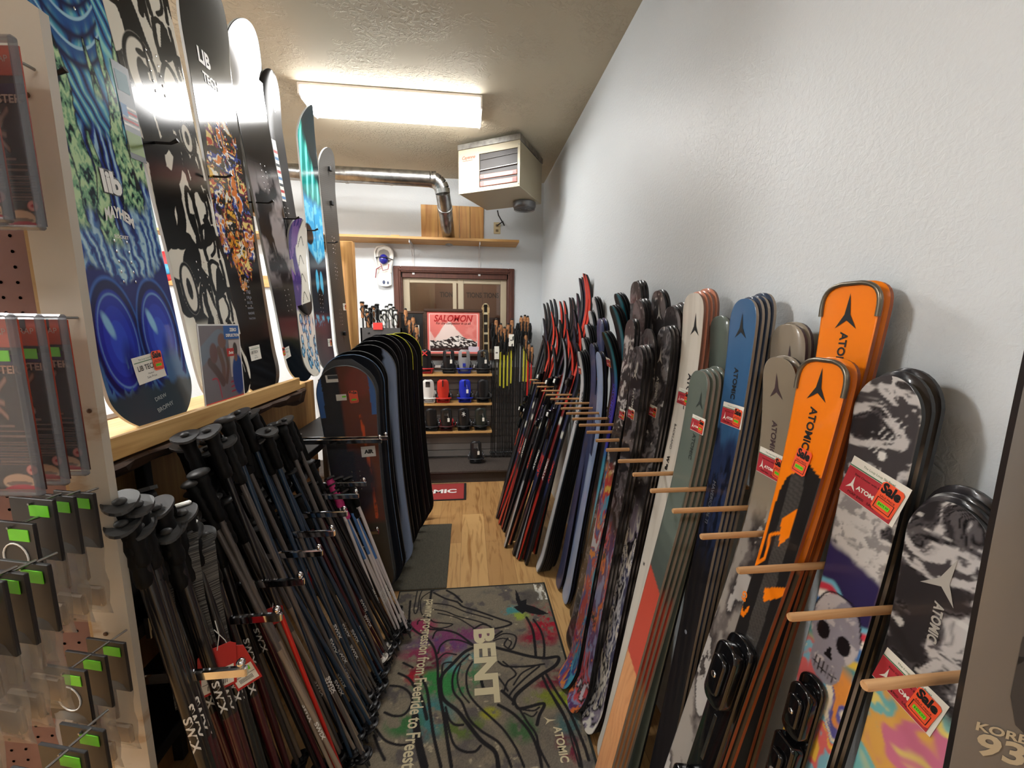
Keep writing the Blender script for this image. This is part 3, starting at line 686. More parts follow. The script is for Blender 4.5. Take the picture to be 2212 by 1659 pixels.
# ================================================================ SKIS ALONG THE RIGHT WALL
M_edge = mat('ski_edge_steel', (92, 90, 88), .35, metal=.6)
M_side = mat('ski_sidewall_black', (24, 24, 25), .4)
M_sidel = mat('ski_sidewall_pale', (150, 138, 124), .45)
M_base = mat('ski_base', (18, 18, 20), .3)
M_top = painted('ski_topsheet', .28, .35)
def UV(M, px, py, pl=None):
    """point on a plank's flat face under a measured spot"""
    Mi = M.inverted(); o = Mi @ Vector((0, 0, CAMZ)); d = Mi.to_3x3() @ (CF+CR*((px-1106)/FPX)+CU*((829.5-py)/FPX))
    t = -o.y/d.y; u, z = o.x+d.x*t, o.z+d.z*t
    if pl is not None:
        for _ in range(6):
            c = pl.c(min(max(z, 0), pl.L)); t = (-c-o.y)/d.y; u, z = o.x+d.x*t, o.z+d.z*t
        u -= pl.bx(z)
    return u, z
TXT_BLACK = mat('ink_black', (22, 22, 22), .5); TXT_WHITE = mat('ink_white', (232, 230, 224), .5)
M_card = mat('card_white', (236, 233, 222), .5); M_cardred = mat('card_red', (186, 52, 62), .5); M_cardgreen = mat('card_green', (70, 120, 80), .5)
M_sale = mat('sale_orange', (250, 92, 52), .55, emit=None); M_lime = mat('sticker_lime', (120, 226, 40), .5)
def price_card(parent, f, u, z, w=.085, ang=0, style='red', sale=True, plain='LIB TECH', cutoff=0, sale_at=(.27, -.02)):
    """price card stuck on with its own frame f(x,y)->3D"""
    ca, sa = math.cos(ang), math.sin(ang)
    def g(e): return lambda x, y: f(u+x*ca-y*sa, z+x*sa+y*ca, e)
    h = w*.72; mb = MB()
    rect(mb, g(.0012), -w/2, w/2, -h/2, h/2, 0)
    if style == 'red':
        rect(mb, g(.0016), -w/2, w*.44, -h/2+.001, h*.24, 1); rect(mb, g(.0016), -w/2, w*.44, h*.25, h*.28, 2)
        letter(mb, 'The Loup Loup Ski Bowl', g(.0016), w*.55, (0, h*.37), mi=2)
        star(mb, g(.002), h*.20, (-w*.33, -h*.14), mi=0); letter(mb, 'ATOMIC', g(.002), w*.42, (-w*.03, -h*.17), mi=0, bold=.04)
        letter(mb, 'MSRP $900   SALE', g(.002), w*.5, (-w*.1, -h*.38), mi=3); letter(mb, 'Bent Chetler with Bindings', g(.002), w*.6, (-w*.05, h*.10), mi=3)
    else:
        rect(mb, g(.0016), -w*.46, w*.46, h*.27, h*.30, 2); letter(mb, 'The Loup Loup Ski Bowl', g(.0016), w*.6, (0, h*.37), mi=2)
        letter(mb, plain, g(.0016), w*.62, (-w*.08, h*.06), mi=3, bold=.01, sy=1.3)
        letter(mb, 'Medium', g(.0016), w*.2, (0, -h*.2), mi=3); letter(mb, 'Sale Price', g(.0016), w*.34, (0, -h*.33), mi=3)
    c = mb.build('price_card', [M_card, M_cardred, M_cardgreen, TXT_BLACK], parent)
    if sale: sale_sticker(c, f, u+(w*sale_at[0])*ca-(h*sale_at[1])*sa, z+(w*sale_at[0])*sa+(h*sale_at[1])*ca, w*.36, ang-.06)
    return c
def sale_sticker(parent, f, u, z, w=.03, ang=0):
    ca, sa = math.cos(ang), math.sin(ang)
    def g(e): return lambda x, y: f(u+x*ca-y*sa, z+x*sa+y*ca, e)
    h = w*1.5; mb = MB(); k = w*.12
    out = [(-w/2+k, -h/2), (w/2-k, -h/2), (w/2, -h/2+k), (w/2, h/2-k), (w/2-k, h/2), (-w/2+k, h/2), (-w/2, h/2-k), (-w/2, -h/2+k)]
    mb.add([g(.0024)(*p) for p in out], [tuple(range(8))], 0)
    letter(mb, 'Sale', g(.0028), w*.86, (0, h*.30), mi=1, bold=.05, sy=1.25)
    letter(mb, 'SALE PRICE', g(.0028), w*.7, (0, h*.02), mi=1)
    for a, b in (((-.4, -.06), (.4, -.04)), ((-.4, -.42), (.4, -.40)), ((-.4, -.42), (-.37, -.05)), ((.37, -.42), (.4, -.05))): rect(mb, g(.0028), a[0]*w, b[0]*w, a[1]*h, b[1]*h, 1)
    rect(mb, g(.0031), -w*.28, w*.28, -h*.30, -h*.16, 2); letter(mb, '$479.99', g(.0033), w*.46, (0, -h*.23), mi=1)
    return mb.build('sale_sticker', [M_sale, TXT_BLACK, M_lime], parent)

def solid(c): return lambda u, z: np.tile(C3(c), (len(u), 1))
def bwprint(seed, dark=(48, 45, 47), mid=(92, 88, 90), light=(196, 192, 190), low=None, zl=.9, sc=1.0):
    def f(u, z):
        U = u*9*sc+seed*3.1; Z = z*9*sc+seed*1.7
        wx = fbm(U, Z, seed, 3)*2.2; wy = fbm(U+5, Z+9, seed+3, 3)*2.2
        n = fbm(U*1.3+wx*2, Z*1.3+wy*2, seed+5, 5)
        c = np.tile(C3(dark), (len(u), 1)); c = over(c, sst(.46, .52, n), mid); c = over(c, sst(.56, .60, n), light); c = over(c, sst(.66, .69, n), (70, 66, 68))
        c = over(c, sst(.50, .515, n)*sst(.54, .525, n), (24, 22, 24))
        n3 = vnoise(U*7, Z*7, seed+9); c = over(c, sst(.90, .94, n3)*.8, (214, 212, 208))
        if low is not None: c = low(u, z, c)
        return c
    return f
PAL = [(228, 206, 110), (204, 84, 96), (84, 170, 184), (60, 66, 140), (232, 150, 60), (120, 196, 180), (150, 70, 130), (232, 226, 214), (50, 92, 170)]
def rainbow(u, z, seed, pal=PAL, s=7, stretch=.35):
    U = u*s*2; Z = z*s*stretch*2
    n = fbm(U+fbm(U, Z, seed)*2.4, Z+fbm(U+3, Z, seed+1)*2.6, seed+2, 4); n = (n-.25)/.5*len(pal)
    c = np.tile(C3(pal[0]), (len(u), 1))
    for k in range(1, len(pal)): c = over(c, sst(k-.25, k+.25, n), pal[k])
    return c

def ski_logo(o, pl, zst, r=.03, ztx=None, wtx=.17, col=None, ang=0, u0=0, tilt=0):
    if r: star(MB(), lambda x, y: pl.pt(x, y, .0009), r, (u0, zst), ang).build('printed_emblem', col or TXT_BLACK, o)
    mb = MB()
    if ztx is None: return
    letter(mb, 'ATOMIC', lambda x, y: pl.pt(x, y, .0009), wtx, (u0, ztx), -math.pi/2, bold=.03, sy=1.0)
    mb.build('printed_lettering', col or TXT_BLACK, o)

def soft(o, w=.004):
    b = o.modifiers.new('soft', 'BEVEL'); b.width = w; b.segments = 3; b.limit_method = 'ANGLE'; b.angle_limit = math.radians(40)
    for p in o.data.polygons: p.use_smooth = True
    return o
def rr(w, z0, z1, r, n=5):
    L = []
    for cx, cz, a0 in ((w-r, z1-r, 0), (-w+r, z1-r, 90), (-w+r, z0+r, 180), (w-r, z0+r, 270)):
        for k in range(n+1): a = math.radians(a0+90*k/n); L.append((cx+r*math.cos(a), cz+r*math.sin(a)))
    return L
def alpine_binding(parent, z0, s=1.0, w=.04, long=.62, u=0, demo=True):
    """plate, toe and heel pieces standing out from the topsheet"""
    f = lambda h: (lambda x, y, q: (x+u, -q*h, y)); H = lambda x, y, q: (x+u, -q, y)
    pl_ = soft(MB().prism(rr(w, z0, z0+long, w*.85), .001, .018*s, fn=H).build('binding_plate', M_blackg, parent))
    tz = z0+long-.02
    toe = soft(MB().prism(rr(w*.86, tz-.15*s, tz, w*.7), .018*s, .045*s, fn=H).prism(rr(w*.55, tz-.12*s, tz-.03*s, w*.4), .045*s, .056*s, fn=H).build('toe_piece', M_blackg, parent), .006)
    hl = soft(MB().prism(rr(w*.9, z0+.02, z0+.02+.15*s, w*.4), .018*s, .055*s, fn=H).prism(rr(w*.5, z0+.05, z0+.05+.07*s, w*.3), .055*s, .070*s, fn=H).build('heel_piece', M_blackg, parent), .006)
    MB().box((u-.0035, -.0195*s, z0+.22*s), (u+.0035, -.018*s, tz-.18*s)).build('adjustment_slot', M_steel, pl_)
    MB().ell((u, -.057*s, tz-.075*s), (.0075*s, .002, .0075*s), 12, 5).build('screw', M_chrome, toe)
    MB().ell((u+w*.2, -.0715*s, z0+.085*s), (.011*s, .0015, .011*s), 14, 5).build('round_badge', mat('badge_grey', (150, 146, 140), .4), hl)

ORD = ['front', 'second', 'third', 'fourth', 'fifth', 'sixth', 'seventh', 'eighth', 'ninth', 'tenth']
def stack(desc, where, tip, Yt, B, n=4, wid=(.10, .09, .13), p=3.0, rt=.05, tipc=.065, tailc=.012, th=.007, theta=90, cf=None, side=None, nu=2, nv=40,
          step=(.0165, .003, .004), mid=None, extra=None, tipl=.50, cat='ski', kidcf=None, taill=.14, rb=.05, pb=2.6, name='ski', lift=0):
    T = at(tip[0], tip[1], Y=Yt)
    lim = XW-.010-(n-1)*step[0]
    if mid is None: lim -= .028
    if T.x > lim: T = Vector((0, 0, CAMZ))+(T-Vector((0, 0, CAMZ)))*(lim/T.x)
    n0 = Vector((-math.sin(math.radians(theta)), -math.cos(math.radians(theta)), 0))
    grp = f'{desc} skis {where}'
    for k in range(n):
        off = Vector(step)*k
        pl = Plank(1.7, wid[0], wid[1], wid[2], tipc, tailc, tipl, taill, p, rt, rb, pb, th)
        b = Vector((B[0]+off.x*1.0, B[1]+off.y, .004)); t = T+Vector((off.x, off.y, off.z*(1+.3*(k % 2))))
        if mid is not None:
            m3 = at(mid[0], mid[1], Y=b.y+(t.y-b.y)*.5); xl = B[0]+(m3.x-B[0])*T.z/m3.z
            pl.tipc = max(.03, min(.11, xl-T.x))
        M = lean(pl, b, t, n0)
        c = cf if k == 0 else (kidcf or cf)
        if callable(c) and c.__code__.co_argcount == 1: c = c(lambda x, y: UV(M, x, y, pl))
        o = pl.body(name, [M_top, side or M_side, M_base], nu=nu if k == 0 else 2, nv=nv if k == 0 else 36, cf=c)
        o.matrix_world = M
        if n == 1: lab = f'{desc} ski {where}'
        else: lab = f'{desc} ski {where}, '+('front of its stack' if k == 0 else 'rearmost of its stack' if k == n-1 else f'{ORD[k]} in its stack')
        tag(o, lab, cat, grp if n > 1 else None)
        if k == 0: first = (o, pl, M)
    if extra: extra(*first)
    return first

# --- nearest, dark grey
def ex_kore(o, pl, M):
    f = lambda x, y: pl.pt(x, y, .0009)
    G = mat('ink_tan', (176, 160, 132), .5)
    a = UV(M, 2163, 1582, pl); b = UV(M, 2160, 1618, pl)
    mb = MB(); letter(mb, 'KORE', f, .042, a, 0, bold=.03, sy=.9); letter(mb, '93', f, .040, b, 0, bold=.03, sy=.9); mb.build('model_lettering', G, o)
    mb = MB(); D = mat('ink_charcoal', (52, 48, 46), .5); c = UV(M, 2215, 1180, pl)
    letter(mb, 'HEAD', f, .40, (.035, c[1]-.04), -math.pi/2, bold=.06, sy=1.0); mb.build('large_lettering', D, o)
stack('dark grey', 'with large charcoal lettering, cut by the picture edge', (2590, 238), .30, (.625, .30), 1, wid=(.125, .125, .128), th=.010, theta=30, cf=solid((98, 93, 88)), extra=ex_kore, tipc=.02)

# --- near black and white marbled, star logo
def low_near(u, z, c):
    r = rainbow(u, z, 31, [(96, 176, 176), (140, 196, 188), (236, 214, 120), (214, 120, 150), (230, 176, 90), (120, 190, 190), (236, 214, 120)], 2.6, .7)
    return over(c, sst(1.075, 1.05, z+.03*(fbm(u*20, z*9, 4)-.5)), r)
def ex_near(o, pl, M):
    f = lambda x, y: pl.pt(x, y, .0009); G = mat('ink_silver', (176, 172, 164), .4)
    mb = MB(); s = UV(M, 2045, 1250, pl); star(mb, f, .036, s, math.radians(-14)); mb.build('printed_emblem', G, o); mb = MB()
    q = UV(M, 2022, 1345, pl); letter(mb, 'ATOMIC', f, .062, q, -math.pi/2, bold=.04); mb.build('printed_lettering', G, o)
    a = UV(M, 1962, 1490, pl)
    price_card(o, lambda x, y, e: pl.pt(x, y, e), a[0], a[1], .088, -.18)
stack('black and white marbled twin tip', 'beside the dark grey ski', (2062, 1088), .449, (.533, .455), 4, mid=(2010, 1397), wid=(.11, .098, .106), p=2.0, rt=.07, tipc=.035, theta=90, cf=bwprint(3, low=low_near, sc=.9), kidcf=bwprint(7), nu=36, nv=420, extra=ex_near, step=(.010, .003, .005))

# --- skull pair
def cf_skull(uv):
    sk = uv(1800, 1370); up = uv(1740, 1290)
    def low(u, z, c):
        zb = uv(1790, 1180)[1]; n = .03*(fbm(u*14, z*8, 9)-.5)
        # pale cloud
        cl = uv(1830, 1120); c = over(c, sst(cl[1]+.07, cl[1]+.03, z+n)*sst(.44, .5, fbm(u*24, z*22, 4)+.12), (206, 202, 198)); c = over(c, sst(cl[1]+.07, cl[1]+.03, z+n)*sst(.50, .62, fbm(u*60+3*fbm(u*40, z*40, 2), z*60, 14))*.75, (120, 116, 118))
        navy = sst(zb+.01, zb-.005, z+n*1.5+u*.3); c = over(c, navy, (52, 44, 88))
        for d, col in ((.075, (120, 190, 214)), (.085, (206, 60, 80)), (.10, (240, 236, 230)), (.115, (60, 120, 190)), (.14, (232, 200, 80)), (.155, (80, 150, 150))):
            c = over(c, sst(zb-d+.004, zb-d-.004, z+n*.6+u*.35+.012*np.sin(u*70)), col)
        r = rainbow(u, z, 12, [(240, 196, 80), (226, 110, 110), (130, 190, 210), (236, 226, 200), (90, 90, 160), (230, 150, 70), (180, 60, 60), (60, 140, 150)], 6, .4)
        c = over(c, sst(zb-.17, zb-.2, z+n), r)
        x, y = sk; y -= .01; S = .046
        hd = np.maximum(ellm(u, z, x, y+.02, S, .062, .05), ellm(u, z, x, y-.045, S*.66, .04, .05)); c = over(c, hd, (150, 146, 158))
        c = over(c, hd*sst(.5, .56, fbm(u*60, z*40, 3)), (196, 190, 192))
        for dx in (-.019, .021): c = over(c, ellm(u, z, x+dx, y+.004, .013, .017, .12), (26, 22, 26))
        c = over(c, inpoly(u, z, [(x-.007, y-.035), (x+.009, y-.035), (x+.001, y-.012)]), (26, 22, 26))
        for k in range(6): c = over(c, stroke(u, z, [(x-.018+k*.0075, y-.048), (x-.017+k*.007, y-.072)], .0018, .001, False), (26, 22, 26))
        c = over(c, stroke(u, z, [(x-.024, y-.060), (x, y-.064), (x+.024, y-.058)], .002), (26, 22, 26))
        c = over(c, stroke(u, z, [(x-.047, y+.03), (x-.03, y+.072), (x, y+.084), (x+.03, y+.074), (x+.046, y+.03)], .003), (30, 26, 32))
        return c
    base = bwprint(11, low=low, sc=.8)
    def f(u, z):
        c = base(u, z); d = uv(1905, 985); c = over(c, ellm(u, z, d[0], d[1], .007, .008, .2), (220, 218, 214))
        for k in range(9):
            a = uv(1870+k*9, 960-k*7+(k % 3)*16); c = over(c, stroke(u, z, [a, (a[0]+.008, a[1]+.014)], .0022, .001, False), (206, 204, 200))
        return c
    return f
def ex_skull(o, pl, M):
    a = UV(M, 1886, 1058, pl); price_card(o, lambda x, y, e: pl.pt(x, y, e), a[0], a[1], .100, -.22)
    b = UV(M, 1692, 1640, pl); t = UV(M, 1742, 1435, pl)
    alpine_binding(o, b[1]-.05, .7, w=.026, long=t[1]-b[1]+.05, u=-.006)
stack('marbled black and white skull print', 'by the orange pair', (1925, 812), .569, (.52, .58), 3, mid=(1784, 1357), wid=(.105, .09, .107), p=2.0, rt=.065, tipc=.04, theta=90, cf=cf_skull, kidcf=bwprint(17), nu=36, nv=480, extra=ex_skull, step=(.020, .003, .006))

# --- orange carving skis
def cf_orange(uv):
    P = lambda L: [uv(*q) for q in L]
    def f(u, z):
        c = np.tile(C3((250, 132, 16)), (len(u), 1)); K = (34, 32, 32)
        zz = uv(1738, 1010)[1]
        blk = inpoly(u, z, P([(1612, 1130), (1670, 1085), (1700, 1030), (1748, 1003), (1770, 1030), (1810, 1050), (1850, 1150), (1800, 1700), (1500, 1900), (1540, 1500), (1600, 1240)]))
        c = over(c, blk, K); c = over(c, (z < uv(1640, 1240)[1]-.02).astype(float), K)
        car = blk*(abs(u-uv(1718, 1050)[0]+(z-zz)*.02) < .016)*(.5+.5*(((u*900+z*500) % 3) > 1.4)); c = over(c, car*.55, (96, 92, 88))
        for L in ([(1722, 1100), (1706, 1158), (1682, 1180), (1688, 1122)], [(1652, 1270), (1722, 1268), (1720, 1282), (1648, 1300)], [(1602, 1300), (1606, 1322), (1618, 1308), (1618, 1318), (1604, 1335), (1598, 1318)]): c = over(c, inpoly(u, z, P(L)), (250, 132, 16))
        c = over(c, stroke(u, z, P([(1622, 1228), (1652, 1205), (1664, 1155), (1690, 1150)]), .006, .001, False), (250, 132, 16))
        c = over(c, (u < uv(1640, 1200)[0]+.002)*(z > uv(1640, 1240)[1]), (250, 132, 16))
        return c
    return f
def guard(pl, o):
    m = MB(); zs = [pl.L-.062+.062*math.sin(math.pi/2*k/9) for k in range(10)]
    L = [(-pl.w(z)/2*.99+pl.bx(z), -pl.c(z)-.001, z) for z in zs if pl.w(z) > .004]; R = [(2*pl.bx(c)-a, b, c) for a, b, c in reversed(L)]
    mid = [(x+pl.bx(pl.L), -pl.c(pl.L)-.001, pl.L-.0005) for x in np.linspace((L[-1][0]-pl.bx(pl.L))*.8, (R[0][0]-pl.bx(pl.L))*.8, 4)]
    m.tube(L+mid+R, .0045, 8); m.build('tip_guard', mat('guard_metal', (120, 112, 98), .3, metal=.7), o)
def ex_or(zs, card=None):
    def g(o, pl, M):
        s = UV(M, *zs[0], pl); t = UV(M, *zs[1], pl)
        ski_logo(o, pl, s[1], .034 if card else .036, t[1], .085, u0=s[0])
        guard(pl, o)
        if card:
            a = UV(M, 1733, 998, pl); sale_sticker(o, lambda x, y, e: pl.pt(x, y, e), a[0], a[1], .034, -.12)
            b = UV(M, 1540, 1640, pl); t = UV(M, 1592, 1350, pl); alpine_binding(o, b[1]-.22, .95, w=.036, long=t[1]-b[1]+.22)
            q = UV(M, 1606, 1285, pl); mb = MB(); letter(mb, 'G9', lambda x, y: pl.pt(x, y, .001), .022, (q[0]+.004, q[1]), -math.pi/2, bold=.04); mb.build('model_lettering', mat('ink_orange', (250, 132, 16), .5), o)
    return g
M_rust = mat('ski_edge_rust', (150, 74, 34), .4)
for k, (tp, Yt, B_, w, e) in enumerate((((1842, 612), .71, (.50, .72), 'leaning tallest on the wall', ex_or(((1832, 675), (1822, 765)))), ((1782, 778), .675, (.39, .70), 'with black binding', ex_or(((1770, 833), (1762, 930)), 1)))):
    f0 = stack('orange and black carving', w, tp, Yt, B_, 2, mid=((1655, 1250) if k else None), wid=(.085, .072, .105 if k else .118), p=3.0, rt=.05, tipc=.035, theta=90, cf=cf_orange if k else (lambda u, z: over(np.tile(C3((36, 32, 32)), (len(u), 1)), sst(1.18, 1.19, z+u), (250, 132, 16))), kidcf=(lambda u, z: over(np.tile(C3((36, 32, 32)), (len(u), 1)), sst(1.18, 1.19, z+u), (250, 132, 16))), side=M_rust, nu=30, nv=380 if k else 60, extra=e, step=(.022, .003, .004))

# --- taupe
def cf_taupe(uv):
    z0 = uv(1650, 1040)[1]
    def f(u, z):
        c = np.tile(C3((142, 130, 113)), (len(u), 1)); c = over(c, sst(.0, 1, fbm(u*30, z*2, 3))*.15, (160, 148, 130))
        n = fbm(u*16+z*6, z*9-u*9, 5, 5); m = np.tile(C3((150, 142, 134)), (len(u), 1))
        m = over(m, sst(.44, .52, n), (104, 96, 92)); m = over(m, sst(.53, .60, n), (58, 53, 52)); m = over(m, sst(.62, .64, n), (176, 170, 164))
        c = over(c, sst(z0, z0-.1, z+.05*fbm(u*20, z*9, 8)), m); return c
    return f
M_taup = mat('ink_plum', (74, 58, 60), .5)
def ex_t(a, b, card=None):
    def g(o, pl, M):
        s = UV(M, *a, pl); t = UV(M, *b, pl) if b else None
        ski_logo(o, pl, s[1], .030, t[1] if t else None, .078, M_taup, u0=s[0])
        if card: c = UV(M, *card, pl); price_card(o, lambda x, y, e: pl.pt(x, y, e), c[0], c[1], .085, -.02)
    return g
stack('taupe brown wide', 'taller at the wall', (1702, 700), .83, (.50, .84), 2, wid=(.095, .085, .10), p=2.6, rt=.06, theta=90, cf=solid((146, 134, 118)), nu=3, nv=60, extra=ex_t((1705, 775), None), step=(.016, .003, .004), side=M_taup)
stack('taupe brown mountain print', 'beside the orange skis', (1682, 772), .80, (.44, .83), 2, mid=(1603, 1238), wid=(.095, .085, .098), p=2.6, rt=.06, theta=90, cf=cf_taupe, kidcf=solid((146, 134, 118)), nu=26, nv=300, extra=ex_t((1678, 835), (1668, 945), (1668, 1005)), step=(.018, .003, .003))

# --- blue
def cf_blue(uv):
    z1 = uv(1570, 910)[1]; z2 = uv(1550, 1100)[1]
    def f(u, z):
        c = np.tile(C3((52, 92, 134)), (len(u), 1)); c = over(c, fbm(u*60, z*3, 2)*.35, (66, 110, 150))
        tr = fbm(u*60, z*7, 14, 4)*.12; c = over(c, sst(z1+.04, z1-.02, z+tr), (36, 50, 84)); c = over(c, sst(z1-.02, z1-.05, z+tr*1.5)*sst(.42, .5, fbm(u*90, z*24, 3)), (18, 24, 40))
        c = over(c, sst(z2, z2-.2, z), (24, 24, 28)); return c
    return f
def ex_b(o, pl, M):
    s = UV(M, 1602, 705, pl); t = UV(M, 1595, 830, pl); ski_logo(o, pl, s[1], .034, t[1], .082, u0=s[0])
    c = UV(M, 1582, 897, pl); price_card(o, lambda x, y, e: pl.pt(x, y, e), c[0], c[1], .080, 0)
    q = UV(M, 1535, 1085, pl); mb = MB(); letter(mb, 'MAVERICK 96 TI', lambda x, y: pl.pt(x, y, .001), .12, (q[0], q[1]), -math.pi/2); mb.build('model_lettering', mat('ink_grey', (120, 124, 132), .5), o)
    r = UV(M, 1482, 1365, pl); MB().ell((r[0], -.001, r[1]), (.006, .0006, .006), 12, 4).build('centre_dot', mat('ink_grey', (120, 124, 132), .5), o)
stack('dark blue', 'beside the grey-green ones', (1608, 645), .94, (.52, .94), 4, mid=(1507, 1224), wid=(.095, .075, .098), p=2.5, rt=.065, theta=90, cf=cf_blue, kidcf=solid((44, 60, 84)), nu=24, nv=320, extra=ex_b, step=(.017, .003, .004), side=M_sidel)

# --- grey green
def cf_green(uv):
    zr = uv(1410, 1240)[1]; zw = uv(1350, 1398)[1]; zd = uv(1440, 1130)[1]; wd = cf_wood()
    def f(u, z):
        c = np.tile(C3((100, 110, 102)), (len(u), 1)); c = over(c, ellm(u, z, 0, 1.40, .03, .12, .5)*.18, (126, 132, 122))
        for k in range(3): c = over(c, sst(zd-.05*k, zd-.05*k-.02, z+u*.3+.02*fbm(u*30, z*20, k))*.4, (62, 70, 66))
        c = over(c, sst(zr, zr-.006, z+u*.5), (184, 74, 58)); c = over(c, sst(zw+.002, zw-.002, z+u*.3), wd(u, z)); return c
    return f
def cf_wood():
    def f(u, z):
        g = fbm(u*26, z*2.2+2*fbm(u*10, z*3, 2), 6, 4); r = .5+.5*np.sin((u*60+8*fbm(u*9, z*2.4, 8)+z*3)*5)
        c = np.tile(C3((206, 146, 98)), (len(u), 1)); c = over(c, sst(.55, .95, r)*.35, (168, 106, 66)); c = over(c, sst(.4, .7, g)*.4, (222, 168, 118)); return c
    return f
def ex_g(a, b, card, r=.026):
    def g(o, pl, M):
        s = UV(M, *a, pl); t = UV(M, *b, pl) if b else None
        ski_logo(o, pl, s[1], r, t[1] if t else None, .075, mat('ink_deep_green', (52, 60, 56), .5), u0=s[0])
        if card: c = UV(M, *card, pl); price_card(o, lambda x, y, e: pl.pt(x, y, e), c[0], c[1], .062, 0)
    return g
stack('grey-green', 'standing alone taller beside the dark blue skis', (1556, 682), 1.06, (.50, 1.07), 1, wid=(.10, .085, .098), p=2.6, rt=.05, theta=90, cf=solid((98, 108, 100)), nu=2)
stack('grey-green, red and wood', 'before the white skis', (1512, 801), 1.03, (.40, 1.06), 4, mid=(1420, 1224), wid=(.088, .082, .090), p=2.5, rt=.05, theta=90, cf=cf_green, kidcf=cf_green, nu=18, nv=260, extra=ex_g((1513, 865), (1492, 962), (1508, 917)), step=(.0175, .003, .003), side=M_sidel)

# --- white
def cf_white(uv):
    d = uv(1391, 1218)
    def f(u, z):
        c = np.tile(C3((222, 216, 204)), (len(u), 1)); c = over(c, sst(.5, .75, fbm(u*50, z*3, 4))*.35, (190, 182, 168))
        e = np.abs(u)/.056; c = over(c, sst(1.46, 1.56, z)*sst(.55, .9, e)*.3+0*u, (190, 178, 160))
        c = over(c, ellm(u, z, d[0], d[1], .005, .007, .2), (20, 20, 20)); return c
    return f
def ex_w(o, pl, M):
    s = UV(M, 1502, 702, pl); t = UV(M, 1490, 845, pl); ski_logo(o, pl, s[1], .036, t[1]-.004, .115, u0=s[0])
    c = UV(M, 1478, 858, pl); price_card(o, lambda x, y, e: pl.pt(x, y, e), c[0], c[1], .072, 0)
    q = UV(M, 1450, 962, pl); mb = MB(); letter(mb, 'BACKLAND', lambda x, y: pl.pt(x, y, .001), .085, (q[0], q[1]+.03), -math.pi/2); letter(mb, 'W 98', lambda x, y: pl.pt(x, y, .001), .05, (q[0], q[1]-.06), -math.pi/2, bold=.06); mb.build('model_lettering', TXT_BLACK, o)
stack('off-white wide', 'by the grey-green skis', (1498, 633), 1.169, (.485, 1.20), 4, mid=(1403, 1200), wid=(.10, .088, .115), p=2.5, rt=.06, theta=90, cf=cf_white, kidcf=solid((226, 150, 122)), nu=24, nv=300, extra=ex_w, step=(.015, .003, .004), side=mat('ski_sidewall_peach', (120, 84, 70), .4))

# --- the dark marbled freeride skis
def lowr(seed, z0, pal, s=7):
    def f(u, z, c): return over(c, sst(z0, z0-.12, z+.1*(fbm(u*20, z*8, seed)-.5)), rainbow(u, z, seed, pal, s, .3))
    return f
P_flow = [(226, 224, 218), (30, 28, 40), (206, 206, 210), (60, 64, 100), (232, 226, 214), (24, 24, 30), (140, 130, 150), (224, 220, 210)]
P_rain = [(230, 196, 90), (206, 70, 70), (70, 160, 190), (50, 60, 140), (226, 140, 60), (60, 90, 160), (186, 60, 60), (210, 214, 220)]
P_lava = [(190, 60, 60), (40, 36, 44), (224, 120, 60), (96, 60, 110), (140, 150, 190), (206, 80, 90), (30, 30, 36), (214, 206, 214)]
def ex_bw(a, b=None, card=None, w=.055, txt=.06):
    def g(o, pl, M):
        s = UV(M, *a, pl); t = UV(M, *b, pl) if b else None
        ski_logo(o, pl, s[1], .03, t[1] if t else None, .085, mat('ink_silver', (176, 172, 164), .4), u0=s[0])
        if card: c = UV(M, *card, pl); price_card(o, lambda x, y, e: pl.pt(x, y, e), c[0], c[1], w, 0)
    return g
kw = dict(p=2.4, rt=.07, theta=90, nu=20, nv=300, kidcf=bwprint(23, light=(150, 146, 146)))
stack('charcoal marbled', 'tall beside the white skis', (1450, 662), 1.30, (.56, 1.40), 4, wid=(.11, .10, .118), cf=bwprint(41, light=(140, 136, 138)), step=(.014, .003, .004), **kw)
stack('charcoal marbled silver-star', 'tall at the wall', (1420, 628), 1.42, (.55, 1.5), 2, wid=(.11, .10, .116), cf=bwprint(42, light=(110, 106, 108)), extra=ex_bw((1424, 675)), step=(.014, .003, .004), **kw)
stack('dark marbled flow print', 'by the white skis', (1436, 706), 1.289, (.49, 1.33), 4, mid=(1372, 1038), wid=(.11, .09, .105), tailc=.04, cf=bwprint(43, light=(130, 128, 130), low=lowr(5, .98, P_flow)), extra=ex_bw((1427, 770), (1420, 840), (1411, 888)), step=(.015, .003, .003), **kw)
stack('dark marbled narrow', 'between flow print and lava print skis', (1400, 710), 1.36, (.50, 1.46), 1, wid=(.10, .09, .10), cf=bwprint(48, light=(100, 98, 100)), extra=ex_bw((1402, 750)), **kw)
stack('charcoal marbled high', 'rising highest at the wall', (1372, 608), 1.66, (.50, 1.74), 3, wid=(.11, .10, .118), cf=bwprint(44, light=(120, 116, 118)), extra=ex_bw((1376, 650)), step=(.014, .003, .004), **kw)
stack('charcoal marbled middle', 'behind the rainbow print skis', (1378, 648), 1.53, (.49, 1.6), 3, wid=(.11, .10, .118), cf=bwprint(45, light=(120, 116, 118)), extra=ex_bw((1379, 700)), step=(.014, .003, .004), **kw)
stack('marbled rainbow print', 'by the teal skis', (1362, 690), 1.50, (.445, 1.53), 2, mid=(1298, 1106), wid=(.11, .09, .10), tailc=.05, cf=bwprint(46, light=(210, 206, 204), low=lowr(9, 1.08, P_rain, 6)), extra=ex_bw((1362, 738), None, (1344, 895)), step=(.016, .003, .003), **kw)
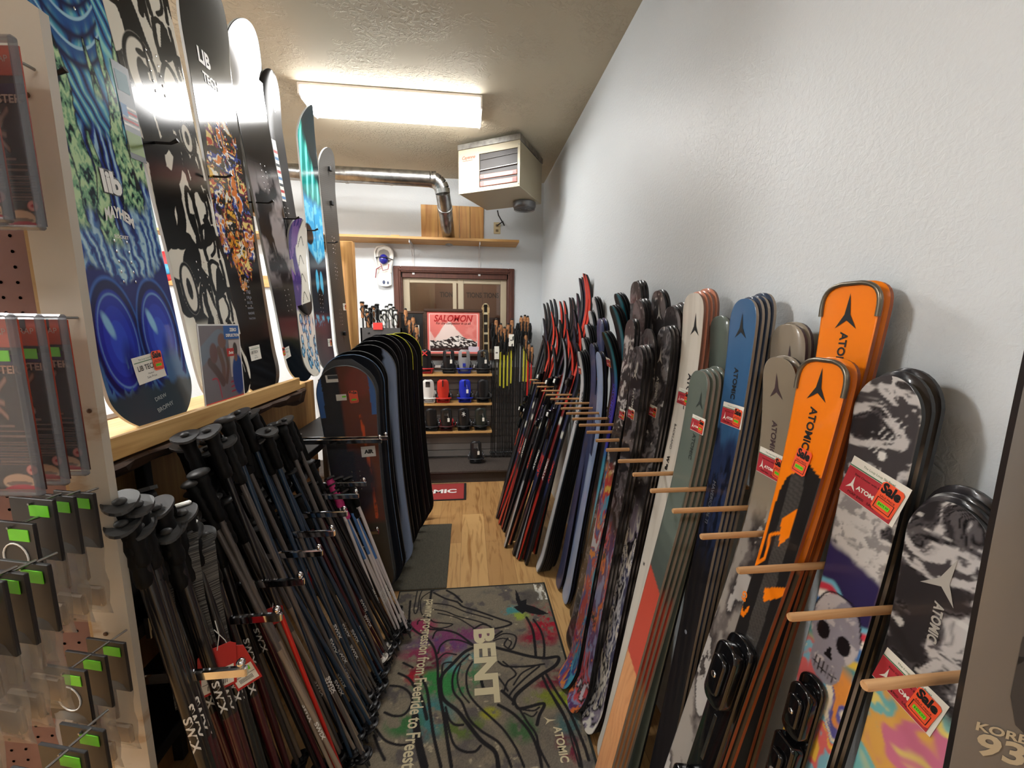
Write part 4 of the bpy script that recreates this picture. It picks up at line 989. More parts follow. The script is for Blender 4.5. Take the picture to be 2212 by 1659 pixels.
stack('dark marbled lava print', 'lowest of the marbled', (1378, 748), 1.36, (.46, 1.42), 3, mid=(1332, 1038), wid=(.11, .09, .10), tailc=.05, cf=bwprint(47, dark=(34, 32, 36), mid=(60, 56, 60), light=(110, 106, 110), low=lowr(13, .86, P_lava)), extra=ex_bw((1373, 805), (1370, 870), (1364, 893)), step=(.017, .003, .003), **kw)

# --- teal, blue and navy freeride skis, tips curling to the aisle
def cf_teal(uv):
    def f(u, z):
        c = np.tile(C3((22, 24, 28)), (len(u), 1)); r = (u > .0).astype(float)
        g = np.tile(C3((44, 128, 146)), (len(u), 1)); g = over(g, sst(1.42, 1.25, z), (48, 48, 170)); g = over(g, sst(1.05, .9, z), (80, 176, 200)); g = over(g, sst(.6, .3, z), (50, 40, 110))
        return over(c, r, g)
    return f
for j, (tp, Y, B_) in enumerate((((1330, 634), 1.83, (.60, 1.95)), ((1320, 660), 1.80, (.59, 1.93)), ((1303, 717), 1.77, (.572, 1.92)))):
    w = ['tallest of the teal group', 'in the middle of the teal group', 'lowest of the teal group'][j]
    def ex(o, pl, M, j=j):
        f = lambda x, y: pl.pt(x, y, .001)
        if j == 2: c = UV(M, 1315, 783, pl); price_card(o, lambda x, y, e: pl.pt(x, y, e), c[0], c[1], .06, 0)
        mb = MB(); letter(mb, 'SALOMON', f, .17, (.0, 1.25), -math.pi/2, bold=.02); mb.build('lettering', mat('ink_violet', (74, 70, 190), .4), o)
    stack('teal and black', w, tp, Y, B_, 3, wid=(.11, .085, .10), p=2.4, rt=.05, tipc=.10, tailc=.02, theta=90, cf=cf_teal, nu=6, nv=80, kidcf=solid((34, 36, 42)), step=(.013, .003, .003), tipl=.34, extra=ex)
stack('slate blue wide', 'behind the teal skis', (1296, 688), 2.0, (.57, 2.08), 2, wid=(.105, .09, .12), p=2.2, rt=.06, tipc=.05, theta=90, cf=solid((72, 80, 118)), step=(.022, .003, .003), extra=lambda o, pl, M: (price_card(o, lambda x, y, e: pl.pt(x, y, e), *UV(M, 1288, 812, pl), .06, 0), MB() and None))
stack('pale ice blue', 'beside the teal skis', (1292, 760), 1.93, (.555, 2.06), 2, wid=(.11, .085, .10), p=2.2, rt=.05, tipc=.07, theta=90, cf=lambda u, z: over(np.tile(C3((150, 172, 212)), (len(u), 1)), sst(.4, .6, fbm(u*20, z*5, 3))*.5, (190, 204, 226)), nu=6, nv=60, kidcf=solid((60, 64, 84)), step=(.018, .003, .003))
stack('navy blue flat-tailed', 'beside the ice blue ones', (1278, 742), 2.08, (.545, 2.19), 3, wid=(.105, .085, .10), p=2.2, rt=.05, tipc=.07, theta=90, cf=lambda u, z: over(np.tile(C3((60, 66, 100)), (len(u), 1)), sst(.4, .6, fbm(u*20, z*5, 3))*.5, (84, 92, 134)), nu=6, nv=60, kidcf=solid((40, 42, 56)), step=(.016, .003, .003))
# white-fronted sets in descending sizes
for j, (tp, Y) in enumerate((((1281, 642), 2.42), ((1273, 671), 2.39), ((1265, 701), 2.36), ((1258, 730), 2.33), ((1250, 759), 2.30))):
    def ex(o, pl, M):
        mb = MB(); letter(mb, 'SALOMON', lambda x, y: pl.pt(x, y, .001), .20, (.01, 1.12), -math.pi/2, bold=.02); mb.build('lettering', mat('ink_navy', (26, 52, 70), .4), o)
        price_card(o, lambda x, y, e: pl.pt(x, y, e), *UV(M, 1253, 800, pl), .06, 0)
    w = ['rising highest of five steps', 'one step below the highest', 'on the middle step', 'one step above the lowest', 'lowest of the five steps'][j]
    stack('white-topped black', w, tp, Y, (.455-.0*j+(4-j)*.02, 2.36+(4-j)*.012), 3 if j < 4 else 6, wid=(.10, .08, .09), p=2.4, rt=.05, tipc=.09, tailc=.02, theta=90, cf=lambda u, z: over(np.tile(C3((224, 224, 226)), (len(u), 1)), (u > .018)*1.0, (30, 44, 54)), nu=5, nv=40, kidcf=solid((30, 30, 34)), step=(.014, .003, .003), tipl=.36, extra=ex if j == 4 else None)
# --- cross-country skis, narrow
def xc_cf(kind, k=0):
    pal = dict(red=((214, 54, 36), (120, 24, 26), (190, 44, 32)), black=((26, 28, 32), (30, 30, 34), (34, 34, 38)), redblack=((226, 62, 42), (24, 24, 28), (150, 34, 30)), grey=((60, 64, 72), (30, 32, 40), (176, 178, 180)), navy=((30, 34, 56), (40, 48, 84), (28, 32, 46)), slate=((44, 56, 66), (32, 40, 52), (40, 46, 56)), silver=((150, 154, 160), (30, 32, 38), (160, 162, 166)))[kind]
    def f(u, z):
        c = np.tile(C3(pal[0]), (len(u), 1)); c = over(c, sst(1.15, 1.1, z), pal[1]); c = over(c, sst(.5, .48, z), pal[2])
        c = over(c, ((z > .80+.09*(k % 3)) & (z < .85+.09*(k % 3)))*(k % 2)*1.0, (214, 214, 204)); c = over(c, (u > .010)*(z > .5)*(z < 1.5)*.6, (20, 20, 24)); return c
    return f
XC = [((1173, 655), 3.5, 'black', (.24, 3.22)), ((1180, 653), 3.42, 'black', (.26, 3.2)), ((1187, 647), 3.34, 'slate', (.27, 3.16)), ((1195, 645), 3.26, 'slate', (.28, 3.1)), ((1208, 650), 3.14, 'red', (.29, 3.03)), ((1217, 649), 3.06, 'red', (.29, 2.97)),
      ((1229, 642), 2.98, 'black', (.30, 2.90)), ((1235, 642), 2.9, 'black', (.30, 2.84)), ((1245, 633), 2.8, 'navy', (.31, 2.76)), ((1250, 600), 2.66, 'slate', (.40, 2.72)), ((1256, 598), 2.62, 'navy', (.42, 2.66)), ((1259, 590), 2.56, 'red', (.43, 2.6)), ((1264, 592), 2.52, 'red', (.45, 2.56)),
      ((1172, 687), 3.36, 'slate', (.22, 3.1)), ((1174, 697), 3.28, 'navy', (.24, 3.04)), ((1171, 724), 3.2, 'black', (.245, 2.98)), ((1190, 672), 3.12, 'redblack', (.25, 2.92)), ((1221, 678), 2.86, 'navy', (.27, 2.8)), ((1224, 710), 2.74, 'redblack', (.29, 2.7)), ((1238, 668), 2.7, 'navy', (.32, 2.62)), ((1248, 697), 2.52, 'red', (.33, 2.5)), ((1237, 703), 2.6, 'navy', (.30, 2.56)), ((1207, 690), 2.96, 'black', (.26, 2.88)),
      ((1200, 705), 3.0, 'red', (.235, 3.0)), ((1214, 730), 2.68, 'silver', (.32, 2.52)), ((1230, 735), 2.58, 'redblack', (.36, 2.50)), ((1182, 735), 3.05, 'red', (.23, 3.1)), ((1243, 740), 2.46, 'navy', (.37, 2.44)), ((1192, 745), 2.9, 'grey', (.25, 2.66))]
kindlab = dict(red='bright red', black='black', redblack='red-tipped black', grey='dark grey', navy='navy blue', slate='slate grey', silver='silver-tailed')
seen = {}
for tp, Y, kind, B_ in XC:
    seen[kind] = seen.get(kind, 0)+1; k = seen[kind]
    o, pl, M = stack(kindlab[kind]+' cross-country', 'x', tp, Y, B_, 1, wid=(.044, .046, .042), p=1.7, rt=.09, tipc=.085, tailc=.0, theta=84, cf=xc_cf(kind, k), nu=3, nv=90, tipl=.30, th=.016, rb=.012)
    T_ = o.matrix_world @ Vector((0, -pl.tipc, pl.L))
    nth = ['farthest back', 'second from the back', 'third from the back', 'fourth from the back', 'fifth from the back', 'sixth from the back', 'seventh from the back', 'eighth from the back'][k-1]
    tot = sum(1 for q in XC if q[2] == kind)
    o['label'] = f'narrow {kindlab[kind]} cross-country ski by the right wall, ' + (f'{nth} of its colour' if tot > 1 else 'the only one of its colour')
    o['group'] = 'cross-country skis along the right wall'
    if B_[0] < .34 and k % 2 == 1 or kind in ('redblack', 'navy'):
        mb = MB(); letter(mb, 'ATOMIC', lambda x, y: pl.pt(x, y, .001), .15, (0, .66), math.pi/2, bold=.03); mb.build('lettering', TXT_WHITE if kind in ('red', 'redblack') else mat('ink_red', (220, 60, 40), .5), o)
    if k in (1, 4):
        b = MB(); z0 = .74+.11*((k*3+len(kind)) % 4); b.box((-.02, -.022, z0), (.02, -.001, z0+.22), bev=.004); b.box((-.024, -.045, z0+.14), (.024, -.012, z0+.2), bev=.006); q = b.build('ski_binding', M_blackg, o)
        MB().box((-.016, -.05, z0+.15), (.016, -.045, z0+.18), bev=.003).build('binding_clip', M_white if k == 1 else M_steel, q)
    if k in (2, 4) and kind in ('red', 'navy', 'black'): price_card(o, lambda x, y, e: pl.pt(x, y, e), 0, 1.16, .055, .5)

# --- wooden dowels
M_dow = wood('dowel_birch', (214, 170, 122), (188, 140, 92), 'X', 8)
ys = [.392+.1205*k for k in range(15)]+[2.22, 2.36, 2.50, 2.66, 2.84, 3.02, 3.2]
for k, y in enumerate(ys):
    o = MB().tube([(.5, 0, 0), (.503, 0, 0), (.64, 0, 0), (XW-.002, 0, 0)], [.0055, .0066, .0066, .0066], 14).build('wooden_dowel', M_dow)
    o.location = (0, y, 1.148)
    N_ = 'first second third fourth fifth sixth seventh eighth ninth tenth eleventh twelfth thirteenth fourteenth fifteenth sixteenth seventeenth eighteenth nineteenth twentieth twenty-first'.split()
    beh = ['', 'skull print ski', 'orange ski with binding', 'taupe mountain print ski', 'dark blue ski', 'red and wood ski', 'off-white ski', 'flow print ski']
    lab = f'wooden wall dowel in front of the {beh[k]}' if 0 < k < 8 else 'wooden wall dowel beside the dark grey ski' if k == 0 else 'wooden wall dowel, last of the row at the far end' if k == len(ys)-1 else f'wooden wall dowel, {N_[k]} of the row from the dark grey ski'
    tag(o, lab, 'dowel', 'wooden dowels between the ski stacks')
# ================================================================ LEFT SIDE: ledge, display boards
t = thing('display_ledge', 'pine ledge with raised front lip carrying the upright snowboards', 'ledge', (0, 0, 0))
MB().box((-1.16, .81, 1.255), (-.872, 2.22, 1.28), bev=.003).build('shelf_board', M_pineY, t)
MB().box((-.872, .79, 1.262), (-.85, 2.10, 1.322), bev=.003).build('front_lip', M_pineY, t)
sl = MB(); n = 30; vs = []
for i in range(n):
    y = .792+1.39*i/(n-1); k = .008*math.sin(i*1.7)+.006*math.sin(i*.63); bot = 1.205+k-(.03*max(0, (y-1.95)/.2))
    for x, z in ((-1.12, 1.254), (-.852+k*.6, 1.254), (-.845+k, 1.245), (-.862+k, bot+.02), (-.90+k, bot), (-1.12, 1.20)): vs.append((x, y, z))
sl.add(vs, [(i*6+j, i*6+(j+1) % 6, (i+1)*6+(j+1) % 6, (i+1)*6+j) for i in range(n-1) for j in range(6)]+[tuple(range(6))[::-1], tuple(range((n-1)*6, n*6))])
sl.build('live_edge_slab', wood('bark_slab', (86, 58, 36), (46, 32, 24), 'Y', 6, .8), t)
tag(MB().box((-1.15, .79, .0), (-1.10, 2.9, 1.20)).box((-1.10, .79, .0), (-1.085, 2.9, 1.20)).build('plywood_sheet', wood('plywood', (186, 146, 92), (150, 108, 62), 'Z', 2.2)), 'plywood back panel under the ledge behind the ski poles', 'panel')
t = thing('board_rail', 'pine rail with black pegs holding the upright snowboards', 'rail', (0, 0, 0))
MB().box((-1.02, .79, 2.10), (-.985, 3.22, 2.20), bev=.003).build('rail_board', M_pineY, t)
for y in (1.04, 1.38, 1.66, 1.98, 2.26, 2.52, 2.88): MB().tube([(-.985, y+.02, 2.13), (-.89, y+.02, 2.13), (-.87, y+.02, 2.14)], [.004, .004, .006], 8).build('peg', M_black, t)
tag(MB().box((-.975, 3.22, 0), (-.86, 3.28, 2.205), bev=.004).build('wooden_post', wood('post_fir', (196, 150, 88), (150, 102, 54), 'Z', 3.0)), 'square pine post at the end of the snowboard rail', 'post')

def pat_waves(u, z):
    wx = fbm(u*9, z*6, 2, 3)-.5; wy = fbm(u*9+4, z*6+8, 3, 3)-.5
    ph = (z*1.0+u*2.6+wx*.22+.06*np.sin(z*16+u*10))*62
    s = .5+.5*np.sin(ph); n2 = fbm(u*40+wx*9, z*22, 8, 4)
    c = np.tile(C3((40, 104, 168)), (len(u), 1)); c = over(c, sst(.3, .75, s), (70, 160, 196)); c = over(c, sst(.72, .95, s*.7+n2*.4), (150, 216, 206)); c = over(c, sst(.20, .06, s), (26, 52, 120)); c = over(c, sst(.05, .0, s), (14, 26, 66))
    # nested crescents up the middle
    for cz in np.arange(.98, 1.62, .062):
        q = (z-cz-.0)-((u+.01)**2)*9+.018; m = (np.abs(u+.01) < .088)
        c = over(c, sst(-.052, .0, q)*sst(.012, .004, q)*m*.96, (36, 84, 150)); c = over(c, sst(-.05, -.03, q)*sst(-.018, -.03, q)*m, (16, 30, 76)); c = over(c, sst(.001, .004, q)*sst(.012, .008, q)*m, (160, 206, 226))
    c = over(c, sst(.055, .10, u+.05*(n2-.5))*sst(1.34, 1.42, z), (52, 50, 128)); c = over(c, sst(.085, .11, u+.06*(n2-.5))*sst(1.38, 1.45, z)*sst(.45, .55, fbm(u*50-z*30, z*22, 5)), (150, 34, 60))
    # wave curtain pointing down to the twin pools
    top = sst(.83, .79, z+.6*np.abs(u)); V = top*sst(.33, .36, z-.55*np.abs(u)**1.0+.08*fbm(u*40, z*6, 7)*0); w = .5+.5*np.sin(u*190+z*26*np.sign(u)+9*fbm(u*20, z*10, 12))
    cc = np.tile(C3((28, 44, 128)), (len(u), 1)); cc = over(cc, sst(.45, .75, w), (64, 104, 178)); cc = over(cc, sst(.80, .93, w), (160, 200, 222)); cc = over(cc, sst(.28, .1, w), (16, 22, 54))
    c = c*(1-V[:, None])+cc*V[:, None]
    fl = sst(.55, .45, z-1.1*np.abs(u))*sst(.34, .40, z-.9*np.abs(u)); w2 = .5+.5*np.sin(u*240+12*fbm(u*24, z*18, 19)+z*30)
    cf = np.tile(C3((84, 132, 190)), (len(u), 1)); cf = over(cf, sst(.6, .9, w2), (176, 212, 224)); cf = over(cf, sst(.3, .1, w2), (36, 58, 130)); c = c*(1-fl[:, None])+cf*fl[:, None]
    # twin pools
    lowm = sst(.43, .41, z-.3*np.abs(u)-.01*np.sin(u*60)); P = np.tile(C3((24, 34, 112)), (len(u), 1))
    for cx in (-.075, .068):
        for r, col in ((1.25, (58, 104, 190)), (1.19, (20, 26, 84)), (1.0, (36, 58, 170)), (.93, (120, 168, 220)), (.90, (34, 50, 164)), (.7, (44, 66, 190)), (.42, (52, 84, 206))):
            P = over(P, ellm(u, z, cx, .265, .062*r, .135*r, .05), col)
        P = over(P, ellm(u, z, cx-.022, .31, .010, .035, .5, .3), (140, 196, 232)); P = over(P, ellm(u, z, cx+.02, .2, .02, .06, .8)*.6, (24, 20, 70))
    c = c*(1-lowm[:, None])+P*lowm[:, None]
    dr = sst(.47, .50, fbm(u*44, z*7+fbm(u*30, z*10, 3), 31, 3)+(.20-z)*.9); c = over(c, sst(.24, .18, z)*dr, (70, 110, 158))
    c = over(c, sst(.145, .12, z+.05*(fbm(u*40, z*9, 6)-.5)), (52, 66, 76))
    # pale green hanging trees
    for cx, z0, z1, wd in ((-.062, .60, .99, .034), (-.105, .55, .80, .03), (-.02, .52, .78, .028), (.075, .62, 1.02, .036), (.125, .70, 1.06, .026), (.03, .88, 1.0, .012), (-.12, 1.34, 1.6, .03), (-.125, 1.2, 1.32, .02)):
        prof = np.clip((z1-z)/(z1-z0), 0, 1); ww = wd*(.15+.85*prof)*(.8+.4*fbm(z*60, u*0+cx*90, 3)); m = np.clip((ww-np.abs(u-cx-.006*np.sin(z*30)))/.003, 0, 1)*(z < z1)*sst(z0-.02, z0+.02, z)
        sc = .5+.5*np.sin((u-cx)*520*(1)+9*fbm(u*60, z*50, 8)); dp = fbm(u*90, z*60+np.sin(u*300)*.4, 5, 3)
        tr = np.tile(C3((126, 176, 136)), (len(u), 1)); tr = over(tr, sst(.5, .62, dp), (190, 222, 172)); tr = over(tr, sst(.44, .36, dp), (52, 92, 84)); tr = over(tr, sst(.36, .30, dp), (20, 36, 44))
        rim = np.clip((ww+.003-np.abs(u-cx-.006*np.sin(z*30)))/.002, 0, 1)*(z < z1+.004)*sst(z0-.02, z0+.02, z)
        c = over(c, rim, (16, 28, 50)); c = c*(1-m[:, None])+tr*m[:, None]
    return c
def pat_formline(u, z):
    c = np.tile(C3((226, 222, 208)), (len(u), 1)); K = (12, 12, 14)
    fl = np.sin(u*40+2.3*np.sin(z*15)+.9*np.sin(z*37+1))+.75*np.sin(z*30+2.2*np.sin(u*34)); c = over(c, sst(.10, .16, fl)*sst(.035, .03, u)*sst(.30, .34, z), K); c = over(c, sst(.30, .36, np.sin(z*34+1.2*np.sin(u*50))+.5*np.sin(u*90))*sst(.04, .05, u), K)
    S = lambda L, w: stroke(u, z, L, w*1.35, .0012)
    # right column of stacked brackets
    for k in range(13):
        z0 = .06+k*.118
        if .93 < z0 < 1.05: continue
        for L, w in (([(.045, z0), (.040, z0+.05), (.047, z0+.10)], .014), ([(.047, z0+.10), (.07, z0+.112), (.10, z0+.10)], .012), ([(.075, z0+.012), (.10, z0+.03), (.108, z0+.06), (.098, z0+.09)], .010), ([(.118, z0+.01), (.124, z0+.06), (.12, z0+.11)], .012)): c = over(c, S(L, w), K)
    for k in range(4):
        z0 = .10+k*.12
        for L, w in (([(-.012, z0), (-.018, z0+.05), (-.008, z0+.11)], .018), ([(-.05, z0+.02), (-.04, z0+.07), (-.02, z0+.11)], .012)): c = over(c, S(L, w), K)
    for L, w in (([(-.11, .60), (-.10, .74), (-.085, .86), (-.10, .98)], .055), ([(-.07, .60), (-.04, .66), (-.035, .76), (-.01, .80), (.015, .86), (-.005, .92)], .030), ([(-.05, .86), (0, .90), (.05, .88), (.075, .80), (.10, .74)], .026), ([(.02, .60), (.0, .68), (.02, .76), (.045, .70), (.04, .62)], .012),
                 ([(-.10, .96), (-.06, .99), (-.01, .98), (.03, .94)], .022), ([(.09, .98), (.12, .93), (.11, .88)], .016), ([(-.13, 1.28), (-.11, 1.38), (-.10, 1.46), (-.06, 1.50), (0, 1.47)], .030), ([(-.10, 1.44), (-.085, 1.30), (-.05, 1.20), (-.03, 1.12)], .045), ([(.0, 1.46), (-.01, 1.38), (.01, 1.30), (.0, 1.22)], .016), ([(-.06, 1.56), (-.02, 1.52), (0, 1.48)], .02),
                 ([(.02, 1.06), (.07, 1.02), (.10, 1.08), (.06, 1.12), (.02, 1.06)], .012), ([(.05, 1.15), (.10, 1.16), (.12, 1.10)], .012), ([(-.05, .46), (-.02, .50), (-.01, .56), (-.04, .60)], .03), ([(-.12, .62), (-.08, .58), (-.03, .60)], .026)): c = over(c, S(L, w), K)
    def ov(cx, cz, rx, rz, w):
        a = ellm(u, z, cx, cz, rx, rz, .04); b = ellm(u, z, cx, cz, rx-w, rz-w, .06); i = ellm(u, z, cx, cz, rx*.3, rz*.42, .1)
        return np.clip(a-b, 0, 1), i
    for q in ((-.085, .44, .040, .085, .012), (.085, .92, .032, .05, .010), (-.055, 1.05, .068, .10, .014), (-.09, .14, .035, .06, .010)):
        a, i = ov(*q); c = over(c, ellm(u, z, q[0], q[1], q[2], q[3], .04), (226, 222, 208)); c = over(c, a, K); c = over(c, i, K)
    for dz in (-.05, -.015, .02, .055): c = over(c, ellm(u, z, -.045, 1.05+dz, .02, .010, .15), K)
    c = over(c, S([(-.03, .96), (-.022, 1.05), (-.03, 1.14)], .008), K)
    tx = (np.abs(u-.028) < .004)*(z > .06)*(z < .34)*(np.sin(z*900) > -.2); c = over(c, tx*.7, (120, 108, 90))
    return c
def pat_splat(u, z):
    c = np.tile(C3((22, 22, 24)), (len(u), 1)); e = ellm(u, z, .0, .80, .115, .29, .5)
    cols = [(232, 228, 216), (226, 176, 60), (40, 36, 40), (196, 70, 40), (236, 210, 130), (120, 40, 70), (24, 24, 26), (60, 80, 160), (240, 236, 226), (220, 120, 40)]
    n = fbm(u*17+2.4*fbm(u*16, z*11, 2), z*15, 6, 3); n = (n-.25)/.5*len(cols); r = np.tile(C3(cols[0]), (len(u), 1))
    for k in range(1, len(cols)): r = over(r, sst(k-.06, k+.06, n), cols[k])
    r = over(r, sst(.78, .55, z)*sst(.45, .55, fbm(u*40, z*30, 21))*.8, (232, 140, 36)); r = over(r, sst(.60, .64, fbm(u*50, z*44, 33)), (22, 22, 24))
    m = sst(.30, .36, e*.55+.9*(fbm(u*34, z*7, 9)-.30)*(e > .02)); return c*(1-m[:, None])+r*m[:, None]
def pat_smoke(u, z):
    n = fbm(u*9+1.5*fbm(u*8, z*5, 3), z*5, 4, 5); c = np.tile(C3((30, 30, 33)), (len(u), 1)); m = sst(.45, .62, n)*sst(.48, .6, z)*sst(1.08, .95, z); c = over(c, m, (150, 142, 142)); c = over(c, sst(.26, .24, z), (20, 26, 32))
    return c
def pat_teal(u, z):
    c = np.tile(C3((24, 34, 38)), (len(u), 1)); ra = .5+.5*np.sin((u*26-z*4)*3+3*fbm(u*12, z*3, 2)); up = sst(1.02, 1.1, z)*sst(1.36, 1.22, z+u*1.2)
    c = over(c, up, (20, 120, 116)); c = over(c, up*sst(.6, .95, ra), (110, 226, 206)); mid = sst(1.08, 1.0, z)*sst(.60, .66, z+.3*np.abs(u)); c = over(c, mid, (52, 160, 214)); c = over(c, mid*sst(.5, .62, fbm(u*30, z*20, 5)), (110, 196, 226))
    for L, w in (([(0, 1.3), (0, .3)], .004),): c = over(c, stroke(u, z, L, w, .001, False), (12, 20, 26))
    c = over(c, sst(.012, .0, np.abs(u+.03)-.06+np.abs(z-.80)*.5)*0, (0, 0, 0))
    lowm = sst(.70, .66, z-np.abs(u)*.5); c = over(c, lowm, (26, 40, 52))
    for cx in (-.035, .035): c = over(c, ellm(u, z, cx, .56, .026, .075, .1), (84, 186, 226))
    c = over(c, ellm(u, z, .0, .47, .05, .06, .3), (14, 18, 22)); c = over(c, sst(.38, .36, z+.03*fbm(u*60, z*20, 8))*sst(.25, .35, z)*sst(.5, .6, fbm(u*40, z*20, 3)), (60, 170, 200)); c = over(c, ellm(u, z, -.11, .83, .07, .06, .15), (16, 26, 36))
    return c
def pat_ovals(u, z):
    c = np.tile(C3((226, 222, 210)), (len(u), 1)); c = over(c, sst(.0, -.02, u+.02*np.sin(z*20))*sst(.36, .40, z), (70, 56, 120)); c = over(c, sst(.5, .56, fbm(u*30, z*14, 4))*sst(.0, -.02, u)*sst(.36, .40, z), (120, 90, 150))
    for k in range(7): c = over(c, stroke(u, z, [(.0, .42+k*.1), (.03, .48+k*.1), (.07, .44+k*.1)], .006), (60, 64, 50))
    rg = np.random.default_rng(4)
    for k in range(34):
        cx, cz = rg.uniform(-.12, .12), rg.uniform(.02, .34); c = over(c, ellm(u, z, cx, cz, .017, .030, .1), (24, 48, 76)); c = over(c, ellm(u, z, cx+.001, cz, .012, .024, .15), (88, 160, 204)); c = over(c, ellm(u, z, cx+.003, cz+.006, .006, .012, .3), (210, 230, 236))
    return c
def pat_carbon(u, z):
    s = (np.sin((u*700+z*500)) > 0)*.35; c = np.tile(C3((52, 50, 47)), (len(u), 1)); return over(c, s, (84, 80, 76))
M_gloss = painted('snowboard_topsheet', .13, .0, spec=.30)
M_gloss2 = painted('snowboard_topsheet_satin', .34, .0, spec=.2)
M_pale_edge = mat('board_sidewall_pale', (176, 178, 176), .35)
def inserts(o, pl, zs):
    mb = MB()
    for z0 in zs:
        for r in range(5):
            for dx in (-.02, .02): mb.ell((dx, -pl.c(z0)-.0008, z0+r*.026), (.003, .001, .004), 6, 4)
    mb.build('binding_inserts', M_chrome, o)
def board(label, bx, tp, Xb, Xt, yb, yt, L=None, W=(.29, .255, .29), cf=None, nu=40, nv=360, m=None, p=2.0, rt=.16, tipc=.045, rb=.13, pb=2.0, ins=(.38, .95), edge=None, group='snowboards upright on the ledge', th=.009, tailc=.025, zb=1.285, zt=2.8):
    pl = Plank(1.5, W[0], W[1], W[2], tipc, tailc, .26, .2, p, rt, rb, pb, th)
    M = lean(pl, (Xb, yb, zb), (Xt, yt, zt), (1, 0, 0))
    o = pl.body('snowboard', [m or M_gloss, edge or M_pale_edge, M_base], nu=nu, nv=nv, cf=cf); o.matrix_world = M
    tag(o, label, 'snowboard', group)
    if ins: inserts(o, pl, ins)
    return o, pl, M
def L3(o, pl, body, z, u, w, m, ang=0, bold=.03, sy=1.0, name='lettering', e=.0012): mb = MB(); letter(mb, body, lambda x, y: pl.pt(x, y, e), w, (u, z), ang, bold=bold, sy=sy); return mb.build(name, m, o)
o, pl, M = board('tall blue wave and pale green tree print snowboard nearest the white panel', 0, 0, -.905, -.915, 1.255, 1.125, cf=pat_waves, nu=130, nv=720, zt=2.92, ins=(.42, 1.06), W=(.305, .285, .305), rb=.13, pb=1.8)
q = UV(M, 240, 395, pl); L3(o, pl, 'lib', q[1], q[0], .062, TXT_BLACK, bold=.16, sy=1.15, name='logo_outline', e=.0012); L3(o, pl, 'lib', q[1], q[0], .058, TXT_WHITE, bold=.05, sy=1.15, name='logo_lettering', e=.0018)
q = UV(M, 255, 460, pl)
mb = MB(); letter(mb, 'MAYHEM', lambda x, y: pl.pt(x, q[1]+(y-q[1])-((x-q[0])/.05)**2*.022, .0018), .088, q, -.12, bold=.05, sy=1.7); mb.build('title_lettering', TXT_WHITE, o)
q = UV(M, 262, 512, pl); L3(o, pl, 'ROCKET', q[1], q[0], .045, TXT_WHITE, name='small_lettering')
q = UV(M, 350, 866, pl); L3(o, pl, 'DREW', q[1]+.012, q[0], .045, mat('ink_chalk', (170, 180, 180), .5), ang=.1, bold=0, name='signature'); L3(o, pl, 'BROPHY', q[1]-.018, q[0]+.004, .065, mat('ink_chalk', (170, 180, 180), .5), ang=.12, bold=0, name='signature')
q = UV(M, 322, 794, pl); price_card(o, lambda x, y, e: pl.pt(x, y, e), q[0], q[1], .105, .06, style='plain', sale_at=(.33, .18))
q = UV(M, 268, 200, pl)
mb = MB(); f = lambda x, y: pl.pt(x, y, .0012); rect(mb, f, q[0]-.026, q[0]+.03, q[1]-.17, q[1]+.07, 0)
for k in range(5): rect(mb, lambda x, y: pl.pt(x, y, .0015), q[0]-.024, q[0]+.028, q[1]-.085+k*.011, q[1]-.079+k*.011, 1 if k % 2 else 2)
rect(mb, lambda x, y: pl.pt(x, y, .0016), q[0]-.024, q[0]-.004, q[1]-.062, q[1]-.032, 3); rect(mb, lambda x, y: pl.pt(x, y, .0015), q[0]-.024, q[0]+.028, q[1]-.155, q[1]-.10, 4); rect(mb, lambda x, y: pl.pt(x, y, .0015), q[0]-.02, q[0]+.02, q[1], q[1]+.05, 5)
mb.build('info_sticker', [mat('sticker_dark', (38, 50, 58), .4), mat('sticker_red', (190, 60, 60), .5), TXT_WHITE, mat('sticker_blue', (80, 130, 180), .5), mat('sticker_green', (110, 140, 50), .5), mat('sticker_teal', (90, 130, 140), .5)], o)
o, pl, M = board('black and cream curving formline print snowboard, second from the white panel', 0, 0, -.905, -.915, 1.615, 1.335, cf=pat_formline, nu=110, nv=620, zt=3.0, W=(.305, .285, .305), ins=(.42, 1.02))
o, pl, M = board('glossy black snowboard with a multicoloured splatter patch in its middle', 0, 0, -.905, -.915, 1.835, 1.74, cf=pat_splat, nu=90, nv=520, zt=2.82, W=(.29, .27, .29))
q = UV(M, 447, 150, pl); L3(o, pl, 'LIB', q[1]+.03, q[0]-.01, .07, TXT_WHITE, bold=.04, sy=1.2); L3(o, pl, 'TECH', q[1]-.035, q[0]+.01, .09, TXT_WHITE, bold=.04, sy=1.2)
q = UV(M, 540, 660, pl)
for k, s in enumerate(('RIDE', 'THE ICE', 'TIRE', 'ORLA', 'SKATE', 'BANANA', 'MAGNE', 'TRACTION')): L3(o, pl, s, q[1]+.10-k*.022, q[0], .03+.003*k, mat('ink_grey', (120, 124, 132), .5), name='small_lettering')
q = UV(M, 551, 762, pl); price_card(o, lambda x, y, e: pl.pt(x, y, e), q[0], q[1], .085, .0, style='plain', sale=False)
board('plain black snowboard directly behind the one with white letters', 0, 0, -.93, -.95, 1.93, 1.84, cf=None, nu=2, nv=60, m=M_blackg, zt=2.76, W=(.28, .25, .28), ins=None)
o, pl, M = board('mirror-glossy black snowboard with grey smoke print', 0, 0, -.905, -.915, 2.28, 2.01, cf=pat_smoke, nu=40, nv=300, zt=2.86, W=(.31, .295, .31), tipc=.06)
q = UV(M, 619, 762, pl); price_card(o, lambda x, y, e: pl.pt(x, y, e), q[0], q[1], .075, .0, style='plain', sale_at=(-.4, .25))
q = UV(M, 600, 360, pl); mb = MB(); f = lambda x, y: pl.pt(x, y, .0012); rect(mb, f, q[0]-.02, q[0]+.025, q[1]-.16, q[1]+.12, 0)
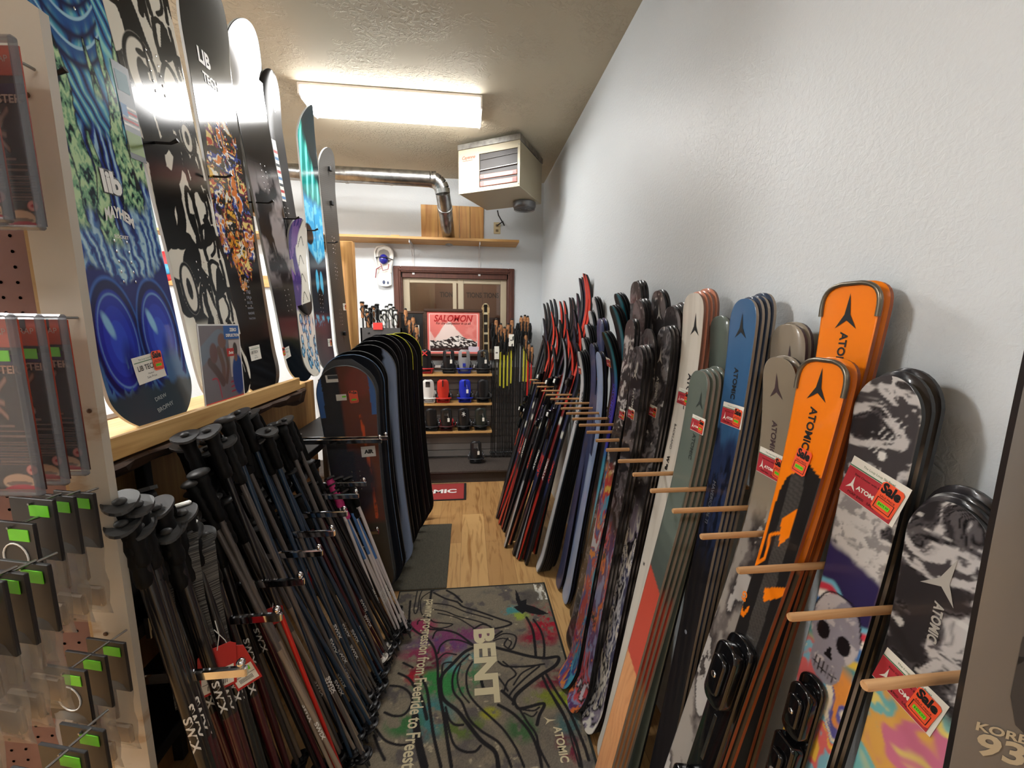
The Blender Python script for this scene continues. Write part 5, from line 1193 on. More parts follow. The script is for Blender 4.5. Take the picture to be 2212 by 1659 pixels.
for k in range(8): rect(mb, lambda x, y: pl.pt(x, y, .0015), q[0]-.018, q[0]+.023, q[1]-.15+k*.03, q[1]-.137+k*.03, 1+k % 3)
mb.build('info_sticker', [TXT_WHITE, mat('sticker_blue', (80, 130, 180), .5), mat('sticker_red', (190, 60, 60), .5), mat('sticker_dark', (38, 50, 58), .4)], o)
o, pl, M = board('satin black snowboard with small vertical white lettering near the tip', 0, 0, -.93, -.94, 2.42, 2.25, cf=solid((34, 33, 34)), m=M_gloss2, nu=2, nv=60, zt=2.81, zb=1.64, W=(.25, .235, .25), ins=(.46,))
L3(o, pl, 'GNU', 1.02*pl.L/1.15, .05, .06, TXT_WHITE, ang=-math.pi/2+math.pi)
tag(board('short white and purple snowboard with blue oval print, low on the ledge', 0, 0, -.90, -.90, 2.40, 2.39, cf=pat_ovals, nu=50, nv=260, zt=2.16, zb=1.29, W=(.235, .21, .235), rt=.11, rb=.11, ins=(.3,))[0])
o, pl, M = board('teal and sky blue pointed snowboard with dark tip', 0, 0, -.905, -.915, 2.66, 2.70, cf=pat_teal, nu=60, nv=360, zt=2.88, W=(.29, .28, .30), p=1.35, rt=.24, ins=(.38,))
q = UV(M, 712, 740, pl); price_card(o, lambda x, y, e: pl.pt(x, y, e), q[0], q[1], .07, .0, style='plain')
o, pl, M = board('carbon grey splitboard at the far end of the ledge beside the post', 0, 0, -.905, -.915, 3.05, 3.01, cf=pat_carbon, m=M_gloss2, nu=40, nv=300, zt=2.76, W=(.32, .30, .32), ins=(.62, .80, .30))
q = UV(M, 744, 663, pl); price_card(o, lambda x, y, e: pl.pt(x, y, e), q[0], q[1], .07, .0, style='plain')
mb = MB()
for z in (1.34, 1.12, .22): mb.box((.0, -pl.c(z)-.022, z), (.03, -pl.c(z)-.002, z+.03), bev=.004)
mb.build('metal_clips', M_black, o)
# ledge sign
def pf_sign(u, v):
    x = u/.235+.5; z = v/.29; c = np.tile(C3((120, 112, 116)), (len(x), 1)); c = over(c, fbm(x*9, z*7, 2)*.4, (96, 86, 92))
    for L, w, col in (([(.0, .62), (.25, .75), (.45, .84), (.58, .8)], .20, (110, 120, 134)), ([(.42, .7), (.5, .5), (.48, .32)], .09, (100, 78, 72)), ([(.2, .56), (.36, .42), (.46, .30)], .11, (86, 66, 62)), ([(.56, .72), (.62, .5), (.55, .3)], .07, (90, 70, 64))): c = over(c, stroke(x, z, L, w, .02), col)
    c = over(c, ellm(x, z, .52, .80, .10, .09, .2), (116, 84, 76)); c = over(c, ellm(x, z, .30, .66, .09, .12, .2), (104, 72, 70))
    c = over(c, stroke(x, z, [(.22, .36), (.34, .34), (.40, .12)], .02, .01), (170, 40, 60)); 
    for k in range(3): c = over(c, stroke(x, z, [(.66, .16+k*.06), (.82, .17+k*.06)], .02, .01, False), (160, 40, 60))
    c = over(c, (x > .84)*(z > .6)*.0+(x > .68)*(z > .34)*(z < .8)*1.0, (186, 176, 172)); c = over(c, ellm(x, z, .87, .36, .15, .26, .15), (30, 66, 130)); c = over(c, ellm(x, z, .84, .68, .06, .09, .2), (70, 56, 54)); c = over(c, ellm(x, z, .84, .58, .045, .05, .2), (120, 80, 70)); c = over(c, (x > .62)*(x < .80)*(z > .60)*(z < .70)*1.0, (190, 50, 56))
    c = over(c, (x > .58)*(z > .82)*1.0, (40, 96, 168)); c = over(c, (z < .09)*1.0, (204, 40, 48)); c = over(c, ((x < .025) | (x > .975) | (z > .98))*1.0, (236, 236, 234)); return c
a, b = at(430, 745, X=-.862), at(480, 872, X=-.862)
t = thing('advert_card', 'glossy advert card with blue corner reading ZERO DEFLECTION leaning on the ledge lip', 'advert card', (0, 0, 0), M=Matrix.Translation((-.862, 1.50, 1.300)) @ Matrix.Rotation(math.pi/2, 4, 'Z') @ Matrix.Rotation(.0, 4, 'X'))
flat_print('print', .235, .29, 110, 140, pf_sign, painted('poster_print_gloss', .2, .5), t)
mb = MB(); letter(mb, 'ZERO', lambda x, y: (x, -.002, y), .042, (.075, .27), bold=.05); letter(mb, 'DEFLECTION!', lambda x, y: (x, -.002, y), .085, (.072, .25), bold=.05); letter(mb, 'SWIX EXCALIBUR - THE WORLD\'S', lambda x, y: (x, -.002, y), .19, (-.005, .012), bold=.03); letter(mb, 'Swix', lambda x, y: (x, -.002, y), .03, (.052, .188), bold=.04, shear=.2)
mb.build('lettering', TXT_WHITE, t)

# ================================================================ BAGGED SNOWBOARDS facing the aisle end
def cf_orangeboard(u, z):
    c = np.tile(C3((26, 28, 34)), (len(u), 1)); c = over(c, sst(-.01, .01, u+.03*(z > .9)*1.0-.0), (112, 52, 30)); c = over(c, (u > .0)*sst(.5, .45, z), (70, 56, 34))
    c = over(c, stroke(u, z, [(.06, 1.10), (.066, .96), (.072, .86), (.08, .66), (.085, .5)], .016)*sst(.35, .6, fbm(u*60, z*30, 4)), (236, 92, 32)); c = over(c, ellm(u, z, .07, 1.28, .07, .08, .4)*.8, (140, 60, 44))
    c = over(c, ellm(u, z, -.02, .72, .12, .2, .3)*.9, (28, 26, 44)); c = over(c, (np.abs(u) > .118)*(z > 1.1)*1.0, (60, 110, 180)); c = over(c, sst(1.405, 1.41, z+u*u*3)*1.0, (60, 110, 180))
    return c
M_bag = mat('clear_black_bag', (20, 20, 22), .12, coat=.5)
M_yel = mat('rim_yellow', (196, 196, 50), .4); M_rim = mat('rim_grey', (84, 86, 88), .35, metal=.3); M_rimb = mat('rim_blue', (84, 120, 160), .3)
# px of the top centre, Y, half-width, colours
BAG = [('orange and black', cf_orangeboard, M_bag, 'nearest of the bagged row', (738, 790), 2.12, .30), ('black with pale blue rim', solid((28, 32, 40)), M_rimb, 'right behind the orange one', (752, 766), 2.20, .33), ('plain black', solid((18, 18, 20)), M_rim, 'third in the bagged row', (762, 758), 2.27, .33), ('black with white-blue side', lambda u, z: over(np.tile(C3((20, 20, 24)), (len(u), 1)), sst(.085, .09, u-.0), (150, 168, 200)), M_rim, 'fourth in the bagged row', (790, 745), 2.40, .31),
       ('matte black rounded', solid((20, 20, 22)), M_rim, 'fifth in the bagged row', (800, 736), 2.52, .30), ('black grey-rimmed', solid((20, 18, 22)), M_rim, 'sixth in the bagged row', (812, 726), 2.62, .30), ('black with white top edge', solid((24, 20, 26)), M_rim, 'seventh in the bagged row', (822, 722), 2.72, .30), ('black with yellow-green rim', solid((20, 18, 22)), M_yel, 'eighth in the bagged row', (838, 722), 2.84, .30), ('dark purple-black', solid((26, 18, 26)), M_rim, 'ninth in the bagged row', (850, 728), 2.94, .30), ('black with bright yellow rim', solid((18, 18, 20)), M_yel, 'rearmost of the bagged row', (862, 719), 3.05, .30)]
for i, (desc, cf, edge, where, tp, Y, W) in enumerate(BAG):
    T_ = at(tp[0], tp[1], Y=Y); pl = Plank(1.4, W*.98, W*.86, W, .03, .03, .2, .2, 2.1, .17, .15, 2.0, .016)
    M = lean(pl, (T_.x+.05+(.02 if i == 0 else .035), Y+.08, .006), T_, (.05, -1, 0))
    o = pl.body('snowboard', [M_gloss if i == 0 else M_gloss2, M_side, M_base], nu=60 if i == 0 else 16, nv=300 if i == 0 else 60, cf=cf); o.matrix_world = M
    tag(o, f'{desc} snowboard, {where}', 'snowboard', 'snowboards in the rack on the floor')
    # edge bead
    zs = [pl.L-pl.rt*(1-math.sin(math.pi/2*k/10)) for k in range(11)]; lz = list(np.linspace(.16, pl.L-pl.rt, 14))+zs[1:]
    Lp = [(-pl.w(z)/2, -pl.c(z)-.001, z) for z in lz if pl.w(z) > .002]; Rp = [(-a, b, c) for a, b, c in reversed(Lp)]
    if edge is M_yel: Lp = [q for q in Lp if q[2] > pl.L-.30]; Rp = [(-a, b, c) for a, b, c in reversed(Lp)]
    MB().tube(Lp+Rp, .0018 if edge is not M_yel else .0028, 5).build('edge_band', edge if edge is not M_bag else M_rim, o)
    if i == 0:
        q = UV(M, 740, 857, pl); f = lambda x, y, e: pl.pt(x, y, e)
        mb = MB(); rect(mb, lambda x, y: pl.pt(x, y, .002), q[0]-.032, q[0]+.02, q[1]-.02, q[1]+.014, 0); rect(mb, lambda x, y: pl.pt(x, y, .0025), q[0]-.002, q[0]+.018, q[1]-.004, q[1]+.005, 1); c_ = mb.build('price_card', [M_card, M_lime], o)
        q = UV(M, 764, 857, pl); sale_sticker(c_, f, q[0], q[1], .045, .05)
        q = UV(M, 717, 818, pl); mb = MB(); rect(mb, lambda x, y: pl.pt(x, y, .002), q[0]-.03, q[0]+.03, q[1]-.02, q[1]+.02, 0); rect(mb, lambda x, y: pl.pt(x, y, .0025), q[0]-.02, q[0]+.03, q[1]-.002, q[1]+.018, 1); mb.build('info_sticker', [TXT_WHITE, mat('sticker_dark', (38, 50, 58), .4)], o)
        q = UV(M, 797, 975, pl); mb = MB(); rect(mb, lambda x, y: pl.pt(x, y, .002), q[0]-.04, q[0]+.035, q[1]-.03, q[1]+.03, 0); letter(mb, 'AIR', lambda x, y: pl.pt(x, y, .0025), .05, q, mi=1, bold=.08); mb.build('bag_label', [TXT_WHITE, TXT_BLACK], o)
        q = UV(M, 764, 1075, pl); L3(o, pl, 'GNU', q[1], q[0], .14, TXT_WHITE, -math.pi/2, bold=.06, sy=1.0); L3(o, pl, 'GYRO', q[1]-.115, q[0]+.01, .055, TXT_WHITE, bold=.01)
        inserts(o, pl, (.68,))
        # clear bag: soft shell around the board with folds
        M_clear = mat('clear_plastic', (205, 208, 212), .12, alpha=.07, bump=(9, .25, .004))
        V = []; F = []; nz, nk = 40, 16
        for j in range(nz):
            z = .002+(pl.L+.03)*j/(nz-1); wz = pl.w(min(max(z*.985, .012), pl.L-.004))/2+.016
            for k in range(nk):
                a = 2*math.pi*k/nk; V.append((math.cos(a)*wz, .006-pl.c(min(z, pl.L))+math.sin(a)*.021, z))
        F = [(j*nk+k, j*nk+(k+1) % nk, (j+1)*nk+(k+1) % nk, (j+1)*nk+k) for j in range(nz-1) for k in range(nk)]
        MB().add(V, F, 0, True).build('clear_bag', M_clear, o)
    else:
        inserts(o, pl, (.95,)) if i in (5, 6) else None

# ================================================================ CHROME ARMS of the racks
def rack(name, label): return thing(name, label, 'rack')
def arm(y, z, x0, x1, label, grp, two=True):
    RK = SR if 'snowboard' in grp else PR
    t = bpy.data.objects.new('arm', None); COL.objects.link(t); t.parent = RK; t.location = (x0, y, z)
    MB().box((0, -.006, -.012), (x1-x0, .006, .012), bev=.003).build('bar', M_chrome, t)
    MB().ell((x1-x0-.012, 0, .022), (.0095, .0095, .0095), 14, 10).tube([(x1-x0-.012, 0, .008), (x1-x0-.012, 0, .018)], .004, 8).build('ball_stop', M_chrome, t)
    MB().box((-.012, -.012, -.03), (.002, .012, .03), bev=.002).build('wall_bracket', M_steel, t)
SR = rack('snowboard_rack', 'metal rack with chrome arms holding the bagged snowboards'); PR = rack('pole_rack', 'dark metal rack with chrome ball-ended arms holding the ski poles')
PA = [.833, .999, 1.144, 1.294, 1.422, 1.575, 1.743, 1.879]
for k, y in enumerate(PA): arm(y, .835, -.80, -.49, f'chrome rack arm between the ski poles, '+('nearest the white panel' if k == 0 else 'farthest from the white panel' if k == 7 else f'{ORD[k]} from the white panel'), 'chrome arms of the ski pole rack')
for k, (y, z) in enumerate(((1.91, .485), (2.09, .47))): arm(y, z, -.80, -.49, 'chrome arm crossing the white and blue poles, '+('the nearer' if not k else 'the farther'), 'low chrome arms')
for k, (px_, py_) in enumerate(((825, 948), (838, 942), (862, 907), (870, 892), (876, 878), (884, 872))):
    Y = (2.03, 2.09, 2.62, 2.72, 2.82, 2.92)[k]; q = at(px_, py_, Y=Y); arm(Y, q.z-.01, -.86, q.x, 'chrome rack arm holding the bagged snowboards, '+('farthest' if k == 5 else ORD[k].replace('front', 'first'))+' counting from the orange board', 'chrome arms of the snowboard rack')
for y in (.80, 1.36, 1.95, 2.98): MB().box((-1.084, y, 0), (-1.05, y+.03, 1.19), bev=.003).build('upright', M_black, PR)
for z in (.47, .835, .92): MB().box((-1.05, .80, z-.02), (-.80+(-.01), 3.01, z+.02) if z > .9 else (-.812, 2.2, z+.02), bev=.003).build('crossbar', M_black, PR)

# ================================================================ SKI POLES
M_rub = mat('grip_rubber', (11, 11, 11), .6, spec=.2, bump=(90, .35, .002)); M_cap = mat('grip_cap', (58, 58, 58), .5, spec=.35); M_web = mat('strap_webbing', (18, 18, 18), .8, spec=.2); M_rib = mat('ribbed_webbing', (26, 26, 26), .7, noise=((96, 94, 90), 60, (.02, .02, 5), .48, .52)); M_tipm = mat('pole_tip', (70, 70, 72), .4, metal=.5)
M_basket = mat('basket_black', (24, 24, 26), .4); M_basketw = mat('basket_white', (216, 210, 200), .4)
def pole_proto(name, L, shaft, style='lip', basket=None, letter_txt=None, lower=None, label='x', cat='ski pole', strap=.0, lc=None, gripmat=None, br=.030, r=.0075):
    t = thing(name, label, cat)
    t['_L'] = L
    MB().tube([(0, 0, .05), (0, 0, L*.55)], [r*.72, r*.95], 10).build('lower_shaft', lower or shaft, t)
    s = MB().tube([(0, 0, L*.55), (0, 0, L-.14)], [r, r*1.05], 12).build('shaft', shaft, t)
    if letter_txt:
        mb = MB(); z0 = L*(.60 if r > .01 else .30)
        def f(x, y):
            a = x/(r*1.04); return (math.sin(a)*r*1.08, -math.cos(a)*r*1.08, y)
        letter(mb, letter_txt, f, .09 if r > .01 else .07, (0, z0), -math.pi/2, bold=.03, sy=.55)
        mb.build('lettering', lc or TXT_WHITE, t)
    g = MB(); gm = gripmat or M_rub
    if style == 'cork':
        g.lathe([(.013, L-.16), (.018, L-.12), (.017, L-.09), (.021, L-.05), (.018, L-.02), (.010, L)], 14, sy=1.25)
    else:
        g.lathe([(.012, L-.145), (.015, L-.14), (.0165, L-.125), (.0145, L-.108), (.0172, L-.092), (.0150, L-.075), (.0178, L-.058), (.0158, L-.040), (.019, L-.024), (.0185, L-.008), (.012, L)], 16, sy=1.3)
    gr = g.build('grip', gm, t)
    c = MB()
    if style == 'lip':      # platform with forward beak and round button
        KC = 1.15 if r > .01 else 1.35
        out = [(.024*math.sin(a)*(1+.12*math.cos(a)), -.010-.034*math.cos(a)) for a in [2*math.pi*k/22 for k in range(22)]]
        c.prism(out, 0, .006, fn=lambda x, y, z: (x*KC, y*KC, L+.002+z-14*max(0, -y-.008)**2*1.2-x*x*9))
        c.ell((0, -.030, L+.002), (.011, .011, .007), 12, 6)
    elif style == 'round': c.ell((0, -.002, L+.002), (.027, .034, .011), 16, 8)
    elif style == 'flat': c.prism([(-.014, -.03), (-.022, -.012), (-.022, .012), (-.012, .024), (.012, .024), (.022, .012), (.022, -.012), (.014, -.03)], 0, .009, fn=lambda x, y, z: (x, y, L+z-y*.25))
    elif style == 'cork': c.ell((0, 0, L), (.014, .02, .012), 12, 6)
    if style == 'cork': c.build('grip_cap', M_black, gr)
    else: c.build('grip_cap', M_cap, gr)
    if strap: 
        MB().tube([(0, .018, L-.01), (.004, .034, L-.03), (.006, .036, L-.10), (.004, .03, L-strap), (-.004, .02, L-strap+.012), (-.006, .022, L-.10), (-.003, .02, L-.02)], .014, 6, flat=(.12, 1)).build('strap', M_web, t)
    b = MB(); bm = basket or M_basket
    b.lathe([(.008, .052), (.012, .05), (br, .060), (br, .063), (.012, .056), (.008, .07)], 18)
    for k in range(4):
        a = k*math.pi/2; b.tube([(math.cos(a)*br*.55-math.sin(a)*.006, math.sin(a)*br*.55+math.cos(a)*.006, .0605), (math.cos(a)*br*.8, math.sin(a)*br*.8, .064)], .0035, 5)
    b.build('basket', bm, t)
    MB().tube([(0, 0, .0), (0, 0, .02), (0, 0, .052)], [.002, .004, .0065], 10).build('tip', M_tipm, t)
    return t
def pole_tag(t, L, col, z=.62, w=.05, h=.10, off=.02):
    mb = MB(); mb.box((off-w/2, -.022, L*z-h), (off+w/2, -.020, L*z), 0); mb.box((off-w*.40, -.0226, L*z-h*.92), (off+w*.40, -.022, L*z-h*.5), 1); mb.box((off-w*.3, -.023, L*z-h*.88), (off+w*.3, -.0226, L*z-h*.72), 2); mb.box((off-w*.1, -.023, L*z-h*.45), (off+w*.2, -.0222, L*z-h*.32), 3)
    for k in range(9): mb.box((off-w*.28+k*w*.06, -.0232, L*z-h*.70), (off-w*.28+k*w*.06+w*.025, -.0226, L*z-h*.58), 2)
    tg = mb.build('hang_tag', [col, M_card, mat('barcode_grey', (96, 92, 88), .6), M_lime], t)
    MB().tube([(0, -.012, L-.06), (off*.6, -.02, L*z+.06), (off, -.021, L*z-.003)], .0009, 4).build('tag_string', M_white, tg)
    return tg
def stand(t, B, T, twist=0):
    d = (Vector(T)-Vector(B)); L = t['_L']; ez = d.normalized(); x = Vector((math.cos(twist), math.sin(twist), 0)); y = ez.cross(x).normalized(); x = y.cross(ez)
    M = Matrix((x, y, ez)).transposed().to_4x4(); M.translation = Vector(T)-ez*L; t.matrix_world = M
S = lambda n, c, r=.28: mat(n, c, r, coat=.3)
shafts = dict(black=S('shaft_black', (22, 22, 24)), maroon=S('shaft_maroon', (70, 18, 26)), red=S('shaft_red', (210, 40, 30)), beige=S('shaft_beige', (150, 134, 116), .45), grey=S('shaft_grey', (88, 82, 78), .4), blue=S('shaft_petrol', (34, 54, 74)), white=S('shaft_white', (214, 206, 204)), wblue=S('shaft_blue_print', (70, 120, 180)), pink=S('shaft_pink', (196, 40, 90)))
M_redtag = mat('tag_red', (186, 30, 32), .5)
# (pixel of grip top, style, shaft, lower shaft, X)
near = [(313, 1062), (299, 1093), (316, 1105), (345, 1108), (361, 1120), (280, 1137), (320, 1139), (335, 1160), (388, 1158), (405, 1113), (451, 1122), (460, 1139), (424, 1187)]
mid = [(398, 939), (451, 927), (451, 966), (501, 999), (417, 1043), (429, 1023), (448, 1026), (467, 1016), (458, 1079), (484, 1084), (508, 1040), (520, 1045), (480, 949), (501, 937), (533, 949), (557, 944)]
top = [(520, 889), (487, 908), (542, 891), (523, 904), (572, 930), (595, 946), (586, 919), (607, 920), (618, 905), (562, 1019), (586, 1014), (559, 1081), (595, 1072), (537, 1108), (547, 1127), (610, 975), (636, 958), (631, 1019), (646, 1033), (650, 1050), (690, 1065), (668, 1000)]
protos = {}
def get_pole(key, **k):
    if key not in protos: protos[key] = pole_proto('ski_pole', **k); protos[key]['_used'] = 0
    p = protos[key]
    if p['_used'] == 0: p['_used'] = 1; return p
    return copy_tree(p)
count = {}
def put(px_, X, style, sh_, lo, key_desc, group, strap=0, txt='SWIX', bx=None, by=0, L=1.25, basket=None, extra=None, twist=None, gm=None, br=.030, r=.0075):
    T_ = at(px_[0], px_[1], X=X); B_ = Vector((bx if bx is not None else -.385+random.uniform(-.03, .03), T_.y+by+random.uniform(-.02, .02), .0)); T_.z -= .0
    ez = (T_-B_).normalized(); L = (T_-B_).length
    Lq = round(L/.05)*.05
    t = get_pole((style, sh_, lo, strap, Lq, basket is not None, txt, gm is not None, r), L=Lq, shaft=shafts[sh_], lower=shafts[lo], style=style, strap=strap, letter_txt=txt, basket=basket, gripmat=gm, br=br, r=r)
    stand(t, B_, T_, random.uniform(.1, .8) if twist is None else twist)
    count.setdefault(key_desc, []).append((T_.y, t)); tag(t, None, 'ski pole', group)
    if extra: extra(t, Lq)
    return t
def long_strap(t, L):
    Mi = t.matrix_world.inverted(); P0 = t.matrix_world @ Vector((0, -.02, L)); w3 = Vector((.82, .57, 0))*.017; pts = [P0+Vector((.012, -.012, .004)), P0+Vector((.024, -.03, -.03)), P0+Vector((.026, -.034, -.15)), P0+Vector((.034, -.03, -.29)), P0+Vector((.04, -.034, -.40))]
    V = [Mi @ (p+sg*w3+Vector((0, 0, 0))) for p in pts for sg in (-1, 1)]+[Mi @ (p+sg*w3+Vector((-.002, .002, 0))) for p in pts for sg in (-1, 1)]; n = 2*len(pts)
    F = [(2*i, 2*i+1, 2*i+3, 2*i+2) for i in range(len(pts)-1)]+[(n+2*i, n+2*i+2, n+2*i+3, n+2*i+1) for i in range(len(pts)-1)]+[(2*i, 2*i+2, n+2*i+2, n+2*i) for i in range(len(pts)-1)]+[(2*i+1, n+2*i+1, n+2*i+3, 2*i+3) for i in range(len(pts)-1)]
    MB().add(V, F).build('long_strap', M_rib, t)
rnd = random.Random(3)
NB = 'ski poles hanging in the rack below the ledge'
for i, p in enumerate(near):
    put(p, -.74+.03*math.sin(i*2.1), 'lip' if i % 5 else 'flat', 'black', ('black', 'maroon', 'black')[i % 3], 'black-shafted ski pole with broad grey cap', NB, strap=.14, extra=(long_strap if i in (7, 8, 9) else None), by=.03, twist=.55+.3*math.sin(i), bx=-.56+.06*math.sin(i*1.3), r=.0115)
for i, p in enumerate([(262, 1075), (290, 1084), (272, 1120), (302, 1128), (352, 1142), (374, 1130), (410, 1142), (432, 1150), (396, 1100), (344, 1086)]):
    t_ = put(p, -.66, 'lip', 'black', ('black', 'maroon')[i % 2], ('black', 'maroon-bottomed')[i % 2]+' ski pole of the front row with grey cap', NB, strap=.14, by=.03, twist=.6+.2*math.sin(i*2), bx=-.50, r=.0115)
    if i in (6, 8): MB().box((-.016, .006, t_['_L']+.004), (.016, .022, t_['_L']+.012), bev=.003).build('white_clip', M_white, t_)
for i, p in enumerate(near+mid):
    put((p[0]-11+i % 3*7, p[1]+16+i % 4*5), -.80, ('flat', 'lip', 'round')[i % 3], 'black' if i % 2 else 'grey', ('black', 'maroon', 'grey', 'beige')[i % 4], ('black', 'maroon', 'grey', 'beige')[i % 4]+'-bottomed dark ski pole in the rear row', NB, strap=.14, by=.03, txt=None, bx=-.60 if i < 13 else -.46, r=.009)
for i, p in enumerate(mid):
    rd = 3 <= i <= 11; sh_ = ('beige', 'red', 'beige', 'grey', 'beige', 'beige', 'grey')[i % 7] if i < 12 else 'grey'
    put(p, -.76+.05*math.sin(i*1.7), 'round' if rd else 'lip', 'grey' if sh_ != 'red' else 'black', sh_, ('bright red lower shaft ski pole' if sh_ == 'red' else 'grey and beige ski pole with round black cap' if rd else 'grey and beige ski pole with flared cap'), NB, strap=0 if rd else .18, by=.05, txt=None if i % 2 else 'SWIX')
for i, p in enumerate(top):
    Y = at(*p, X=-.74).y; sh_ = 'blue' if Y < 1.62 else 'grey' if Y < 1.72 else 'maroon' if Y < 1.82 else 'black'
    put(p, -.76+.05*math.sin(i*1.9), ('lip', 'round', 'lip', 'flat')[i % 4], sh_, sh_, {'blue': 'petrol blue ski pole', 'grey': 'slate grey ski pole', 'maroon': 'maroon ski pole', 'black': 'glossy black ski pole'}[sh_], NB, strap=(0, .16, .2)[i % 3], by=.04, txt='SWIX' if i % 3 == 0 else None, basket=M_basketw if sh_ == 'maroon' else None, bx=-.36 if sh_ == 'black' else None)
for i in range(7):
    put((712+i*6.5, 1035+i % 3*14), -.66+.012*i, 'flat', 'wblue' if i % 2 else 'white', 'white', 'short white and blue junior ski pole', 'white junior poles in front of the orange board', by=-.06+.03*(i % 3), bx=-.37+.012*i, txt='SWIX', gm=mat('grip_pink', (214, 60, 130), .5) if i in (0, 2) else None, br=.026)
for i in range(5):
    put((668+i*9, 1046+i*4), -.70, 'flat', 'black', 'black', 'glossy black ski pole', NB, by=-.02, bx=-.345, txt=None)
for i in range(4):
    put((640+i*9, 1075+i*6), -.70, 'flat', 'maroon', 'maroon', 'maroon ski pole', NB, by=.0, bx=-.37, basket=M_basketw)
for i in range(5):
    put((600+i*11, 1110-i*5), -.72, 'flat', 'grey', 'grey', 'slate grey ski pole', NB, by=.0, bx=-.385)
for i in range(4):
    put((560+i*10, 1150-i*8), -.72, 'flat', 'blue', 'blue', 'petrol blue ski pole', NB, by=.0, bx=-.39)
for k, L in count.items():
    L.sort(key=lambda q: q[0]); n = len(L)
    for i, (y, t) in enumerate(L):
        w = 'nearest the white panel' if i == 0 else 'farthest from the white panel' if i == n-1 else f'{"second third fourth fifth sixth seventh eighth ninth tenth eleventh twelfth thirteenth fourteenth fifteenth sixteenth seventeenth".split()[i-1]} from the white panel'
        t['label'] = f'{k}, {w}' if n > 1 else k+' in the rack below the ledge'
# hang tags of the poles
M_redtag2 = M_redtag
for (px_, py_, X, w, h, ry, lab) in ((470, 1445, -.60, .075, .115, .1, 'wide red hang tag with barcode behind the nearest chrome arm'), (518, 1440, -.57, .055, .12, -.5, 'narrow red hang tag folded beside the nearest chrome arm'), (728, 1242, -.60, .05, .115, -.25, 'red hang tag with white barcode field beside the white poles'), (590, 1330, -.60, .055, .06, 0, 'small red hang tag below the second chrome arm'), (668, 1255, -.62, .045, .08, -.2, 'dim red hang tag behind the third chrome arm')):
    c = at(px_, py_, X=X); M = Matrix.Translation(c) @ Matrix.Rotation(.65+ry*.4, 4, 'Z') @ Matrix.Rotation(ry*.6, 4, 'Y')
    t = thing('hang_tag', lab, 'hang tag', group='red hang tags in the pole rack', M=M)
    MB().prism([(-w/2, -h/2), (w/2, -h/2), (w/2, h/2-.01), (w/2-.012, h/2), (-w/2+.012, h/2), (-w/2, h/2-.01)], 0, .0012, fn=lambda x, y, z: (x, -z, y)).build('card', M_redtag, t)
    if h > .1:
        mb = MB(); mb.box((-w*.42, -.002, -h*.44), (w*.42, -.0012, -h*.02), 0); mb.box((-w*.40, -.0024, -h*.235), (w*.40, -.002, -h*.225), 1); mb.box((-w*.05, -.0024, -h*.16), (w*.3, -.002, -h*.06), 2)
        for k in range(12): mb.box((-w*.27+k*w*.045, -.0026, -h*.38), (-w*.27+k*w*.045+w*.02, -.002, -h*.28), 1)
        mb.build('printed_label', [M_card, mat('barcode_grey', (96, 92, 88), .6), M_lime], t)
    MB().tube([(0, -.001, h*.42), (.004, -.004, h*.5+.03), (-.003, -.004, h*.5+.07)], .001, 4).build('string', M_white, t)

# ================================================================ PEGBOARD PANEL at the left edge
YP = .78
t = thing('pegboard', 'worn white-edged pegboard display panel at the left edge', 'pegboard', (0, 0, 0))
M_peg = mat('pegboard_brown', (132, 96, 88), .6, noise=((118, 84, 78), 8, (1, 1, 1), .4, .6))
MB().box((-1.5, YP, .0), (-.735, YP+.006, 2.3)).build('perforated_board', M_peg, t)
wm = mat('chipped_white_paint', (192, 184, 170), .5, noise=((170, 150, 126), 7, (1, 1, 2), .60, .66), bump=(30, .4, .002))
fr = MB(); fr.prism([(-.722, 0), (-.657, 0), (-.657, 2.075), (-.70, 2.105), (-.722, 2.108)], YP-.012, YP+.004, fn=lambda x, y, z: (x, z, y)); fr.box((-1.5, YP-.012, 2.109), (-.722, YP+.004, 2.25), bev=.004); fr.build('frame_board', wm, t)
MB().box((-.733, YP-.008, 0), (-.722, YP+.004, 2.108), bev=.002).build('edge_strip', mat('particle_board', (176, 146, 104), .8, bump=(300, .6, .002)), t)
hl = MB()
for i in range(22):
    for j in range(60):
        x, z = -.76-.0254*i, .62+.0254*j
        if x > -1.3: hl.lathe([(.0, 0), (.0028, 0)], 8, M=Matrix.Translation((x, YP-.0006, z)) @ Matrix.Rotation(math.pi/2, 4, 'X'))
hl.build('peg_holes', mat('hole_dark', (46, 28, 24), .8), t)
nl = MB()
for x, z in ((-.69, 1.95), (-.67, 1.44), (-.70, 1.00), (-.675, .95)): nl.ell((x, YP-.013, z), (.0045, .002, .0045), 10, 4)
nl.build('screw_heads', mat('screw_brown', (90, 66, 48), .5, metal=.4), t)
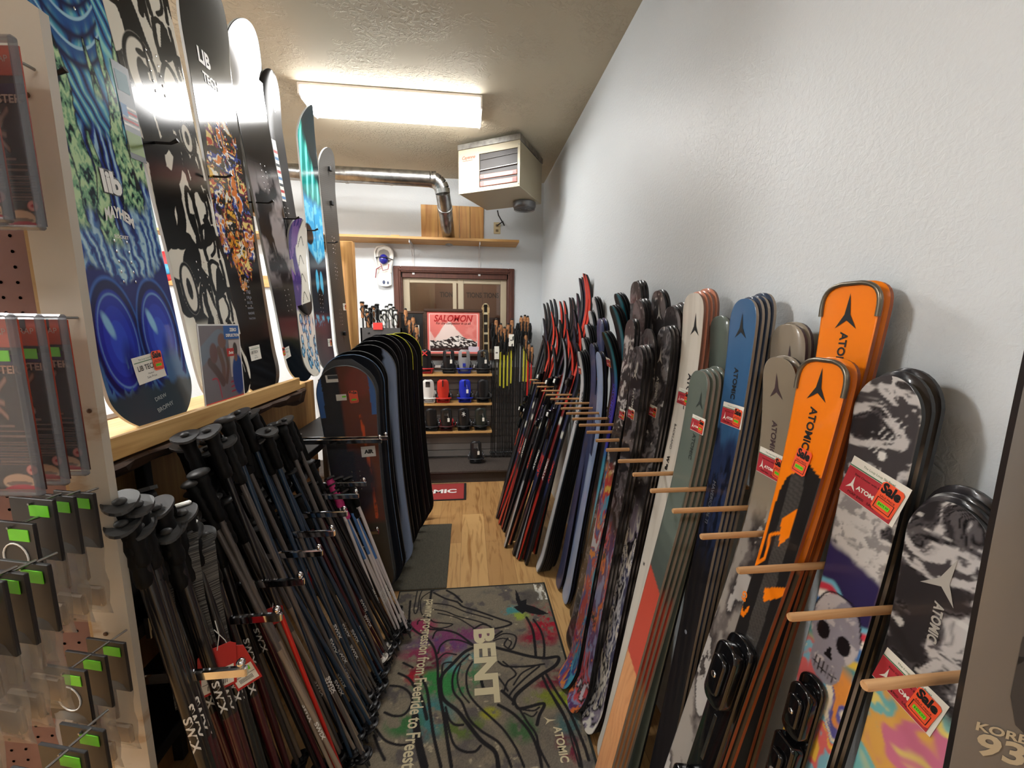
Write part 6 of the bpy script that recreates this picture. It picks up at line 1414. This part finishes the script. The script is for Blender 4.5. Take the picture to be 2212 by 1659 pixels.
# packaged boot straps in clear blisters
M_blis = mat('blister_plastic', (210, 216, 222), .12, alpha=.07); M_blise = mat('blister_edge', (120, 122, 128), .15, alpha=.55, coat=.3)
def pf_pack(u, v):
    x = u/.14+.5; z = v/.36; c = np.tile(C3((40, 26, 26)), (len(x), 1)); c = over(c, fbm(x*4, z*7, 3)*.5, (58, 36, 34))
    c = over(c, (z > .84)*1.0, (186, 74, 50)); c = over(c, (z > .93)*(x > .2)*(x < .7)*1.0, (40, 34, 36)); c = over(c, (z > .74)*(z < .8)*(x > .5)*1.0, (50, 34, 70))
    c = over(c, stroke(x, z, [(.05, .71), (.3, .69), (.5, .71), (.95, .705)], .008, .006), (130, 100, 90))
    for L, w in (([(.45, .66), (.55, .60), (.42, .55), (.5, .48)], .05), ([(.55, .6), (.68, .66)], .03), ([(.42, .55), (.6, .52)], .03), ([(.5, .48), (.44, .43)], .03), ([(.5, .5), (.62, .44)], .03)): c = over(c, stroke(x, z, L, w, .02), (146, 106, 92))
    for k in range(3): c = over(c, (np.abs(z-.385+k*.03) < .005)*(x > .1)*(x < .9-.2*(k == 0))*.8, (130, 100, 92))
    for k in range(9): c = over(c, (np.abs(z-.29+k*.017) < .0035)*(x > .35+.05*(k % 2))*(x < .95)*.7, (120, 92, 84))
    c = over(c, ellm(x, z, .84, .12, .08, .030, .2), (206, 120, 110)); c = over(c, ellm(x, z, .84, .12, .03, .012, .2), (160, 30, 40)); c = over(c, ellm(x, z, .62, .045, .24, .05, .1), (200, 160, 130)); c = over(c, ellm(x, z, .62, .035, .2, .015, .1), (120, 90, 76)); c = over(c, ellm(x, z, .66, -.02, .3, .05, .1), (190, 40, 60))
    c = over(c, (x < .28)*(z < .26)*(np.abs(((x*5+z*9) % 1)-.5) < .25)*.6, (130, 112, 104)); return c
def pack(cx, cy, cz, label, s=1.0, lime=True):
    t = thing('strap_package', label, 'strap package', group='packaged boot straps on the pegboard', M=Matrix.Translation((cx, cy, cz)) @ Matrix.Rotation(-.10, 4, 'Z'))
    flat_print('printed_card', .14*s, .36*s, 60, 150, lambda u, v: pf_pack(u/s, v/s), painted('poster_print_gloss', .2, .5), t)
    mb = MB(); letter(mb, 'BOOSTER', lambda x, y: (x, -.002, y), .10*s, (.01*s, .258*s), bold=.03); letter(mb, 'STRAP', lambda x, y: (x, -.002, y), .05*s, (.02*s, .335*s)); mb.build('lettering', mat('ink_rust', (170, 130, 112), .5), t)
    if lime: MB().box((0, -.003, .275*s), (.045*s, -.002, .297*s)).build('price_sticker', M_lime, t)
    b = MB(); b.box((-.072*s, -.0135, -.006*s), (.072*s, -.013, .365*s)); b.build('blister', M_blis, t)
    b = MB()
    for a0, a1, b0, b1 in ((-.078, -.066, -.01, .37), (.066, .078, -.01, .37), (-.078, .078, -.01, .0), (-.078, .078, .36, .372)): b.box((a0*s, -.014, b0*s), (a1*s, -.003, b1*s), bev=.003)
    b.build('blister_rim', M_blise, t)
    MB().tube([(0, -.015, .365*s), (0, .02, .365*s), (0, min(.06, YP-cy-.001), .365*s)], .0025, 6).build('hook', M_steel, t)
for i, (x, y) in enumerate(((-.670, .705), (-.664, .665), (-.660, .625))): pack(x, y, 1.355, f'dark packaged boot strap on the middle pegboard row, {("rearmost", "second from the pegboard", "frontmost")[i]}', s=.68)
for i, (x, y) in enumerate(((-.678, .705), (-.676, .66), (-.676, .60))): pack(x, y, 1.738, f'dark packaged boot strap on the top pegboard row, {("rearmost", "second from the pegboard", "frontmost")[i]}', s=.68, lime=(i == 1))
pf = None
# bags of small straps on the lower hooks
M_poly = mat('clear_polybag', (150, 152, 150), .2, alpha=.40, bump=(20, .6, .01)); M_hdr = mat('black_header_card', (26, 24, 25), .45)
def bag(x, y, z, label, w=.085, h=.22, circ=False, grn=False, tilt=0):
    t = thing('strap_bag', label, 'strap bag', group='clear bags with black headers on the pegboard', M=Matrix.Translation((x, y, z)) @ Matrix.Rotation(-.25+tilt, 4, 'Z'))
    MB().box((-w/2, -.0025, -.10), (w/2, .0025, 0), bev=.001).build('header_card', M_hdr, t)
    b = MB(); n = 8; m_ = 7; V = []
    for j in range(n):
        q = j/(n-1); zz = -.08-(h-.08)*q; th = .003+.013*math.sin(math.pi*min(1, q*1.1))**.6
        for i in range(m_): xx = -w/2+w*i/(m_-1)+.003*math.sin(j*1.9+i); V.append((xx, -th*math.sin(math.pi*i/(m_-1)), zz))
        for i in range(m_): xx = w/2-w*i/(m_-1)+.003*math.sin(j*1.9+m_-1-i); V.append((xx, th*math.sin(math.pi*i/(m_-1)), zz))
    k2 = 2*m_; b.add(V, [(j*k2+i, j*k2+(i+1) % k2, (j+1)*k2+(i+1) % k2, (j+1)*k2+i) for j in range(n-1) for i in range(k2)], 0, True); b.build('clear_bag', M_poly, t)
    MB().box((-w*.3, -.004, -h+.012), (w*.34, .004, -h+.05), bev=.003).box((-w*.2, -.004, -h+.06), (w*.05, .003, -h+.13), bev=.003).build('strap_inside', mat('strap_pale', (176, 150, 124) if not grn else (70, 130, 86), .6), t)
    MB().box((-w*.05, -.0035, -.028), (w*.38, -.0026, -.010)).build('price_sticker', M_lime, t)
    if circ:
        mb = MB(); mb.tube([(.002+.022*math.cos(a), -.003, -.055+.022*math.sin(a)) for a in [k*math.pi/10 for k in range(21)]], .0012, 5); mb.build('round_logo', TXT_WHITE, t)
    MB().tube([(0, -.006, -.008), (0, .034, -.008)], .002, 6).build('hook', M_steel, t)
k = 0
ordn = 'first second third fourth fifth sixth seventh eighth ninth tenth eleventh'.split()
ROWS = [('rear upper', 1.32, [(-.670, .72), (-.668, .685), (-.664, .65), (-.66, .615)]), ('front upper', 1.285, [(-.60, .565), (-.592, .53), (-.584, .50), (-.585, .47)]), ('rear lower', 1.035, [(-.658, .72), (-.655, .68), (-.65, .64)]), ('front lower', .985, [(-.60, .60), (-.59, .56), (-.585, .52)])]
for r, (rn, zz, L) in enumerate(ROWS):
    for i, (x, y) in enumerate(L):
        bag(x, y, zz+.010*((i*7) % 3-1), f'clear bag with black header in the {rn} bag row, {ordn[i]} from the pegboard', circ=(i == len(L)-1), w=.082, h=.225, grn=(r == 1 and i == 3))
# ================================================================ BACK: poles on the slat panel, gloves, bindings
M_cork = mat('cork', (176, 124, 80), .8, noise=((140, 92, 58), 60, (1, 1, 1), .4, .6)); shafts['yellow'] = S('shaft_yellow', (206, 200, 60)); shafts['dark'] = S('shaft_olive', (62, 58, 50)); shafts['redx'] = S('shaft_signal_red', (206, 40, 40)); shafts['silver'] = S('shaft_silver', (150, 150, 152))
BP = [((1064, 700), 'black', 1.04), ((1072, 690), 'dark', 0), ((1082, 700), 'yellow', 0), ((1078, 706), 'dark', 0), ((1090, 708), 'yellow', 0), ((1098, 700), 'yellow', 0), ((1106, 690), 'yellow', 0), ((1112, 712), 'black', 0), ((1118, 700), 'black', 0), ((1126, 684), 'silver', 0), ((1134, 682), 'yellow', 0), ((1140, 684), 'yellow', 0), ((1122, 700), 'black', 0), ((1142, 742), 'redx', 0), ((1149, 748), 'redx', 0), ((1068, 716), 'black', 0), ((1086, 722), 'black', 0), ((1094, 726), 'black', 0), ((1102, 716), 'dark', 0), ((1110, 728), 'black', 0), ((1128, 712), 'black', 0), ((1136, 722), 'dark', 0), ((1145, 700), 'black', 0)]
cnt = {}
for i, (p, sh_, _) in enumerate(BP):
    T_ = at(p[0], p[1], Y=4.17); L = T_.z-.145
    t = pole_proto('nordic_pole', L, shafts['black'] if sh_ in ('yellow',) else shafts[sh_], 'cork', lower=shafts['black'], gripmat=M_cork if sh_ != 'black' else M_rub, br=.02, r=.0085 if sh_ == 'yellow' else .007)
    if sh_ in ('yellow', 'redx', 'dark'): MB().tube([(0, 0, L*.55), (0, 0, L*.80)], .0098, 10).build('coloured_band', shafts[sh_], t)
    MB().tube([(0, -.01, L-.03), (-.02, -.03, L-.08), (-.012, -.02, L-.17), (.01, -.02, L-.2), (.018, -.02, L-.1), (0, -.012, L-.04)], .007, 5, flat=(.3, 1)).build('strap', M_black, t)
    stand(t, (T_.x-.01, 4.21, .141), T_, .0); tag(t, None, 'ski pole', 'nordic poles standing by the slat panel'); cnt.setdefault(sh_, []).append(t)
for k, L in cnt.items():
    d = dict(black='all-black', dark='olive-banded cork grip', yellow='yellow-banded cork grip', silver='silver-shafted', redx='red-banded')[k]
    for i, t in enumerate(L): t['label'] = f'{d} nordic pole on the platform'+(' beside the bindings' if len(L) == 1 else f', {ordn[i]} of its kind from the bindings')
for i, (p, zb) in enumerate((((876, 668), .145), ((884, 690), .145), ((892, 684), .145), ((898, 700), .145), ((900, 705), .005))):
    Yb = 4.12 if zb > .1 else 3.80; T_ = at(p[0], p[1], Y=Yb); L = T_.z-zb
    t = pole_proto('nordic_pole', L, shafts['black'], 'cork', gripmat=M_cork, br=.02, r=.007)
    stand(t, (T_.x+.02, Yb+.02, zb), T_, 0); tag(t, f'cork-gripped black nordic pole beside the shelf ends'+(', standing on the red mat' if i == 4 else f', {ordn[i]} from the grey bin'), 'ski pole', 'nordic poles left of the bindings')
    MB().tube([(0, -.01, L-.03), (-.02, -.03, L-.08), (-.012, -.02, L-.17), (.018, -.02, L-.1), (0, -.012, L-.04)], .007, 5, flat=(.3, 1)).build('strap', M_black, t)
for i, (a, b, lab) in enumerate((((1068, 748), (1078, 776), 'white price card among the poles right of the blue-based binding'), ((1099, 722), (1110, 748), 'white price card hung high on the yellow-banded poles'), ((896, 702), (906, 728), 'white price card on the upper poles left of the poster'), ((896, 745), (904, 772), 'white price card on the lower poles left of the poster'))):
    p, q = at(*a, Y=4.145), at(*b, Y=4.145); t = thing('price_card', lab, 'price card', ((p.x+q.x)/2, 4.145, q.z))
    MB().box(((p.x-q.x)/2, 0, 0), ((q.x-p.x)/2, .0015, p.z-q.z), bev=.0005).build('card', M_card, t); MB().box((-.012, -.0008, (p.z-q.z)*.45), (.012, 0, (p.z-q.z)*.55)).build('print', mat('barcode_grey', (96, 92, 88), .6), t)
# vintage wooden ski on the wall
T_ = at(1049, 655, Y=4.22); pl = Plank(.6, .075, .07, .085, .03, .0, .2, .1, 1.9, .06, .02, 2.4, .012); M = lean(pl, (T_.x+.01, YB-.035, 1.162), T_, (0, -1, 0))
def cf_v(u, z): c = np.tile(C3((206, 178, 132)), (len(u), 1)); c = over(c, (np.abs(u) < .020)*1.0, (30, 30, 28)); c = over(c, (np.abs(u) < .018)*(np.sin(z*60) > .75)*1.0, (222, 214, 180)); c = over(c, (np.abs(np.abs(u)-.032) < .002)*1.0, (90, 70, 50)); return c
o = pl.body('vintage_ski', [M_top, M_sidel, M_base], nu=12, nv=160, cf=cf_v); o.matrix_world = M; tag(o, 'old pale wooden ski with black centre stripe standing against the window', 'ski')
# grey bin with boxed gloves and poles on the left behind the boards
a, b = at(778, 708, Y=4.05), at(868, 708, Y=4.05)
t = thing('storage_bin', 'dark grey upright display bin full of pole grips left of the window', 'display bin', ((a.x+b.x)/2, 4.05, .142)); wv = (b.x-a.x)/2; hv = a.z-.142
MB().box((-wv, 0, 0), (wv, .02, hv)).box((-wv, .2, 0), (wv, .22, hv)).box((-wv, .0, 0), (-wv+.015, .22, hv)).box((wv-.015, 0, 0), (wv, .22, hv)).box((-wv, 0, hv*.55), (wv, .22, hv*.57)).build('box', mat('bin_grey', (64, 62, 62), .5), t)
for k in range(3): MB().ell((-wv*.6+k*wv*.6, -.004, hv-.05-.01*k), (.01, .008, .01), 8, 6).build('latch', M_black, t)
cnt = 0
for i, p in enumerate([(782, 655), (790, 662), (800, 668), (806, 664), (814, 660), (822, 674), (829, 672), (836, 664), (843, 660), (849, 666), (854, 672), (818, 676), (795, 676), (846, 680)]):
    T_ = at(p[0], p[1], Y=4.15+.05*(i % 2)); wht = i in (6, 7, 8, 9, 10, 13); L = T_.z-(.142+hv*.58)
    t = pole_proto('junior_pole', L, shafts['white'] if wht else shafts['black'], 'flat', gripmat=M_white if wht else (M_rub if i % 3 else M_cork), br=.02)
    stand(t, (T_.x+.005, T_.y, .142+hv*.58), T_, .3); nth = ordn[sum(1 for q in range(i) if (q in (6, 7, 8, 9, 10)) == wht) % 9]
    tag(t, None, 'ski pole', ('white' if wht else 'black')+'-gripped poles in the grey bin')
    t['label'] = f'{"white" if wht else "black"}-gripped pole poking out of the grey bin, ' + (f'{ordn[(6,7,8,9,10,13).index(i)]} white one' if wht else f'{ordn[(0,1,2,3,4,5,11,12).index(i)]} dark one')
    MB().tube([(0, -.02, L-.02), (-.02, -.035, L-.06), (.01, -.03, L-.12), (.02, -.025, L-.05), (0, -.02, L-.02)], .008, 5, flat=(.3, 1)).build('strap', M_black if wht else M_white if i % 2 else M_black, t)
tag(MB().box((at(806, 700, Y=4.04).x, 4.035, at(806, 712, Y=4.04).z), (at(826, 700, Y=4.04).x, 4.045, at(806, 697, Y=4.04).z)).build('red_card', mat('card_bright_red', (226, 50, 44), .5)), 'small bright red card on the rim of the grey bin', 'card')

# snowboard bindings on the shelves
def sb_binding(x, y, z, label, hb, base, strap=(30, 30, 32), hole=False, tagc=False, deco=None, y_=0):
    t = thing('snowboard_binding', label, 'binding', (x, y, z), 'snowboard bindings on the slat panel'); t.scale = (1.22, .95, 1.12)
    mh, mbz, ms = mat(f'plastic_{hb}', hb, .35), mat(f'plastic_{base}', base, .35), mat(f'plastic_{strap}', strap, .5)
    # base: tray with side rails, pointing to the back
    b = MB(); b.box((-.052, -.04, .002), (.052, .15, .016), bev=.005)
    for s in (-1, 1): b.prism([(-.05, .016), (-.05, .05), (.0, .045), (.06, .03), (.14, .022), (.14, .016)], 0, .008, fn=lambda a, c, e, s=s: (s*(.046+e), a, c))
    b.build('baseplate', mbz, t)
    h = MB(); pts = []
    for k in range(13):
        a = math.pi*(k/12); pts.append((.056*math.cos(a), -.03-.035*math.sin(a), .048))
    h.tube(pts, .010, 8, flat=(1.7, .6)).build('heel_loop', mbz, t)
    # highback: curved shell, wide at top
    V = []; n = 11; m_ = 12
    def hbp(i, j, th):
        q = j/(m_-1); wq = .036+.013*math.sin(q*2.2)-.006*(q > .45)*math.sin((q-.45)*4)+(.006*q); wq *= (1-max(0, (q-.86)/.14)**2*.45)
        a = (i/(n-1)-.5)*2; return (a*wq, -.066+.030*a*a+th-.018*q, .03+.195*q)
    for th in (0, .006):
        for j in range(m_):
            for i in range(n): V.append(hbp(i, j, th))
    F = []; o_ = n*m_; H = lambda i, j: hole and 3 <= i <= 6 and 7 <= j <= 9
    for j in range(m_-1):
        for i in range(n-1):
            if H(i, j): continue
            F.append((j*n+i, j*n+i+1, (j+1)*n+i+1, (j+1)*n+i)); F.append(tuple(o_+q for q in (j*n+i, (j+1)*n+i, (j+1)*n+i+1, j*n+i+1)))
    for j in range(m_-1):
        for i in (0, n-1): F.append((j*n+i, (j+1)*n+i, o_+(j+1)*n+i, o_+j*n+i))
    for i in range(n-1):
        for j in (0, m_-1): F.append((j*n+i, j*n+i+1, o_+j*n+i+1, o_+j*n+i))
    hbk = MB().add(V, F, 0, True).build('highback', mh, t)
    if deco == 'x':
        mb = MB()
        for s in (-1, 1): mb.tube([(-.02*s, -.088, .17), (.02*s, -.088, .21)], .006, 6)
        mb.build('red_cross_print', mat('plastic_red', (206, 50, 48), .4), hbk)
    if deco == 'star':
        mb = MB()
        for k in range(3): a = k*math.pi/3+.3; mb.tube([(-.016*math.cos(a), -.088, .17-.022*math.sin(a)), (.016*math.cos(a), -.088, .17+.022*math.sin(a))], .003, 5)
        mb.build('star_print', TXT_WHITE, hbk)
    if deco == 'slot': MB().box((-.004, -.089, .16), (.004, -.078, .22)).build('slot', M_black, hbk)
    if deco == 'badge': MB().box((-.012, -.082, .07), (.012, -.07, .10)).build('badge', mbz, hbk)
    s1 = MB(); s1.tube([(-.056, .0, .05), (-.04, .02, .10), (0, .03, .118), (.045, .02, .10), (.062, .0, .055), (.075, -.02, .07)], .016, 8, flat=(.3, 1)); s1.build('ankle_strap', ms, t)
    s2 = MB(); s2.tube([(-.052, .12, .025), (-.035, .13, .06), (.0, .135, .07), (.035, .13, .06), (.055, .12, .025)], .012, 8, flat=(.3, 1)); s2.build('toe_strap', ms, t)
    bm_ = M_black if strap[0] > 60 else mat('buckle_grey', (92, 92, 96), .3, metal=.6)
    MB().box((.056, -.03, .05), (.074, .005, .085), bev=.004).build('buckle', bm_, t); MB().box((-.070, -.01, .05), (-.056, .02, .075), bev=.004).build('buckle', bm_, t)
    if tagc:
        tg = MB().box((.012, -.094, .10), (.030, -.092, .135)).build('price_tag', M_card, t); MB().tube([(.021, -.093, .135), (.015, -.092, .18)], .0008, 4).build('tag_string', M_white, tg)
    return t
K = (28, 28, 30)
rows = [(4.15, 1.088, [(920, K, (190, 36, 34), K, False, False, 'x', 'black with red cross print and red base'), (970, K, K, K, True, True, None, 'black with red-tinted cutout and white tag'), (1003, (150, 150, 152), (36, 54, 160), K, True, False, 'badge', 'grey with blue base'), (1043, (40, 44, 46), K, K, True, True, 'badge', 'black with cutout, at the pole end')]),
        (4.15, .78, [(925, (226, 224, 220), (220, 218, 214), (206, 204, 200), True, False, None, 'white'), (957, (206, 54, 40), (200, 48, 38), K, False, False, 'slot', 'bright red'), (1004, (34, 52, 190), (30, 44, 170), K, False, True, 'slot', 'royal blue'), (1043, K, K, K, False, False, None, 'plain black, at the pole end')]),
        (4.15, .48, [(930, K, K, K, False, False, None, 'plain black, at the snowboard end'), (963, K, (70, 24, 26), (180, 30, 36), True, True, None, 'black with red straps'), (1001, K, K, K, False, False, 'star', 'black with white star print'), (1038, (40, 46, 42), K, K, True, True, None, 'black with white tag')])]
for y, z, L in rows:
    for px_, hb, ba, st_, ho, tg, de, lab in L:
        q = at(px_, 800, Y=y); sb_binding(q.x, y, z, lab+' snowboard binding on the '+{1.088: 'top', .78: 'middle', .48: 'bottom'}[z]+' shelf', hb, ba, st_, ho, tg, de)
q = at(1028, 995, Y=4.06); sb_binding(q.x, 4.08, .141, 'snowboard binding, black with white tag, standing alone on the carpeted platform', K, K, K, True, True)

# left background seen between boards
MXL = -3.0
t = thing('counter', 'pale counter with drawers far left behind the display boards', 'counter', (-2.7, 1.6, 0))
MB().box((-.5, 0, 0), (.3, 1.9, .95), bev=.004).build('body', wood('counter_oak', (176, 136, 88), (140, 100, 60), 'Z', 2), t); MB().box((-.53, -.03, .95), (.33, 1.93, .985), bev=.004).build('worktop', mat('counter_white', (206, 204, 200), .3), t)
for i, (x, y) in enumerate(((-2.55, 1.75), (-2.5, 2.15), (-2.55, 2.6))):
    t = thing('boot', ['black ski boot with grey buckles on the counter, nearest', 'black ski boot with grey buckles on the counter, middle', 'black ski boot with grey buckles on the counter, farthest'][i], 'ski boot', (x, y, .985), 'ski boots on the counter')
    MB().prism([(-.16, 0), (.14, 0), (.15, .06), (.06, .12), (.07, .30), (-.10, .33), (-.13, .12)], -.05, .05, fn=lambda a, b, c: (c, a, b)).build('shell', M_blackg, t)
    for k in range(3): MB().box((-.056, -.05+k*.0, .10+k*.07), (.056, .02, .12+k*.07), bev=.004).build('buckle', M_steel, t)
    MB().tube([(0, -.02, .28), (0, -.02, .36)], [.045, .05], 12, flat=(1, 1.4)).build('liner', mat('liner_grey', (90, 90, 92), .8), t)
t = thing('toy_mask', 'red and blue plastic snow toy hanging on the back wall', 'toy', (at(366, 590, Y=YB).x, YB-.02, at(366, 590, Y=YB).z))
MB().ell((0, -.02, .06), (.10, .03, .14), 16, 10).build('body', mat('toy_red', (200, 34, 40), .3, coat=.5), t); MB().ell((.02, -.045, .03), (.06, .02, .05), 12, 8).build('visor', mat('toy_sky', (70, 150, 190), .3), t)
tag(MB().box((-2.95, YB-.04, 1.94), (-1.70, YB-.001, 2.05), bev=.003).build('pine_batten', M_pine), 'horizontal pine batten on the back wall behind the snowboards', 'batten')
